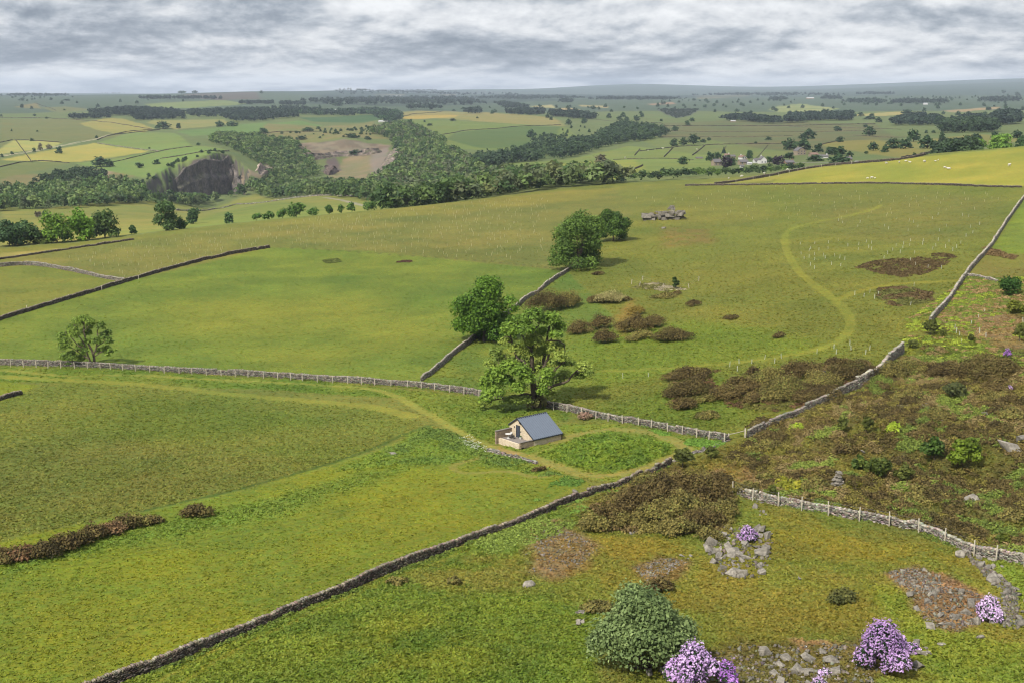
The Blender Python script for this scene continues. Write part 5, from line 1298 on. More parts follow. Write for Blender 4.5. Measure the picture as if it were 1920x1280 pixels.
rocks([(985,1015),(1010,1010),(1012,1070),(990,1075)], 12, .4, .8, 'brown stone on the left edge of the reddish scree', 'stones beside the reddish scree', 13)
rocks([(1300,842),(1326,838),(1330,852),(1305,858)], 9, .5, 1.0, 'pale stone in the rubble heap by the paddock corner', 'rubble heap by the paddock corner', 14)
rocks([(1742,770),(1772,760),(1778,790),(1745,792)], 6, .8, 2.2, 'pale rock slab showing in the middle of the heath', 'rock slabs mid heath', 15)
rocks([(1820,762),(1850,758),(1860,790),(1835,795)], 6, .7, 1.8, 'pale stone in the outcrop on the right of the heath', 'outcrop stones right of the heath', 16)
rocks([(1650,735),(1700,738),(1715,760),(1670,765)], 7, .4, 1.0, 'pale scattered stone below the rocky wall bend', 'stones below the rocky wall bend', 17)
_r = np.random.default_rng(77)
for (u, v, s, lb, rd, fl) in [(992,1099,1.9,'single whitish boulder alone on the grass left of the mossy slope',True,.9),(1541,705,2.6,'square pinkish grey stone among gorse above the heath wall',False,.9),(1618,848,1.3,'small pale boulder right of the two saplings on the heath',True,1),(1635,792,1.5,'pale boulder beside the second sapling',True,1),
        (1244,429,3.2,'lone slab below the rocky crag on the knoll',False,.5),(1895,845,3.4,'large pale rock at the right end of the heath',False,.9),(1918,830,3.0,'pale rock cut by the right picture edge',False,1.1),(1822,942,2.2,'pale rock low on the right of the heath',False,.9),(1853,948,1.6,'small pale rock beside the low right one',True,1),(1500,1085,1.2,'grey stone alone right of the loose pile',False,.6),(1078,923,1.6,'tan boulder at the foot of the paddock bank',True,1),(1765,1208,.9,'small pale stone below the orange scar',True,.8),(1838,1196,1.0,'whitish stone on bright grass below the orange scar',True,.9),(738,851,1.6,'thin grey slab in the nettles left of the shed',False,.4)]:
    p = at(u, v); put_rock(p.x, p.y, s, lb, None, _r, rd, flat=fl)
def crag():
    rng = np.random.default_rng(91); p0 = at(1208, 414); p1 = at(1277, 412); root_p = at(1242, 413)
    root_p.z += .5; root = empty('rock_crag', root_p); tag(root, 'layered grey gritstone crag jutting from the knoll', 'crag')
    parts = []
    for i in range(64):
        t = rng.random(); x = p0.x + (p1.x - p0.x) * t - root_p.x; y = p0.y + (p1.y - p0.y) * t - root_p.y + rng.uniform(-.6, 3)
        hmax = 1.8 + 3.6 * math.exp(-((t - .78) / .3) ** 2)
        z = rng.uniform(-.3, hmax)
        me = ROCKA[int(rng.integers(9))]; s = rng.uniform(1.6, 3.4)
        V = np.array([v.co[:] for v in me.vertices]) * [s * 1.5, s * 1.2, s * 1.15]
        a = rng.normal() * .25; V = np.c_[V[:, 0] * math.cos(a) - V[:, 1] * math.sin(a), V[:, 0] * math.sin(a) + V[:, 1] * math.cos(a), V[:, 2]] + [x, y, z]
        parts.append((V, [tuple(f.vertices) for f in me.polygons]))
    V, F = merge(parts); pymesh('rock_face', V, F, M['rock'], root)
    B = [(rng.uniform(-5, 5), rng.uniform(2, 4.5), 2.0 + rng.uniform(-1, .8), 1.4, 1.2, .5) for _ in range(9)]
    V, F, C = leaf_cloud(B, 500, .28, [(104,108,50),(126,120,58),(150,128,56)], rng); mesh_np('turf_cap', V, F, M['heather'], C, parent=root)
crag()
def cairn():
    rng = np.random.default_rng(95); p = at(1571, 909); m, c = mpp(p); h = 26 * m / c
    root = empty('stone_cairn', p); tag(root, 'narrow pointed cairn of grey stones rising from the heath', 'cairn')
    parts = []
    for i in range(90):
        z = rng.random() ** 1.25 * h; r = (1 - z / h) * .95 + .16; a = rng.uniform(0, 6.28); s = rng.uniform(.3, .62)
        me = ROCKA[int(rng.integers(9))]
        V = np.array([v.co[:] for v in me.vertices]) * [s * 1.3, s, s * .6]
        ca, sa = math.cos(a + 1.57), math.sin(a + 1.57); V = np.c_[V[:, 0] * ca - V[:, 1] * sa, V[:, 0] * sa + V[:, 1] * ca, V[:, 2]] + [math.cos(a) * r * .8, math.sin(a) * r * .8, z]
        parts.append((V, [tuple(f.vertices) for f in me.polygons]))
    core = [(math.cos(k * PI / 4) * .8, math.sin(k * PI / 4) * .8, -.3) for k in range(8)] + [(0, 0, h * .95)]
    parts.append((core, [(k, (k + 1) % 8, 8) for k in range(8)]))
    V, F = merge(parts); pymesh('stone_stack', V, F, M['rock'], root)
    rocks([(1540,905),(1562,900),(1570,918),(1548,925)], 7, .4, .9, 'brownish stone spilled left of the cairn', 'stones spilled from the cairn', 96)
cairn()
M['scree'] = stone_mat('scree_stone', (104,98,86), (144,136,120), 1.2, vcol=True)
def pebbles(polys, label, n, seed, smin=.12, smax=.4, name='scree'):
    rng = np.random.default_rng(seed); parts = []; o3 = None
    for poly, frac in polys:
        Q = scatter_poly(poly, int(n * frac), rng, None); z = ground_z(Q[:, 0], Q[:, 1])
        if o3 is None: o3 = np.array([Q[0, 0], Q[0, 1], z[0]])
        k = len(Q); T = nrm(rng.normal(size=(k, 3))); A = nrm(np.cross(T, rng.normal(size=(k, 3)))); U = np.cross(T, A)
        s = smin + (smax - smin) * rng.random(k) ** 2
        V, F = boxes(np.c_[Q, z + s * .12] - o3, T, A, U, np.c_[s * .6, s * .5, s * .32], .22, rng)
        parts.append((V, F, np.repeat(rng.uniform(.45, 1.25, (k, 1)) * (1 + .06 * rng.normal(size=(k, 3))), 8, 0)))
    V, F, C = joinp(parts); o = mesh_np(name, V, F, M['scree'], C); o.location = o3; tag(o, label, 'scree', kind='stuff')
pebbles([([(1665,1072),(1715,1064),(1765,1080),(1760,1125),(1700,1110)],.45),([(1700,1110),(1760,1085),(1840,1120),(1855,1165),(1790,1185),(1740,1172)],.55)], 'fine scree over the orange scar', 1300, 1, .09, .34)
pebbles([([(1000,1010),(1040,980),(1090,1005),(1120,1030),(1095,1055),(1020,1075)],.6),([(1190,1065),(1240,1045),(1290,1055),(1215,1098)],.4)], 'small stones on the reddish scree', 900, 2, .08, .26)
pebbles([([(1310,1225),(1390,1205),(1620,1210),(1650,1250),(1630,1290),(1310,1290)],1)], 'small stones in the bottom hollow', 800, 3, .1, .35)
pebbles([([(1800,1028),(1870,1075),(1910,1110),(1910,1180),(1880,1175),(1880,1110),(1830,1062)],.7),([(1316,1010),(1385,990),(1450,1000),(1440,1080),(1360,1085)],.3)], 'small stones between the boulders', 1100, 4, .12, .4)
pebbles([([(1640,745),(1720,745),(1770,780),(1720,790),(1650,770)],.6),([(1640,690),(1690,670),(1700,720),(1650,720)],.4)], 'small stones below the rocky wall bend', 500, 5, .15, .5)

# ================================================================== RHODODENDRONS
RH = [(1298,1292,92,86,'large pale lilac rhododendron in front of the willow',0),(1361,1296,56,58,'deeper purple rhododendron touching the large pale lilac one',1),(1651,1258,110,94,'largest purple rhododendron, alone beside grey boulders',0),(1401,1014,38,30,'small pink-purple rhododendron on the loose boulder pile',0),
      (1853,1164,58,48,'pale pink rhododendron among the boulders at the right',2),(1711,1224,30,20,'low purple sprig between boulders right of the largest purple bush',0),(1534,1290,34,22,'half hidden lilac bush at the bottom edge right of the rocks',2),(1545,1264,22,12,'tiny lilac sprig just above the bottom edge',2),
      (1888,669,16,17,'tiny purple bloom at the end of the dark heather bank',1),(1893,731,14,9,'tiny pink bloom on the right of the heath',0)]
for i, (u, v, w_, h_, lb, ci) in enumerate(RH):
    rng = np.random.default_rng(800 + i); p, w, h = px_size(u, v, w_, h_)
    root = empty('rhododendron', p); tag(root, lb, 'bush')
    B = [(0, 0, h * .5, w * .3, w * .28, h * .44)]
    for _ in range(16):
        a = rng.uniform(0, 6.28); r = rng.uniform(.2, .8); s_ = rng.uniform(.10, .21); B.append((math.cos(a) * r * w / 2, math.sin(a) * r * w * .45, h * rng.uniform(.14, .84 - .5 * r), w * s_, w * s_, h * s_ * 1.25))
    n = int(np.clip(w * w * 420, 160, 14000))
    V, F, C = leaf_cloud(B, int(n * .5), .11, [(34,56,30),(50,74,38),(70,92,48)], rng, shell=.55, lowcut=-.3); mesh_np('foliage', V, F, M['leaf'], C, parent=root)
    pal = [[(170,132,186),(192,156,204),(212,184,220)], [(148,100,172),(172,122,192),(194,150,208)], [(186,152,196),(204,174,212),(220,198,224)]][ci]
    B2 = np.array(B); B2[:, 3:] *= 1.06
    V, F, C = leaf_cloud(B2, int(n * .66), .10, pal, rng, shell=.86, up=.6, lowcut=-.2); mesh_np('blossom', V, F, M['petal'], C, parent=root)

# ================================================================== GROUND COVER THAT NOBODY COULD COUNT
def cover_clumps(poly, label, n, cols_by_zone, name, seed, size=(.35, .9), hgt=(.2, .6), leaf=.22, per=24, rmin=None, zone=6.0, thr=0.0, tsc=7.0):
    rng = np.random.default_rng(seed); wp = W(poly, rmin)
    Q = scatter_poly(poly, n, rng, rmin, wp)
    if thr: Q = Q[fbm(Q[:, 0], Q[:, 1], tsc, seed + 3, 4) > thr]
    z = ground_z(Q[:, 0], Q[:, 1]); o3 = np.array([Q[0, 0], Q[0, 1], z[0]])
    zn = np.clip((fbm(Q[:, 0], Q[:, 1], zone, seed + 7, 4) - .25) / .5, 0, .999) * len(cols_by_zone)
    parts = []
    for k, cols in enumerate(cols_by_zone):
        S = (zn.astype(int) == k)
        if not S.any(): continue
        q, zz = Q[S], z[S]; r = rng.uniform(*size, len(q)); h = rng.uniform(*hgt, len(q))
        B = np.c_[q, zz + h * .25, r, r, h * .75] - np.r_[o3, 0, 0, 0]
        V, F, C = leaf_cloud(B, len(q) * per, leaf, cols, rng, shell=.5, up=.4, lowcut=-.1)
        parts.append((V, F, C))
    V, F, C = joinp(parts); o = mesh_np(name, V, F, M['heather'], C); o.location = o3; tag(o, label, 'ground cover', kind='stuff')
ZH = [[(78,92,40),(98,112,46),(116,126,52)], [(66,58,32),(90,78,42),(108,94,50)], [(56,50,28),(78,68,36),(98,86,44)], [(92,86,40),(112,104,48),(130,120,56)], [(74,64,36),(100,86,46),(120,104,56)], [(108,94,60),(130,112,72),(118,110,62)], [(88,102,42),(110,124,50),(128,136,58)]]
HP = [(1405,824),(1500,780),(1610,735),(1690,672),(1740,650),(1880,690),(1925,690),(1925,1052),(1800,1008),(1640,968),(1500,944),(1400,920),(1440,900),(1420,880),(1350,868),(1390,840)]
cover_clumps(HP, 'brown and olive heather over the rough heath', 8200, ZH, 'heather_cover', 21, (.3, .95), (.25, .95), .125, 44, zone=6, thr=.35)
cover_clumps([(1700,600),(1760,560),(1812,520),(1925,520),(1925,690),(1860,700),(1760,700),(1690,690)], 'bracken and dry grass on the upper heath shoulder', 2600, [[(120,134,44),(138,152,50),(150,160,58)],[(92,110,42),(112,128,46),(126,140,52)],[(120,104,62),(146,120,80),(160,134,92)],[(84,98,42),(100,112,46),(116,124,52)]], 'bracken_cover', 22, (.3, .8), (.15, .4), .13, 32, zone=6, thr=.42)
cover_clumps([(1255,705),(1300,690),(1400,700),(1480,690),(1600,672),(1650,690),(1600,725),(1520,765),(1440,770),(1360,765),(1250,765)], 'low heather between the bushes on the slope', 1700, [[(96,78,48),(112,92,56),(96,92,46)],[(84,84,40),(104,102,48),(118,112,54)],[(80,62,42),(100,76,50),(112,88,56)]], 'heather_cover', 23, (.35, .9), (.2, .6), .14, 40, zone=5, thr=.44)
cover_clumps([(1095,965),(1180,920),(1260,885),(1350,890),(1380,930),(1370,1000),(1290,1000),(1180,1000),(1100,995)], 'low heather filling the mound below the paddock', 1100, [[(84,70,44),(104,86,52),(96,90,46)],[(92,88,42),(112,104,50),(124,112,56)]], 'heather_cover', 24, (.35, .8), (.3, .9), .13, 44, zone=3, thr=.3)
for i, (poly, lb, n, cl) in enumerate([([(1605,502),(1640,490),(1720,485),(1760,474),(1790,480),(1780,492),(1740,512),(1700,520),(1640,512)], 'long flat reddish-brown heather patch in the upper right field', 900, [[(72,58,38),(92,76,46),(106,90,54)]]), ([(1648,540),(1700,538),(1748,550),(1745,568),(1680,575),(1645,560)], 'dark brown and olive heather patch below the upper one, by the right wall', 560, [[(74,60,38),(94,78,48)],[(74,76,38),(96,96,46)]]), ([(1845,462),(1905,480),(1900,488),(1850,478)], 'flat brown heather strip right of the steep wall', 200, [[(92,76,48),(110,90,56)]]), ([(738,493),(755,489),(772,490),(760,496)], 'small dark red heather patch in the big upper field', 110, [[(70,50,40),(90,64,48)]]), ([(606,489),(636,486),(640,491),(612,495)], 'faint dark rush patch in the big upper field', 70, [[(74,84,40),(90,96,46)]]), ([(1185,540),(1215,532),(1260,536),(1295,545),(1260,548)], 'grey brushwood pile inside crooked posts on the knoll', 150, [[(130,122,96),(150,140,112)],[(90,90,50),(110,106,60)]])]):
    cover_clumps(poly, lb, n, cl, 'heather_patch' if i != 5 else 'brushwood_pile', 40 + i, (.5, 1.1), (.2, .45), .2, 22, thr=.40, tsc=5)
    o = [q for q in COL.objects if q.get('label') == lb][0]; del o['kind']; o['kind'] = 'thing'; o['category'] = 'heather patch' if i != 5 else 'brushwood'
def flowers(poly, label, n, cols, seed, name='cow_parsley', hz=(.4, .9), leaf=.12, stuff=True):
    rng = np.random.default_rng(seed); Q = scatter_poly(poly, n, rng, None); z = ground_z(Q[:, 0], Q[:, 1]); o3 = np.array([Q[0, 0], Q[0, 1], z[0]])
    B = np.c_[Q, z + rng.uniform(*hz, n), np.full((n, 2), .2), np.full(n, .06)] - np.r_[o3, 0, 0, 0]
    V, F, C = leaf_cloud(B, n * 6, leaf, cols, rng, up=1.5); o = mesh_np(name, V, F, M['petal'], C); o.location = o3; tag(o, label, 'flowers', kind='stuff')
flowers([(855,826),(880,818),(905,836),(918,848),(890,846)], 'white flower heads in the nettles left of the shed', 110, [(170,176,150),(190,192,172)], 5, hz=(.25, .55), leaf=.075)
cover_clumps([(800,800),(840,806),(920,845),(1040,880),(1050,890),(1005,893),(960,880),(900,856),(820,836),(760,850),(740,840)], 'rank green nettles below the shed track', 1500, [[(90,112,46),(106,126,52),(118,136,56)],[(84,106,44),(98,118,50)]], 'nettle_cover', 61, (.25, .6), (.1, .34), .12, 14, thr=.46)
cover_clumps([(1035,905),(1060,892),(1120,905),(1150,905),(1080,925),(1000,962),(985,955)], 'rank green nettles along the paddock foot of the long wall', 700, [[(84,116,46),(104,134,52)],[(96,124,50),(120,146,58)]], 'nettle_cover', 62, (.25, .6), (.1, .3), .12, 14, thr=.44)
cover_clumps([(850,1030),(960,990),(1080,940),(1170,915),(1120,950),(1080,985),(1000,1020),(900,1045)], 'bushy green growth on the lower side of the long wall', 1100, [[(84,112,44),(104,130,50)],[(96,112,48),(116,130,54)]], 'nettle_cover', 63, (.25, .7), (.1, .4), .12, 16, thr=.44)
cover_clumps([(1200,800),(1300,822),(1362,830),(1335,842),(1290,835),(1240,815)], 'rank green growth inside the paddock along its back wall', 600, [[(90,122,46),(110,140,54)]], 'nettle_cover', 64, (.25, .6), (.1, .35), .12, 16, thr=.42)

def wall_foot(lines, label, n, seed):
    rng = np.random.default_rng(seed); Q = []
    for line, wgt in lines:
        L = resample(W(line), .3); k = int(n * wgt); j = rng.integers(0, len(L) - 1, k); d = nrm(L[j + 1] - L[j]); sd_ = np.where(rng.random(k) < .5, -1, 1) * rng.uniform(.3, .75, k)
        keep = fbm(L[j][:, 0], L[j][:, 1], 5, seed, 3) > .42
        Q.append((L[j] + np.c_[-d[:, 1], d[:, 0]] * sd_[:, None] + d * rng.uniform(0, .3, (k, 1)))[keep])
    Q = np.concatenate(Q); z = ground_z(Q[:, 0], Q[:, 1]); o3 = np.array([*Q[0], z[0]]); m = len(Q); h = rng.uniform(.08, .3, m)
    B = np.c_[Q, z + h * .4, rng.uniform(.15, .35, (m, 1)) * np.ones((m, 2)), h] - np.r_[o3, 0, 0, 0]
    V, F, C = leaf_cloud(B, m * 9, .1, [(84,106,44),(104,122,50),(128,134,62)], rng, shell=.3, up=.6, lowcut=-.1); o = mesh_np('long_grass', V, F, M['leaf'], C); o.location = o3; tag(o, label, 'grass', kind='stuff')
wall_foot([([(190,1290),(300,1252),(480,1175),(630,1117),(780,1054),(960,985),(1100,929),(1258,870)], .4), ([(0,684),(250,692),(500,706),(700,719),(860,735),(940,748)], .2), ([(1020,762),(1150,788),(1260,807),(1364,826)], .1), ([(1402,820),(1500,775),(1605,726),(1692,662)], .12), ([(1385,924),(1500,952),(1680,985),(1790,1022),(1925,1058)], .18)], 'long grass growing against the feet of the near walls', 4200, 71)
# ================================================================== WOODS
WG = [(52,72,40),(66,88,46),(84,106,54),(108,124,70),(78,88,62)]; WD = [(40,56,38),(50,68,42),(66,84,50)]; WF = [(36,50,42),(44,60,46),(54,70,52)]; WL = [(84,112,48),(104,132,54),(122,146,62)]
wood([(-120,362),(0,362),(60,358),(130,350),(200,346),(262,352),(286,378),(296,386),(250,382),(180,389),(100,393),(40,394),(-120,404)], 'dark mixed wood left of the quarry face', WG, (8, 13.5), 9, 80, seed=1, nmax=900, kindmix=.12)
wood([(60,350),(100,335),(160,326),(200,330),(200,342),(130,352)], 'wooded bank above the left wood', WD, (9, 13), 10, 70, seed=2, nmax=220)
wood([(285,384),(330,374),(400,376),(430,370),(470,352),(500,340),(560,344),(600,352),(690,353),(745,372),(700,379),(610,368),(480,365),(420,374),(330,386)], 'belt of trees at the foot of the quarries', WG, (9, 14), 9, 80, seed=3, nmax=500)
wood([(392,262),(420,255),(470,258),(545,266),(575,285),(590,310),(605,327),(560,343),(500,336),(515,318),(490,310),(470,300),(440,283),(400,270)], 'bushy green wood on the slope between the two quarries', WG, (7, 12), 9, 70, seed=4, nmax=900)
wood([(690,250),(730,240),(760,236),(800,252),(832,268),(835,282),(870,300),(905,322),(880,345),(860,372),(740,380),(700,352),(735,325),(742,290),(735,262)], 'broad wood filling the ravine right of the quarries', WG + [(96,100,72)], (10, 16), 9.5, 80, seed=5, nmax=1300, kindmix=.06)
wood([(880,304),(960,293),(1000,280),(1100,270),(1165,236),(1200,240),(1255,251),(1230,262),(1150,272),(1070,297),(960,307),(905,322)], 'dark strip of woodland winding up the ravine', WD, (10, 16), 11, 70, seed=6, nmax=1000, kindmix=.1)
wood([(985,252),(1050,258),(1110,262),(1090,272),(1000,276)], 'thin dark scrub on the hillside above the ravine strip', WD, (5, 10), 17, 60, seed=7, nmax=200)
wood([(700,402),(745,378),(860,362),(890,335),(960,332),(1040,338),(1100,340),(1160,346),(1195,350),(1050,368),(900,388),(760,404)], 'near edge of the ravine wood showing over the brow', WG + [(112,118,76)], (10, 15), 8.5, 90, seed=8, nmax=900)
def brow_wood(us, rise, label, cols, seed, rows=(45, 75, 105, 140), sp=7.0, nq=90, name='woodland'):
    """trees standing just behind the brow, tall enough to show `rise` photo pixels above it"""
    rng = np.random.default_rng(4600 + seed); parts = []; o3 = None; C0 = np.array([lrgb(c) for c in cols]); W1 = lrgb((255, 255, 255))
    for rr in rows:
        u = us[0]
        while u < us[1]:
            cv = float(np.interp(u, [q[0] for q in CREST], [q[1] for q in CREST])); az, _ = az_tan(u, cv); R = float(crest_R(az)) + rr + rng.normal() * 8
            up = np.interp(u, [q[0] for q in rise], [q[1] for q in rise]) * rng.uniform(.8, 1.15) * 1.12
            x, y = R * math.sin(az), R * math.cos(az); z = float(ground_z(x, y)); top = CAM_Z - float(az_tan(u, cv - up)[1]) * R; h = max(4.0, top - z)
            if o3 is None: o3 = np.array([x, y, z])
            V, F, C = unit_tree('broad', int(rng.integers(5)), nq); w = min(h * rng.uniform(1.0, 1.5), 18); a = rng.uniform(0, 6.28); c, s = math.cos(a), math.sin(a)
            X = np.c_[(V[:, 0] * c - V[:, 1] * s) * w, (V[:, 0] * s + V[:, 1] * c) * w, V[:, 2] * h] + [x - o3[0], y - o3[1], z - o3[2]]
            cc = C0[int(rng.integers(len(C0)))] * rng.uniform(.85, 1.15); parts.append((X, F, C / W1 * cc))
            u += sp / R * F_PX * rng.uniform(.7, 1.3)
    V, F, C = joinp(parts); o = mesh_np(name, V, F, M['leaf'], C); o.location = o3; tag(o, label, 'wood', kind='stuff')
brow_wood((1165, 1505), [(1165,12),(1200,20),(1260,24),(1350,20),(1420,17),(1470,14),(1505,8)], 'hedge-like wood behind the brow below the hamlet', WD + [(84,106,50)], 9, rows=(30, 60, 90, 120), sp=5.0)
brow_wood((745, 1190), [(745,10),(800,20),(900,26),(1000,30),(1100,26),(1190,12)], 'ragged front trees of the ravine wood rising over the brow', WG + [(112,118,70),(100,120,60)], 10, rows=(35, 60, 95), sp=9.0)
brow_wood((1735, 1838), [(1735,3),(1760,12),(1800,12),(1838,10)], 'dark hedge trees right behind the sheep hill', WD, 11, rows=(35, 60), sp=7.0)
wood([(165,213),(225,207),(280,208),(345,214),(345,226),(255,228),(250,220),(180,216)], 'dark plantation on the far left hillside', WF, (13, 18), 15, 60, seed=10, nmax=420)
wood([(130,221.5),(205,219),(205,222.5),(132,224)], 'dark tree belt below the far left plantation', WF, (12, 16), 13, 60, seed=11, nmax=120)
wood([(350,212),(480,208),(540,212),(560,220),(480,230),(430,228),(420,222),(355,220)], 'wide dark plantation above the quarries', WF, (12, 17), 16, 60, seed=12, nmax=500)
wood([(540,214),(700,209),(745,213),(755,225),(735,239),(700,217),(600,218)], 'plantation edge beside the golden hilltop', WF + [(64,90,58)], (12, 17), 15, 60, seed=13, nmax=400)
wood([(500,205),(560,203),(600,208),(560,212)], 'loose trees above the wide dark plantation', WF, (10, 14), 24, 60, seed=14, nmax=100)
wood([(262,185),(415,185.5),(415,187.5),(262,187)], 'long thin tree belt on the far left ridge', WF, (14, 20), 22, 60, seed=15, nmax=160)
wood([(450,194),(513,193),(513,196),(450,197)], 'small dark belt below the far ridge', WF, (13, 17), 20, 60, seed=16, nmax=90)
wood([(524,195),(573,195),(572,199),(526,199)], 'square dark copse below the far ridge', WF, (13, 17), 20, 60, seed=17, nmax=90)
wood([(560,192),(700,186),(760,184),(860,184),(920,197),(860,199),(780,198),(700,199),(620,199)], 'large far dark forest under the horizon', WF, (16, 24), 42, 50, seed=18, nmax=600)
wood([(620,172),(760,170),(850,174),(960,178),(1000,181),(860,181),(760,178),(640,178)], 'wooded ridge on the horizon', WF, (18, 26), 80, 40, seed=19, nmax=450)
wood([(925,194),(975,199),(990,204),(950,206)], 'far conifer block on a hill right of the golden hilltop', WF, (14, 20), 24, 50, seed=20, nmax=200)
wood([(1030,215),(1075,217),(1118,222),(1100,225),(1032,219)], 'dark oval copse right of the golden hilltop', WF, (14, 20), 13, 60, seed=21, nmax=260)
wood([(948,214),(975,210),(1018,210),(1018,217),(980,217)], 'dark copse just beyond the golden hilltop', WF, (14, 19), 18, 60, seed=22, nmax=200)
wood([(1230,206),(1310,207),(1290,219),(1268,223)], 'dark triangular plantation on a far slope', [(58,70,58),(68,78,64)], (5, 8), 16, 45, seed=23, nmax=500)
wood([(1470,231),(1480,222),(1595,218),(1596,226),(1500,231)], 'long straight dark plantation at right', WF, (15, 20), 14, 60, seed=24, nmax=420)
wood([(1345,225),(1400,222),(1440,228),(1470,232),(1440,234),(1400,229)], 'dark tree belt left of the long straight plantation', WF, (13, 18), 14, 60, seed=25, nmax=260)
wood([(1674,236),(1680,228),(1760,227),(1768,232),(1762,236)], 'dark wood in the middle of the right plain', WF, (14, 18), 12, 60, seed=26, nmax=260)
wood([(1760,250),(1775,240),(1830,236),(1866,244),(1866,249)], 'large dark wood above the sheep hill', WD, (14, 19), 11, 70, seed=27, nmax=380)
wood([(1704,221),(1735,218),(1735,222),(1706,223)], 'small rectangular plantation right of the pale crop field', WF, (12, 16), 13, 60, seed=28, nmax=110)
wood([(1795,234),(1810,226),(1842,226),(1846,233)], 'dark copse behind the large dark wood', WF, (14, 18), 13, 60, seed=29, nmax=160)
wood([(1855,232),(1870,222),(1905,222),(1910,232),(1880,236)], 'tall dark copse near the right edge', WF, (18, 24), 13, 60, seed=30, nmax=160)
wood([(1745,292),(1770,285),(1832,282),(1836,288),(1790,293)], 'dark hedge wood just behind the sheep hill', WD, (11, 14), 8, 80, seed=31, nmax=160)
for i, (u0, u1, v, dv, n, lb) in enumerate([(1580,1665,194,3,110,'far belt of dark trees right of centre, nearest the pale farm'),(1665,1780,195,4,150,'far belt of trees with a white farm in it'),(1830,1915,191,5,120,'far tree belt near the right edge'),(1440,1480,189,3,60,'far short tree belt below the blue ridge'),(1535,1580,187,4,60,'far copse below the blue ridge'),
        (1290,1600,180,3,240,'long far line of trees along the foot of the blue hills'),(880,1100,186,4,260,'far dark tree line in the middle of the plain'),(1100,1290,188,3,220,'far tree line right of the middle of the plain'),(1047,1077,193,2.4,50,'far square conifer block in the middle of the plain'),(1600,1680,178,2,80,'far tree belt on the blue-green ridge'),(760,830,206,2,60,'far trees behind the golden hilltop'),(870,905,213,2,40,'far hedge trees behind the golden hilltop'),(1650,1700,237,1,10,''),(0,140,181,2,120,'far dark tree line on the left horizon'),(185,242,176.5,1,40,'far wooded bump on the left horizon')]):
    if not lb: continue
    wood([(u0, v), (u0 + (u1 - u0) * .3, v - dv), (u1 - (u1 - u0) * .2, v - dv * .8), (u1, v), (u0 + (u1 - u0) * .5, v + dv * .5)], lb, WF, (15, 22), 12, 40, seed=50 + i, nmax=n)
# ================================================================== TREES THAT STAND APART
def T(lst, label, kind='broad', group=None, rmin='far'):
    for t in lst: far_tree(*t[:4], t[4] if len(t) > 4 else label, kind, group, rmin)
# beyond the brow at the left, near enough to show limbs
for i, (u, v, h_, w_, nm, cols, lb) in enumerate([(108,466,60,72,'sycamore_tree',BROAD,'leftmost and widest of three round trees below the brow at left'),(151,462,62,62,'sycamore_tree',[(72,104,34),(98,130,42),(122,152,54)],'bright middle tree of the three below the brow at left'),(198,458,57,64,'sycamore_tree',[(52,72,36),(70,92,44),(92,112,56)],'dark right-hand tree of the three below the brow at left'),
        (312,447,62,52,'ash_tree',[(58,80,46),(76,100,54),(98,120,66)],'tall narrow tree by the lower track, right of the three round trees'),(314,396,17,28,'ash_tree',DARKG,'dark tree top behind the tall narrow tree'),(340,440,22,30,'hawthorn_tree',DARKG,'low bushy tree at the foot of the tall narrow one'),(362,420,33,32,'hawthorn_tree',[(50,74,44),(66,92,50),(86,110,60)],'round tree alone in the lower left field'),(430,419,22,21,'hawthorn_tree',[(50,74,44),(66,92,50),(86,110,60)],'small tree alone right of the round tree in the lower field'),(250,449,19,13,'hawthorn_tree',DARKG,'small slim tree alone between the trio and the tall narrow tree'),
        (18,472,52,64,'ash_tree',[(48,70,44),(62,86,50),(80,104,60)],'big bushy tree at the left edge below the brow'),(54,470,42,54,'ash_tree',[(52,74,44),(66,90,50),(84,106,60)],'second bushy tree from the left edge below the brow'),(44,444,34,34,'ash_tree',DARKG,'dark round tree above the bushy pair at the left edge'),(72,408,12,14,'hawthorn_tree',[(84,80,60),(104,96,70)],'small brownish tree in the lower left field'),(85,406,13,12,'hawthorn_tree',DARKG,'small green tree beside the brownish one'),(80,468,20,40,'hawthorn_tree',[(84,100,46),(100,114,52)],'low olive bush left of the leftmost round tree'),
        (1085,320,18,20,'ash_tree',BROAD,''),(1041,326,30,20,'ash_tree',[(70,100,48),(88,118,54),(108,134,64)],'pale green tree pair top rising from the near ravine edge')]):
    if not lb: continue
    p, w, h = px_size(u, v, w_, h_, 'far')
    tree_at(nm, lb, p, w, h, cols, int(np.clip(w * h * 11, 300, 3600)), .55, 120 + i, bf=.02, k=16, rsc=.38, limbs=5, shell=.5, lowcut=-.85)
HG = [(482,424,14,22),(505,422,17,24),(530,420,20,26),(556,418,28,40),(588,414,15,24),(618,409,22,20),(640,407,14,18),(660,405,18,20),(692,403,18,30),(733,399,26,40)]
for i, (u, v, h_, w_) in enumerate(HG):
    p, w, h = px_size(u, v, w_, h_, 'far')
    tree_at('hawthorn_tree', ['small round shrub at the left end of the hedge on the brow','round shrub second from the left in the brow hedge','bushy shrub third from the left in the brow hedge','widest bush of the left brow hedge','low shrub right of the widest bush in the brow hedge','upright bright shrub on the brow','small dark shrub right of the upright bright one on the brow','round shrub in the middle of the right brow hedge','wide low shrub second from the right on the brow','large pale green shrub at the right end of the brow hedge'][i], p, w, h, [(56,82,38),(76,104,44),(100,126,54)], int(np.clip(w * h * 12, 260, 2200)), .5, 150 + i, bf=.0, k=10, rsc=.45, limbs=3, shell=.5, group='hedge shrubs along the brow', lowcut=-.85)
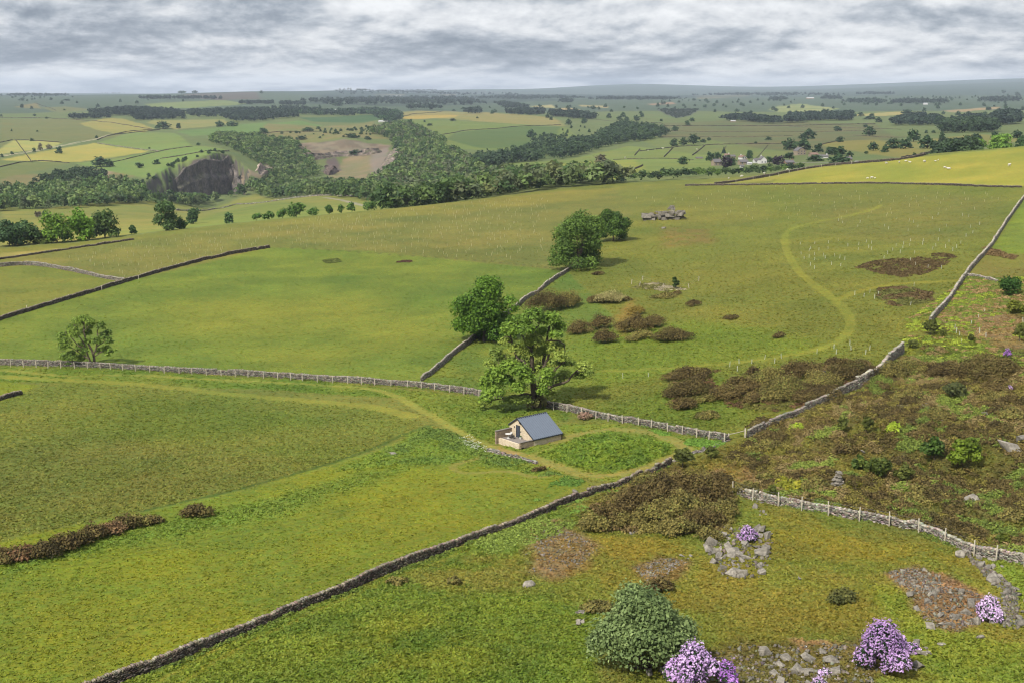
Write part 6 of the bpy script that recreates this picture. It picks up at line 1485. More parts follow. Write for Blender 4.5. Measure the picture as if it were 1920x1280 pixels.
for i, (u, R, h_, w_, lb) in enumerate([(1830,1080,24,44,'bright green rounded tree behind the sheep hill, left of the brightest one'),(1876,1090,28,52,'brightest yellow-green tree behind the sheep hill'),(1915,1085,20,28,'dark bush right of the brightest tree behind the sheep hill')]):
    p = at_R(u, R); m, c = mpp(p); w = w_ * m; crest_v = np.interp(u, [q[0] for q in CREST], [q[1] for q in CREST])
    zt = CAM_Z - float(az_tan(u, crest_v - h_)[1]) * R
    tree_at('sycamore_tree', lb, p, w, zt - p.z, [(84,116,44),(106,138,50),(128,158,60)] if i < 2 else DARKG, 2600, .7, 170 + i, bf=.05, k=18, rsc=.36, limbs=5, shell=.5)
# right plain and hamlet
S = 'solitary dark tree on the brown pasture right of the hamlet'
for (u, v, h, w, lb) in [(1571,246,9,14,'small round dark tree farthest up the brown pasture'),(1630,255,14,21,'round dark tree alone in the middle of the brown pasture'),(1713,266,19,26,'large round dark tree beside the ochre field'),(1739,279,22,28,'leaning dark tree at the left end of the hedge behind the sheep hill'),(1766,262,13,10,'thin brownish tree in the ochre field'),(1637,283,14,19,'left one of two round trees in the ochre field'),(1659,286,12,16,'right one of two round trees in the ochre field'),(1575,267,10,15,'round dark tree above the ochre field end'),
        (1675,279,18,27,'left half of the wide dark clump in the ochre field'),(1698,279,17,24,'right half of the wide dark clump in the ochre field'),(1624,289,5,8,'tiny bush left in the ochre field'),(1714,295,8,7,'small bush against the sheep hill wall'),(1832,263,12,19,'dark tree left of the bright trees behind the sheep hill'),(1866,260,11,17,'dark tree above the bright trees behind the sheep hill'),(1907,260,14,20,'dark tree at the far right beyond the bright trees'),(1750,250,5,8,'tiny tree left of the large dark wood'),(1737,250,5,7,'tiny tree beside the leaning one'),
        (1515,261,17,24,'large round dark tree above the gabled farmhouse'),(1505,262,9,16,'lower tree beside the large round one above the farmhouse'),(1481,281,20,27,'tall dark tree left of the gabled farmhouse'),(1508,282,20,26,'tall dark tree right behind the gabled farmhouse'),(1534,286,15,20,'dark tree over the farm outbuildings'),(1560,291,15,28,'wide dark tree right of the farm outbuildings'),(1576,293,15,22,'dark tree second from the right end of the farm'),(1592,295,10,13,'smaller dark tree at the right end of the farm'),(1573,308,17,36,'wide green tree below the white long house'),(1530,303,10,30,'bushy green tree left below the white long house'),(1480,299,13,18,'green tree behind the brick house'),
        (1332,302,15,19,'green tree at the left end of the hamlet'),(1345,301,13,16,'dark tree second from the left of the hamlet'),(1373,311,14,14,'olive tree in the middle of the hamlet'),(1405,299,17,13,'tall green tree above the small white cottages'),(1443,306,12,14,'dark green tree left of the round copper beech'),(1441,263,6,12,'small dark tree in the pasture above the hamlet'),(1417,270,4,7,'tiny dark bush in the pasture above the hamlet'),(1365,298,7,9,'small round tree behind the dark conifer'),
        (1264,274,13,15,'leftmost of three round dark trees on the green slope'),(1281,273,12,14,'middle one of three round dark trees on the green slope'),(1300,271,16,23,'biggest and rightmost of three round dark trees on the slope'),(1318,268,6,12,'small scrubby tree right of the three round trees'),(1329,264,6,7,'tiny tree right of the scrubby one'),(1281,309,14,19,'round tree in the bright field below the three round trees'),(1069,313,8,8,'small bush in the pale field beside the ravine'),(1266,246,9,12,'round tree at the upper end of the ravine strip'),(1289,235,8,10,'round tree by the long thin wall'),(1297,228,6,11,'tree just above the long thin wall'),(1142,222,8,9,'conical tree right of the dark oval copse'),(1161,226,7,11,'bushy tree right of the conical tree'),(1175,226,6,9,'pale green tree right of the bushy one'),(1240,228,5,6,'tiny lone tree below the triangular plantation'),(1109,204,4,7,'lone tree among the pale crop strips'),(1381,210,5,9,'small round tree left of the pale striped field'),
        (1421,228,8,28,'flat topped tree clump by the far pale barn'),(1602,219,6,9,'leftmost of three trees on the pale yellow field edge'),(1614,219,7,12,'middle tree of three on the pale yellow field edge'),(1635,218,5,10,'right tree of three on the pale yellow field edge'),(1630,224,6,23,'flat clump below the pale yellow field'),(1648,230,9,13,'dark round tree right of the long straight plantation'),(1699,215,8,21,'wide tree at the end of the pale yellow field'),(1796,218,8,11,'lone round tree on the far right plain'),(1816,214,5,9,'small tree right of the lone round one on the far plain'),(1623,239,5,11,'low dark bush on the brown pasture'),(1760,236,15,16,'round tree at the right end of the middle wood'),(1881,175,6,8,'small round tree on the right skyline'),(1908,180,7,9,'tree at the right end of the skyline'),(1876,213,6,10,'tree on the pink far field')]:
    far_tree(u, v, h, w, lb)
far_tree(1357, 288, 11, 7, 'narrow dark conifer behind the stone cottages', 'conifer', name='conifer_tree')
far_tree(1361, 314, 21, 21, 'dark purple copper beech by the left cottage', 'copper', name='beech_tree'); far_tree(1459, 310, 18, 23, 'round dark purple copper beech right of the white gabled house', 'copper', name='beech_tree')
far_tree(1126, 304, 13, 23, 'brownish domed thicket in the pale field beside the ravine', 'brown', name='thicket'); far_tree(1374, 309, 12, 14, 'tawny bush beside the left copper beech', 'brown', name='bush', cat='bush')
far_tree(995, 258, 14, 14, 'ragged tree standing out on the hillside above the ravine')
# left hills
for (u, v, h, w, k, lb) in [(111,288,12,13,'broad','spreading tree alone in the big yellow field'),(76,282,11,9,'brown','bare brownish tree beside the pale lane'),(92,280,9,10,'brown','second brownish tree beside the pale lane'),(64,285,7,7,'broad','dark bush on the lane left of the brownish trees'),(181,260,5,6,'broad','dark bush above the pale lane'),(60,265,5,8,'broad','bush on the hillside above the small yellow field'),(188,313,16,29,'broad','wide dark tree clump above the left wood'),(207,313,12,15,'broad','dark tree right of the wide clump above the left wood'),(261,315,10,15,'broad','round tree on the field edge left of the quarry'),(294,308,8,14,'broad','dark bush on the field above the quarry'),(306,242,12,28,'broad','bushy clump where the lane ends'),(335,242,11,9,'broad','narrow tree right of the lane-end clump'),(412,238,11,14,'broad','round tree above the quarry wood'),(434,237,8,22,'broad','low wide tree right of the round tree above the quarry wood'),(372,273,5,7,'broad','small bush on the tip of the green field above the quarry'),(425,256,8,22,'broad','dark hedge bush at the top of the quarry wood'),(443,258,7,16,'broad','dark bush second in the hedge above the quarry wood'),(460,257,7,14,'broad','dark bush third in the hedge above the quarry wood'),(478,256,8,12,'broad','dark bush at the right end of the hedge above the quarry wood'),(65,218,4,6,'broad','tiny tree by the far left hill wall'),(87,223,3,5,'broad','tiny bush by the far left hill wall'),(2,219,4,6,'broad','tiny tree at the left edge of the far hill'),(40,189,5,10,'broad','dark clump near the far left skyline'),(51,190.5,4,4,'broad','dot-like tree right of the clump near the far left skyline'),(125,189.5,4,12,'broad','low clump under the left skyline'),(121,207.5,3,4,'broad','dot-like tree on the ochre far hill'),(341,175.5,5,16,'broad','left of two tree clumps on the left skyline'),(366,175.5,5,11,'broad','right of two tree clumps on the left skyline'),(22,246.5,4,4,'broad','dot-like bush on the olive hillside'),(70,247.5,3,4,'broad','second dot-like bush on the olive hillside'),(280,279.5,3,4,'broad','tiny bush on the broken field wall'),(4,295,6,6,'broad','bush at the left end of the pale lane'),(23,290,6,6,'broad','bush on the pale lane near the left edge'),
        (494,251,11,16,'broad','round tree on the field corner above the quarry slope'),(577,247,7,21,'broad','left clump of two on the scrubby terrace'),(597,243,5,9,'broad','small tree right of the clump on the scrubby terrace'),(600,205,7,6,'broad','lone upright tree above the wide plantation'),(766,237,6,10,'broad','round tree at the top of the ravine wood'),(796,229.5,4,4,'broad','dot-like bush below the golden hilltop'),(806,236,4,11,'broad','low bush pair on the hillside right of the ravine wood'),(849,227,4,12,'broad','bush clump on the lower edge of the golden hilltop'),(895,222.5,3,5,'broad','dot-like tree on the golden hilltop'),(851,208.5,3,7,'broad','small tree behind the golden hilltop'),(872,205.5,4,18,'broad','row-like clump behind the golden hilltop'),(747,215,4,9,'broad','small trees at the left end of the golden hilltop'),(634,199,7,18,'broad','dark clump on the far moor left of the golden hilltop'),(490,176,5,7,'broad','tiny trees on the middle left skyline'),(540,264,5,8,'broad','small bush on the quarry terrace'),(690,262,6,12,'broad','bush above the right quarry wall'),(660,258,7,26,'broad','scrub clump above the right quarry wall'),(630,252,6,14,'broad','scrub left of the clump above the right quarry wall'),(565,262,6,20,'broad','low scrub above the quarry terrace edge'),(670,290,8,26,'broad','dark scrub at the foot of the right quarry wall'),(425,270,6,14,'broad','bush on the rim right of the dark quarry face'),(370,295,4,6,'broad','tiny bush on the quarry rim'),(345,302,5,9,'broad','bush on the quarry rim left of the tiny one'),(322,312,6,10,'broad','bush at the left shoulder of the quarry rim')]:
    far_tree(u, v, h, w, lb, k, name='tree')
rngS = np.random.default_rng(17)
Q = scatter_poly([(490,250),(560,247),(700,236),(720,262),(600,266),(500,262)], 46, rngS, 'far'); 
for i, q in enumerate(Q):
    o = bpy.data.objects.new('hawthorn_bush', proto('broad', i % 6)); COL.objects.link(o); s = rngS.uniform(2.5, 6); o.location = (q[0], q[1], float(ground_z(q[0], q[1]))); o.scale = (s * 1.4, s * 1.4, s); o.rotation_euler = (0, 0, rngS.uniform(0, 6.3))
    tag(o, 'small bush dotted over the scrubby terrace above the quarries', 'bush', 'bushes on the quarry terrace')
Q = scatter_poly([(1060,236),(1170,245),(1160,262),(1040,262)], 26, rngS, 'far')
for i, q in enumerate(Q):
    o = bpy.data.objects.new('hawthorn_bush', proto('broad', i % 6)); COL.objects.link(o); s = rngS.uniform(3, 7); o.location = (q[0], q[1], float(ground_z(q[0], q[1]))); o.scale = (s, s, s); o.rotation_euler = (0, 0, rngS.uniform(0, 6.3))
    tag(o, 'small bush scattered on the hillside above the ravine strip', 'bush', 'bushes on the hillside above the ravine')
Q = scatter_poly([(200,345),(262,335),(300,318),(330,305),(420,286),(440,292),(400,292),(340,306),(270,345)], 24, rngS, 'far')
for i, q in enumerate(Q):
    o = bpy.data.objects.new('hawthorn_bush', proto('broad', i % 6)); COL.objects.link(o); s = rngS.uniform(2.5, 5); o.location = (q[0], q[1], float(ground_z(q[0], q[1]))); o.scale = (s * 1.3, s * 1.3, s); o.rotation_euler = (0, 0, rngS.uniform(0, 6.3))
    tag(o, 'small bush along the rim of the dark quarry face', 'bush', 'bushes on the quarry rim')
# far plain: hedgerow trees too small to tell apart, by district
for j, (poly, n, lb) in enumerate([([(900,200),(1240,200),(1240,228),(1080,240),(900,212)], 46, 'hedgerow tree scattered over the far middle plain'), ([(1240,188),(1600,188),(1600,222),(1300,226),(1240,205)], 60, 'hedgerow tree scattered over the far plain left of the long plantation'), ([(1600,184),(1920,180),(1920,222),(1700,226),(1620,212)], 70, 'hedgerow tree scattered over the far right plain'), ([(0,182),(480,182),(480,200),(150,206),(0,214)], 22, 'hedgerow tree dotted over the far left hill')]):
    Q = scatter_poly(poly, n, rngS, 'far')
    for i, q in enumerate(Q):
        o = bpy.data.objects.new('tree', proto('broad', i % 6)); COL.objects.link(o); s = rngS.uniform(8, 15); o.location = (q[0], q[1], float(ground_z(q[0], q[1]))); o.scale = (s * 1.2, s * 1.2, s); o.rotation_euler = (0, 0, rngS.uniform(0, 6.3))
        tag(o, lb, 'tree', lb.replace('tree', 'trees'))
# ================================================================== HAMLET AND FARMS
M['house_white'] = plain_mat('white_render', (232,230,224), .8, .08); M['house_stone'] = brick_mat('house_stone', (176,158,132), (150,134,112), (150,140,122), .6, .25); M['house_brick'] = brick_mat('house_brick', (168,128,104), (150,112,92), (150,130,112), .5, .2); M['slate'] = plain_mat('slate_roof', (112,108,108), .7, .3, 3)
M['tile'] = plain_mat('tile_roof', (140,112,98), .8, .3, 3); M['pale_roof'] = plain_mat('pale_sheet_roof', (196,196,196), .6, .1)
def house(u, v, wpx, hpx, label, wall='house_stone', roof='slate', rz=.2, depth=7.0, rmin='far', gable=False, win=True, name='cottage', chim=True):
    p, w, h = px_size(u, v, wpx, hpx, rmin); he = h * .58
    root = empty(name, p, rz); tag(root, label, 'house')
    d = depth; ax = (w / 2, d / 2)
    if gable: V, F = prism([(-d/2, -2), (d/2, -2), (d/2, he), (0, h), (-d/2, he)][::-1], -w/2, w/2)
    else: V, F = prism([(-d/2, -2), (d/2, -2), (d/2, he), (0, h), (-d/2, he)][::-1], -w/2, w/2)
    if gable:
        V = [(y * w / d, x * d / w, z) for x, y, z in V]; F = [f[::-1] for f in F]
    pymesh('wall', V, F, M[wall], root)
    L_, D_ = (d, w) if gable else (w, d); s = (h - he) / (D_ / 2)
    it = [prism([(-D_/2 - .4, he - .4 * s + .05), (0, h + .05), (0, h + .3), (-D_/2 - .4, he - .4 * s + .3)], -L_/2 - .3, L_/2 + .3), prism([(0, h + .05), (D_/2 + .4, he - .4 * s + .05), (D_/2 + .4, he - .4 * s + .3), (0, h + .3)], -L_/2 - .3, L_/2 + .3)]
    V, F = merge(it)
    if gable: V = [(y, x, z) for x, y, z in V]; F = [f[::-1] for f in F]
    r = pymesh('roof', V, F, M[roof], root)
    if chim:
        cx = 0 if gable else w / 2 - .7; cy = d / 2 - .8 if gable else 0
        pymesh('chimney', *box(cx - .45, cx + .45, cy - .45, cy + .45, h - .6, h + 1.3), M[wall], r)
    if win:
        n = max(2, int(w // 3)); y0 = -d / 2
        for fl_, zz in enumerate((.9, 3.4)):
            if zz + 1.3 > he + .3: continue
            for i in range(n):
                x = -w / 2 + w * (i + .5) / n
                f = pymesh('window', *box(x - .5, x + .5, y0 - .06, y0 - .003, zz, zz + 1.2), M['glass'], root)
                pymesh('sill', *box(x - .6, x + .6, y0 - .14, y0 - .061, zz - .12, zz), M['house_white'], f)
    return root
house(1343,311,15,12,'stone cottage with pinkish wall left of the copper beech','house_stone','slate',.3); house(1363,295,9,6,'small cream cottage behind the left copper beech','house_white','tile',-.2); house(1373,297,9,6,'small stone cottage right of the cream one','house_stone','slate',.2); house(1392,299,10,7,'cream gabled cottage in the middle of the hamlet','house_white','tile',.5,gable=True)
house(1393,309,16,9,'stone house with pale gable in front of the hamlet','house_stone','slate',.2); house(1391,315,6,5,'tiny white hut at the front of the hamlet','house_white','slate',.1,4,chim=False); house(1405,309,8,4,'low white outbuilding right of the front house','house_white','pale_roof',0,5,chim=False)
house(1418,306,10,8,'left wing of the white gabled house','house_white','slate',.1,win=True,chim=False); house(1429,307,12,13,'bright white gabled house in the middle of the hamlet','house_white','slate',.15,8,gable=True); house(1479,310,16,9,'red brick house right of the round copper beech','house_brick','slate',.1)
house(1499,291,18,14,'large pale gabled farmhouse under tall dark trees','house_stone','slate',.3,9,gable=True); house(1525,294,14,7,'long stone barn right of the farmhouse','house_stone','tile',.1,8,chim=False,name='barn'); house(1543,297,17,6,'long low white house at the farm','house_white','slate',.05,7); house(1590,302,10,7,'stone building at the right end of the farm','house_stone','slate',.2); house(1608,308,9,5,'pale shed by the skyline wall','house_white','pale_roof',0,6,chim=False,name='barn')
house(1311,298,12,3,'ruined pale byre left of the hamlet','house_stone','slate',0,6,chim=False,win=False,name='barn'); house(1735,196.5,8,3,'white far farmhouse in the tree belt','house_white','pale_roof',0,9,chim=False,win=False); house(632,208.5,9,3,'white far barn above the wide plantation','house_white','pale_roof',.3,12,chim=False,win=False,name='barn'); house(1408,221,9,3,'pale far barn by the flat topped clump','house_stone','pale_roof',.1,10,chim=False,win=False,name='barn'); house(1374,229,9,3,'stone far barn below the tree belt','house_stone','pale_roof',.1,10,chim=False,win=False,name='barn'); house(720,229,20,3,'long pale quarry shed at the top of the ravine wood','house_white','pale_roof',.2,14,chim=False,win=False,name='barn')
house(1519,186,14,3,'far pale farm building under the blue ridge','house_stone','pale_roof',0,14,chim=False,win=False,name='barn'); house(745,183,14,3,'far white works building in the dark forest','house_white','pale_roof',0,16,chim=False,win=False,name='barn')
# ================================================================== SHEEP
def sheep_mesh(pose):
    rng = np.random.default_rng(pose); bm = bmesh.new()
    def ell(c, r, sub=2):
        g = bmesh.ops.create_icosphere(bm, subdivisions=sub, radius=1)
        for v in g['verts']: v.co = Vector((v.co.x * r[0] + c[0], v.co.y * r[1] + c[1], v.co.z * r[2] + c[2]))
    lie = pose == 2; z = .32 if lie else .62
    ell((0, 0, z), (.56, .3, .32)); ell((.3, 0, z + .05), (.28, .26, .28)); hd = .15 if pose == 1 else z + .3
    ell((.62, 0, (z + hd) / 2 + .06), (.2, .13, .2)); ell((.8, .02, hd), (.17, .09, .1)); ell((.7, .12, hd + .07), (.05, .08, .03), 1); ell((.7, -.12, hd + .07), (.05, .08, .03), 1); ell((-.58, 0, z), (.1, .06, .14), 1)
    if not lie:
        for x in (-.34, .34):
            for y in (-.15, .15):
                g = bmesh.ops.create_cone(bm, segments=6, radius1=.04, radius2=.065, depth=.5, cap_ends=True)
                for v in g['verts']: v.co += Vector((x, y, .24))
    me = bpy.data.meshes.new('sheep'); bm.to_mesh(me); bm.free(); me.materials.append(M['wool'])
    for pl in me.polygons: pl.use_smooth = True
    return me
SHP = [sheep_mesh(i) for i in range(3)]
for i, (u, v, s, lb) in enumerate([(1634,335.5,1.1,'white sheep nearest the overgrown pasture wall, middle of three'),(1627,336,.9,'white sheep left of three near the overgrown pasture wall'),(1640,335.5,.9,'white sheep right of three near the overgrown pasture wall'),(1662,308,1.1,'white sheep at the left end of the row under the skyline wall'),(1686,306.2,1.1,'white sheep second from the left under the skyline wall'),(1698,303.5,1.1,'white sheep closest to the skyline wall'),(1706,306.5,1.1,'white sheep just below the one closest to the skyline wall'),(1733,305,1.3,'white sheep standing by the worn line on the sheep hill'),(1754,303.5,1.0,'white sheep left of a pair high on the sheep hill'),(1759,302,.8,'small white lamb right of a pair high on the sheep hill'),(1771,316,1.0,'smaller white sheep beside the biggest one on the sheep hill'),(1779,318,1.5,'biggest white sheep on the open sheep hill'),(1892,312.5,1.4,'white sheep alone at the right of the sheep hill'),
        (1391,333,1.3,'white sheep on the narrow pasture strip behind the brow wall'),(1366,336,1.1,'white sheep leftmost on the pasture strip'),(1432,327,1.1,'white sheep in the middle of the pasture strip'),(1477,320,1.3,'white sheep below the hedge wood on the pasture strip'),(1502,317.5,1.1,'white sheep at the right end of the pasture strip'),(1243,280,2.0,'bright white cow built on the sheep shape on the slope below the three round trees'),(1228,281.5,1.2,'white sheep left of the bright one below the three round trees'),(1215,283,1.2,'white sheep farthest left below the three round trees'),(1307,281.5,1.4,'white sheep on the slope right of the three round trees'),(1172,297,1.4,'white sheep in the pale field beside the ravine')]):  # the bright white one is a cow, drawn with the enlarged sheep mesh
    p = at(u, v, 'far' if i >= 18 else None); o = bpy.data.objects.new('sheep', SHP[i % 3]); COL.objects.link(o); o.location = p; o.scale = (s * 1.15,) * 3; o.rotation_euler = (0, 0, [0.2, 2.9, .5, 3.4, 1.0][i % 5]); tag(o, lb, 'sheep', 'sheep on the hill pastures')
# ================================================================== TREE GUARDS
def guard_mesh(c):
    V, F = tube(np.array([(0, 0, -.1), (0, 0, .5), (0, 0, 1.05)]), [.05] * 3, 6)
    V2, F2 = tube(np.array([(.12, 0, -.2), (.12, 0, 1.15)]), [.02, .015], 4)
    V3, F3, C3 = leaf_cloud([(0, 0, 1.1, .12, .12, .12)], 10, .09, [(90,120,50)], np.random.default_rng(1))
    V, F, _ = joinp([(V, F), (V2, F2)])
    o = mesh_np('tree_guard', V, F, c); me = o.data; bpy.data.objects.remove(o); return me
M['guard_straw'] = plain_mat('sun_bleached_guard', (206,200,150), .6, .1)
GW, GS = guard_mesh(M['guard']), guard_mesh(M['guard_straw'])
E = lambda L, dx, dy, s: [(dx + a / s, dy + b / s) for a, b in L]
G1 = E([(243,555),(320,590),(350,550),(248,630),(308,607),(270,665),(308,655),(348,635),(350,672),(382,600),(413,645),(430,662),(453,545),(450,590),(526,530),(500,645),(538,660),(475,712),(545,718),(575,670),(316,715),(350,740),(600,570),(680,560),(735,540),(775,550),(755,580),(775,595),(676,597),(895,628),(935,602),(960,570),(1010,585),(1015,555),(1063,568),(990,622),(1100,622),(1068,530),(1165,530),(1160,558),(1235,592),(1260,572),(1275,530),(1332,580),(1358,535),(1412,582),(1385,605),(1445,548),(1068,682),(1200,735),(1300,738),(1105,715),(868,660)], 1440, 320, 4)
G2 = E([(763,915),(650,935),(718,950),(828,930),(800,962),(1068,1012),(1095,868)], 1440, 320, 4)
G3 = E([(150,255),(228,298),(245,220),(372,220),(500,180),(600,215),(665,170),(1022,122),(1190,75),(1216,128),(1352,40),(1362,90),(1507,125),(1548,85)], 1340, 640, 5.33) + [(1168,709),(1216,706)]
G4 = E([(870,805),(888,840),(928,872),(945,945),(1212,885),(1143,840),(1133,680),(1195,622),(1050,745),(1620,725)], 1640, 480, 5.818)
def guards(L, me, label, group):
    P = W(L) if not isinstance(L, np.ndarray) else L
    for i, (x, y) in enumerate(P):
        o = bpy.data.objects.new('tree_guard', me); COL.objects.link(o); o.location = (x, y, float(ground_z(x, y)) - .03); o.rotation_euler = (random.gauss(0, .05), random.gauss(0, .05), random.uniform(0, 6)); s = random.uniform(.85, 1.15); o.scale = (1, 1, s); tag(o, label, 'tree guard', group)
guards(G1, GW, 'white tree guard tube in the planted patch inside the bend of the mown track', 'tree guards inside the track bend')
guards(G2, GW, 'white tree guard tube beside the lower heather patch of the right field', 'tree guards by the lower heather patch')
guards(G3, GW, 'white tree guard tube in the loose row above the heather slope', 'tree guards above the heather slope')
guards(G4, GW, 'white tree guard tube on the dry bracken at the right', 'tree guards on the dry bracken')
def planted(poly, sp, seed):
    rng = np.random.default_rng(seed); wp = W(poly); lo, hi = wp.min(0), wp.max(0)
    gx, gy = np.meshgrid(np.arange(lo[0], hi[0], sp), np.arange(lo[1], hi[1], sp)); q = np.c_[gx.ravel(), gy.ravel()] + rng.normal(size=(gx.size, 2)) * sp * .28
    q = q[poly_sd(q[:, 0], q[:, 1], wp) > 0]; return q[rng.random(len(q)) < .8]
PA = planted([(130,484),(300,447),(470,428),(600,410),(700,402),(640,440),(520,455),(420,478),(300,505),(235,522)], 5.6, 1)
PB = planted([(520,456),(640,440),(700,402),(900,379),(1030,372),(1020,470),(960,490),(760,478),(560,464)], 6.2, 2)
PC = planted([(1180,372),(1440,350),(1880,362),(1840,450),(1700,436),(1490,418),(1300,400)], 11, 3)
allq = np.r_[PA, PB, PC]; grp = np.r_[np.zeros(len(PA)), np.ones(len(PB)), np.full(len(PC), 2)].astype(int)
order = np.argsort(np.hypot(allq[:, 0], allq[:, 1])); keep = order[:300 - len(G1) - len(G2) - len(G3) - len(G4)]; rest = order[300 - len(G1) - len(G2) - len(G3) - len(G4):]
for g, lb in ((0, 'straw coloured tree guard in the planted field above the dark straight wall'), (1, 'straw coloured tree guard in the planted field left of the domed tree'), (2, 'pale tree guard in the planted field below the sheep pasture')):
    guards(allq[[i for i in keep if grp[i] == g]], GS if g < 2 else GW, lb, lb.replace('guard', 'guards'))
def guard_mass():
    me = GS; V0 = np.array([v.co[:] for v in me.vertices]); F0 = np.array([f.vertices[:] for f in me.polygons]); z = ground_z(allq[rest][:, 0], allq[rest][:, 1]); o3 = np.array([*allq[rest[0]], z[0]]); parts = []
    for i, k in enumerate(rest): parts.append((V0 + [allq[k, 0] - o3[0], allq[k, 1] - o3[1], z[i] - o3[2]], F0))
    V, F, _ = joinp(parts); o = mesh_np('tree_guards_far', V, F, M['guard_straw']); o.location = o3; tag(o, 'distant mass of straw coloured tree guards along the planted brow', 'tree guards', kind='stuff')
if len(rest): guard_mass()
print('guards', len(allq), 'objects', len(COL.objects))

# ================================================================== QUARRY FACES
M['cliff'] = stone_mat('quarry_rock', (96,90,87), (142,132,123), .12, vcol=True)
def rock_face(line, tops, label, seed, tint=(1, 1, 1), lean=.28, rough=3.0, green=.0, fwd=0.0):
    """a worked rock face: rugged strip standing on the quarry floor and leaning back to the rim"""
    rng = np.random.default_rng(seed); wp = W(line, 'far'); L = resample(wp, 2.2); s = np.linspace(0, 1, len(L)); s0 = np.r_[0, np.cumsum(np.linalg.norm(np.diff(wp, axis=0), axis=1))]; s0 /= s0[-1]
    m = np.array([mpp((a[0], a[1], float(ground_z(a[0], a[1]))))[0] for a in wp]); H = np.interp(s, s0, np.array(tops) * m); H = H * (1 + .06 * (fbm(s * 400, s * 0, 9, seed, 3) - .5)) + .5
    n, nz = len(L), 26; d = nrm(np.gradient(L, axis=0)); back = np.c_[-d[:, 1], d[:, 0]]; back *= np.sign(back[:, 1:2] + 1e-9); q_ = L - back * (fwd + 10); zb = ground_z(q_[:, 0], q_[:, 1]) if fwd else ground_z(L[:, 0], L[:, 1]); V = np.zeros((n, nz, 3)); C = np.zeros((n, nz, 3)); ss = s * 400
    for j in range(nz):
        t = j / (nz - 2); tt = min(t, 1.0); z = H * tt
        k1 = fbm(ss, z * .25 + 5, 10, seed + 1, 4) - .5; k2 = fbm(ss * 1.0, z * 1.3, 4, seed + 2, 3) - .5
        bench = 4.0 * float(sstep(.52, .6, np.array(tt)))
        off = lean * z + bench * (H / (H.max() + .1)) + rough * 2.2 * k1 + rough * .8 * k2 + (rough * 1.5 if j == nz - 1 else 0)
        V[:, j, :2] = L + back * (off - fwd)[:, None]; V[:, j, 2] = zb - 1.5 + z + (0 if j < nz - 1 else -2.5)
        g = np.clip(.85 + 1.3 * k2 + .9 * k1, .35, 1.6)[:, None] * np.array(tint); gm = (green * (1.0 if .5 < tt < .66 else .35) * (fbm(ss, z, 7, seed + 4, 3) > .5))[:, None]
        C[:, j] = g * (1 - gm) + np.array([.62, .78, .36]) * gm
    o3 = np.array([*L[0], zb[0]]); idx = np.arange(n * nz).reshape(n, nz); q = np.stack([idx[:-1, :-1], idx[1:, :-1], idx[1:, 1:], idx[:-1, 1:]], -1).reshape(-1, 4)
    o = mesh_np('quarry_face', (V - o3).reshape(-1, 3), q, M['cliff'], C.reshape(-1, 3)); o.location = o3; tag(o, label, 'rock face', kind='thing')
rock_face([(322,371),(345,370),(380,365),(420,353),(445,342),(462,331)], [40,58,69,64,44,22], 'long dark grey quarry face with a ledge across it', 1, (1,.97,.97), green=.5, fwd=14, lean=.10)
rock_face([(-20,370),(0,368),(18,364),(36,357)], [14,14,12,4], 'small grey quarry face cut by the left picture edge', 2, (.9,.86,.9), rough=1.2)
rock_face([(494,338),(503,334),(514,330)], [20,30,12], 'pale broken rock spur between the two quarries', 3, (1.7,1.55,1.4), rough=2.0)
rock_face([(556,296),(585,302),(620,296),(650,293),(690,292),(716,286)], [9,15,10,12,14,9], 'grey back wall of the right quarry', 4, (1.35,1.25,1.15), rough=4.5, lean=.7, green=.7)
rock_face([(606,325),(620,330),(636,322)], [10,20,8], 'dark rock stack on the right quarry floor', 5, (.9,.78,.78), rough=2.2)
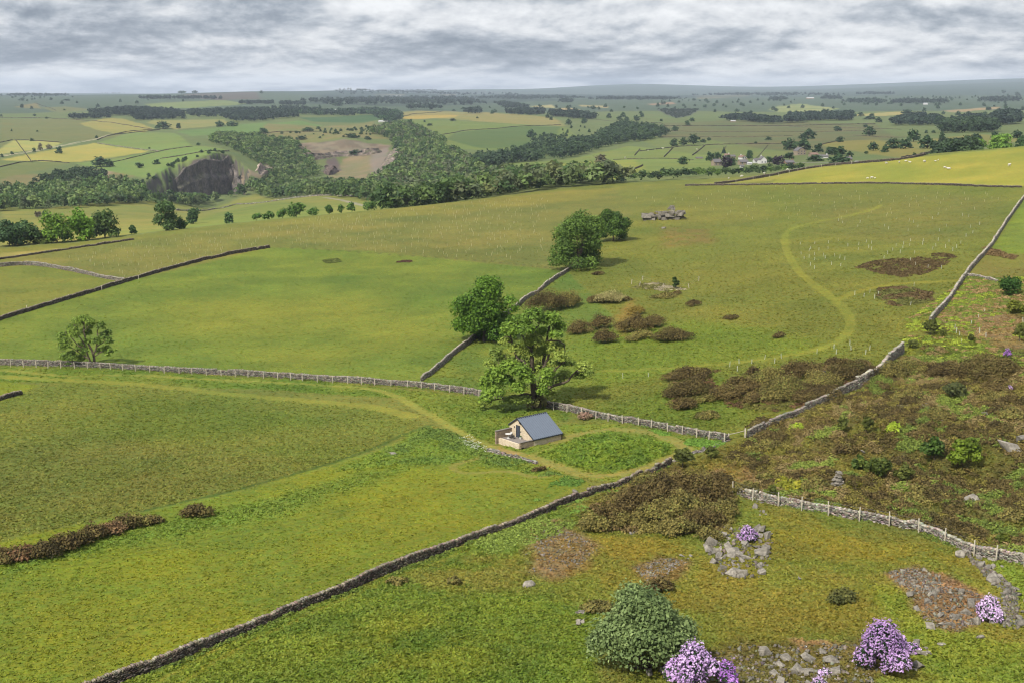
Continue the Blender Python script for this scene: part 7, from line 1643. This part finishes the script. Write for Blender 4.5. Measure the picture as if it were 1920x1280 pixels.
rock_face([(700,334),(712,318),(722,300),(730,286)], [6,14,16,9], 'pale right side wall of the right quarry', 6, (1.5,1.38,1.28), rough=4.5, lean=.8, green=.6)

# ================================================================== TUSSOCKS: the uneven sward of the near fields
def tussocks(n, seed):
    rng = np.random.default_rng(seed)
    j = rng.integers(4, NR, n * 3); i = rng.integers(26, NA - 27, n * 3)
    R, tf = RS[j], TUFT[i, j]
    ok = (R < 950) & (R > 55) & (R < crest_R(AZ[i])) & (rng.random(n * 3) < np.clip((tf - .03) / .14, 0, 1) * np.clip(1.25 - R / 900, .15, 1))
    i, j = i[ok][:n], j[ok][:n]; k = len(i)
    az = AZ[i] + rng.uniform(-.5, .5, k) * (AZ[200] - AZ[199]); r = RS[j] * (1 + rng.uniform(-.004, .004, k))
    x, y = r * np.sin(az), r * np.cos(az); z = ground_z(x, y); h = np.clip((TUFT[i, j] * .7 + .05) * rng.uniform(.6, 1.5, k), .05, .4)
    tint = (rng.uniform(.84, 1.3, k)[:, None] * np.c_[rng.uniform(.92, 1.16, k), np.ones(k), rng.uniform(.8, 1.1, k)])
    c = CL[i, j] * tint * 1.66
    V = np.zeros((k, 3, 4, 3)); o3 = np.array([x[0], y[0], z[0]]); P = np.c_[x, y, z] - o3
    for b in range(3):
        a = rng.uniform(0, 6.28, k); d = np.c_[np.cos(a), np.sin(a), np.zeros(k)]; l = rng.uniform(.07, .16, k)[:, None] * (1 + h[:, None]); lean = np.c_[rng.normal(size=(k, 2)) * 1.0, np.full(k, .8)] * h[:, None]
        q = P + np.c_[rng.normal(size=(k, 2)) * .12, np.zeros(k)]
        V[:, b, 0] = q - d * l - [0, 0, .03]; V[:, b, 1] = q + d * l - [0, 0, .03]; V[:, b, 2] = q + d * l * .55 + lean; V[:, b, 3] = q - d * l * .55 + lean * .85
    F = np.arange(k * 12).reshape(-1, 4); o = mesh_np('grass_tussocks', V.reshape(-1, 3), F, M['leaf'], np.repeat(c, 12, 0)); o.location = o3
    tag(o, 'uneven tufts of grass all over the near fields', 'grass', kind='stuff'); print('tussocks', k)
tussocks(190000, 5)
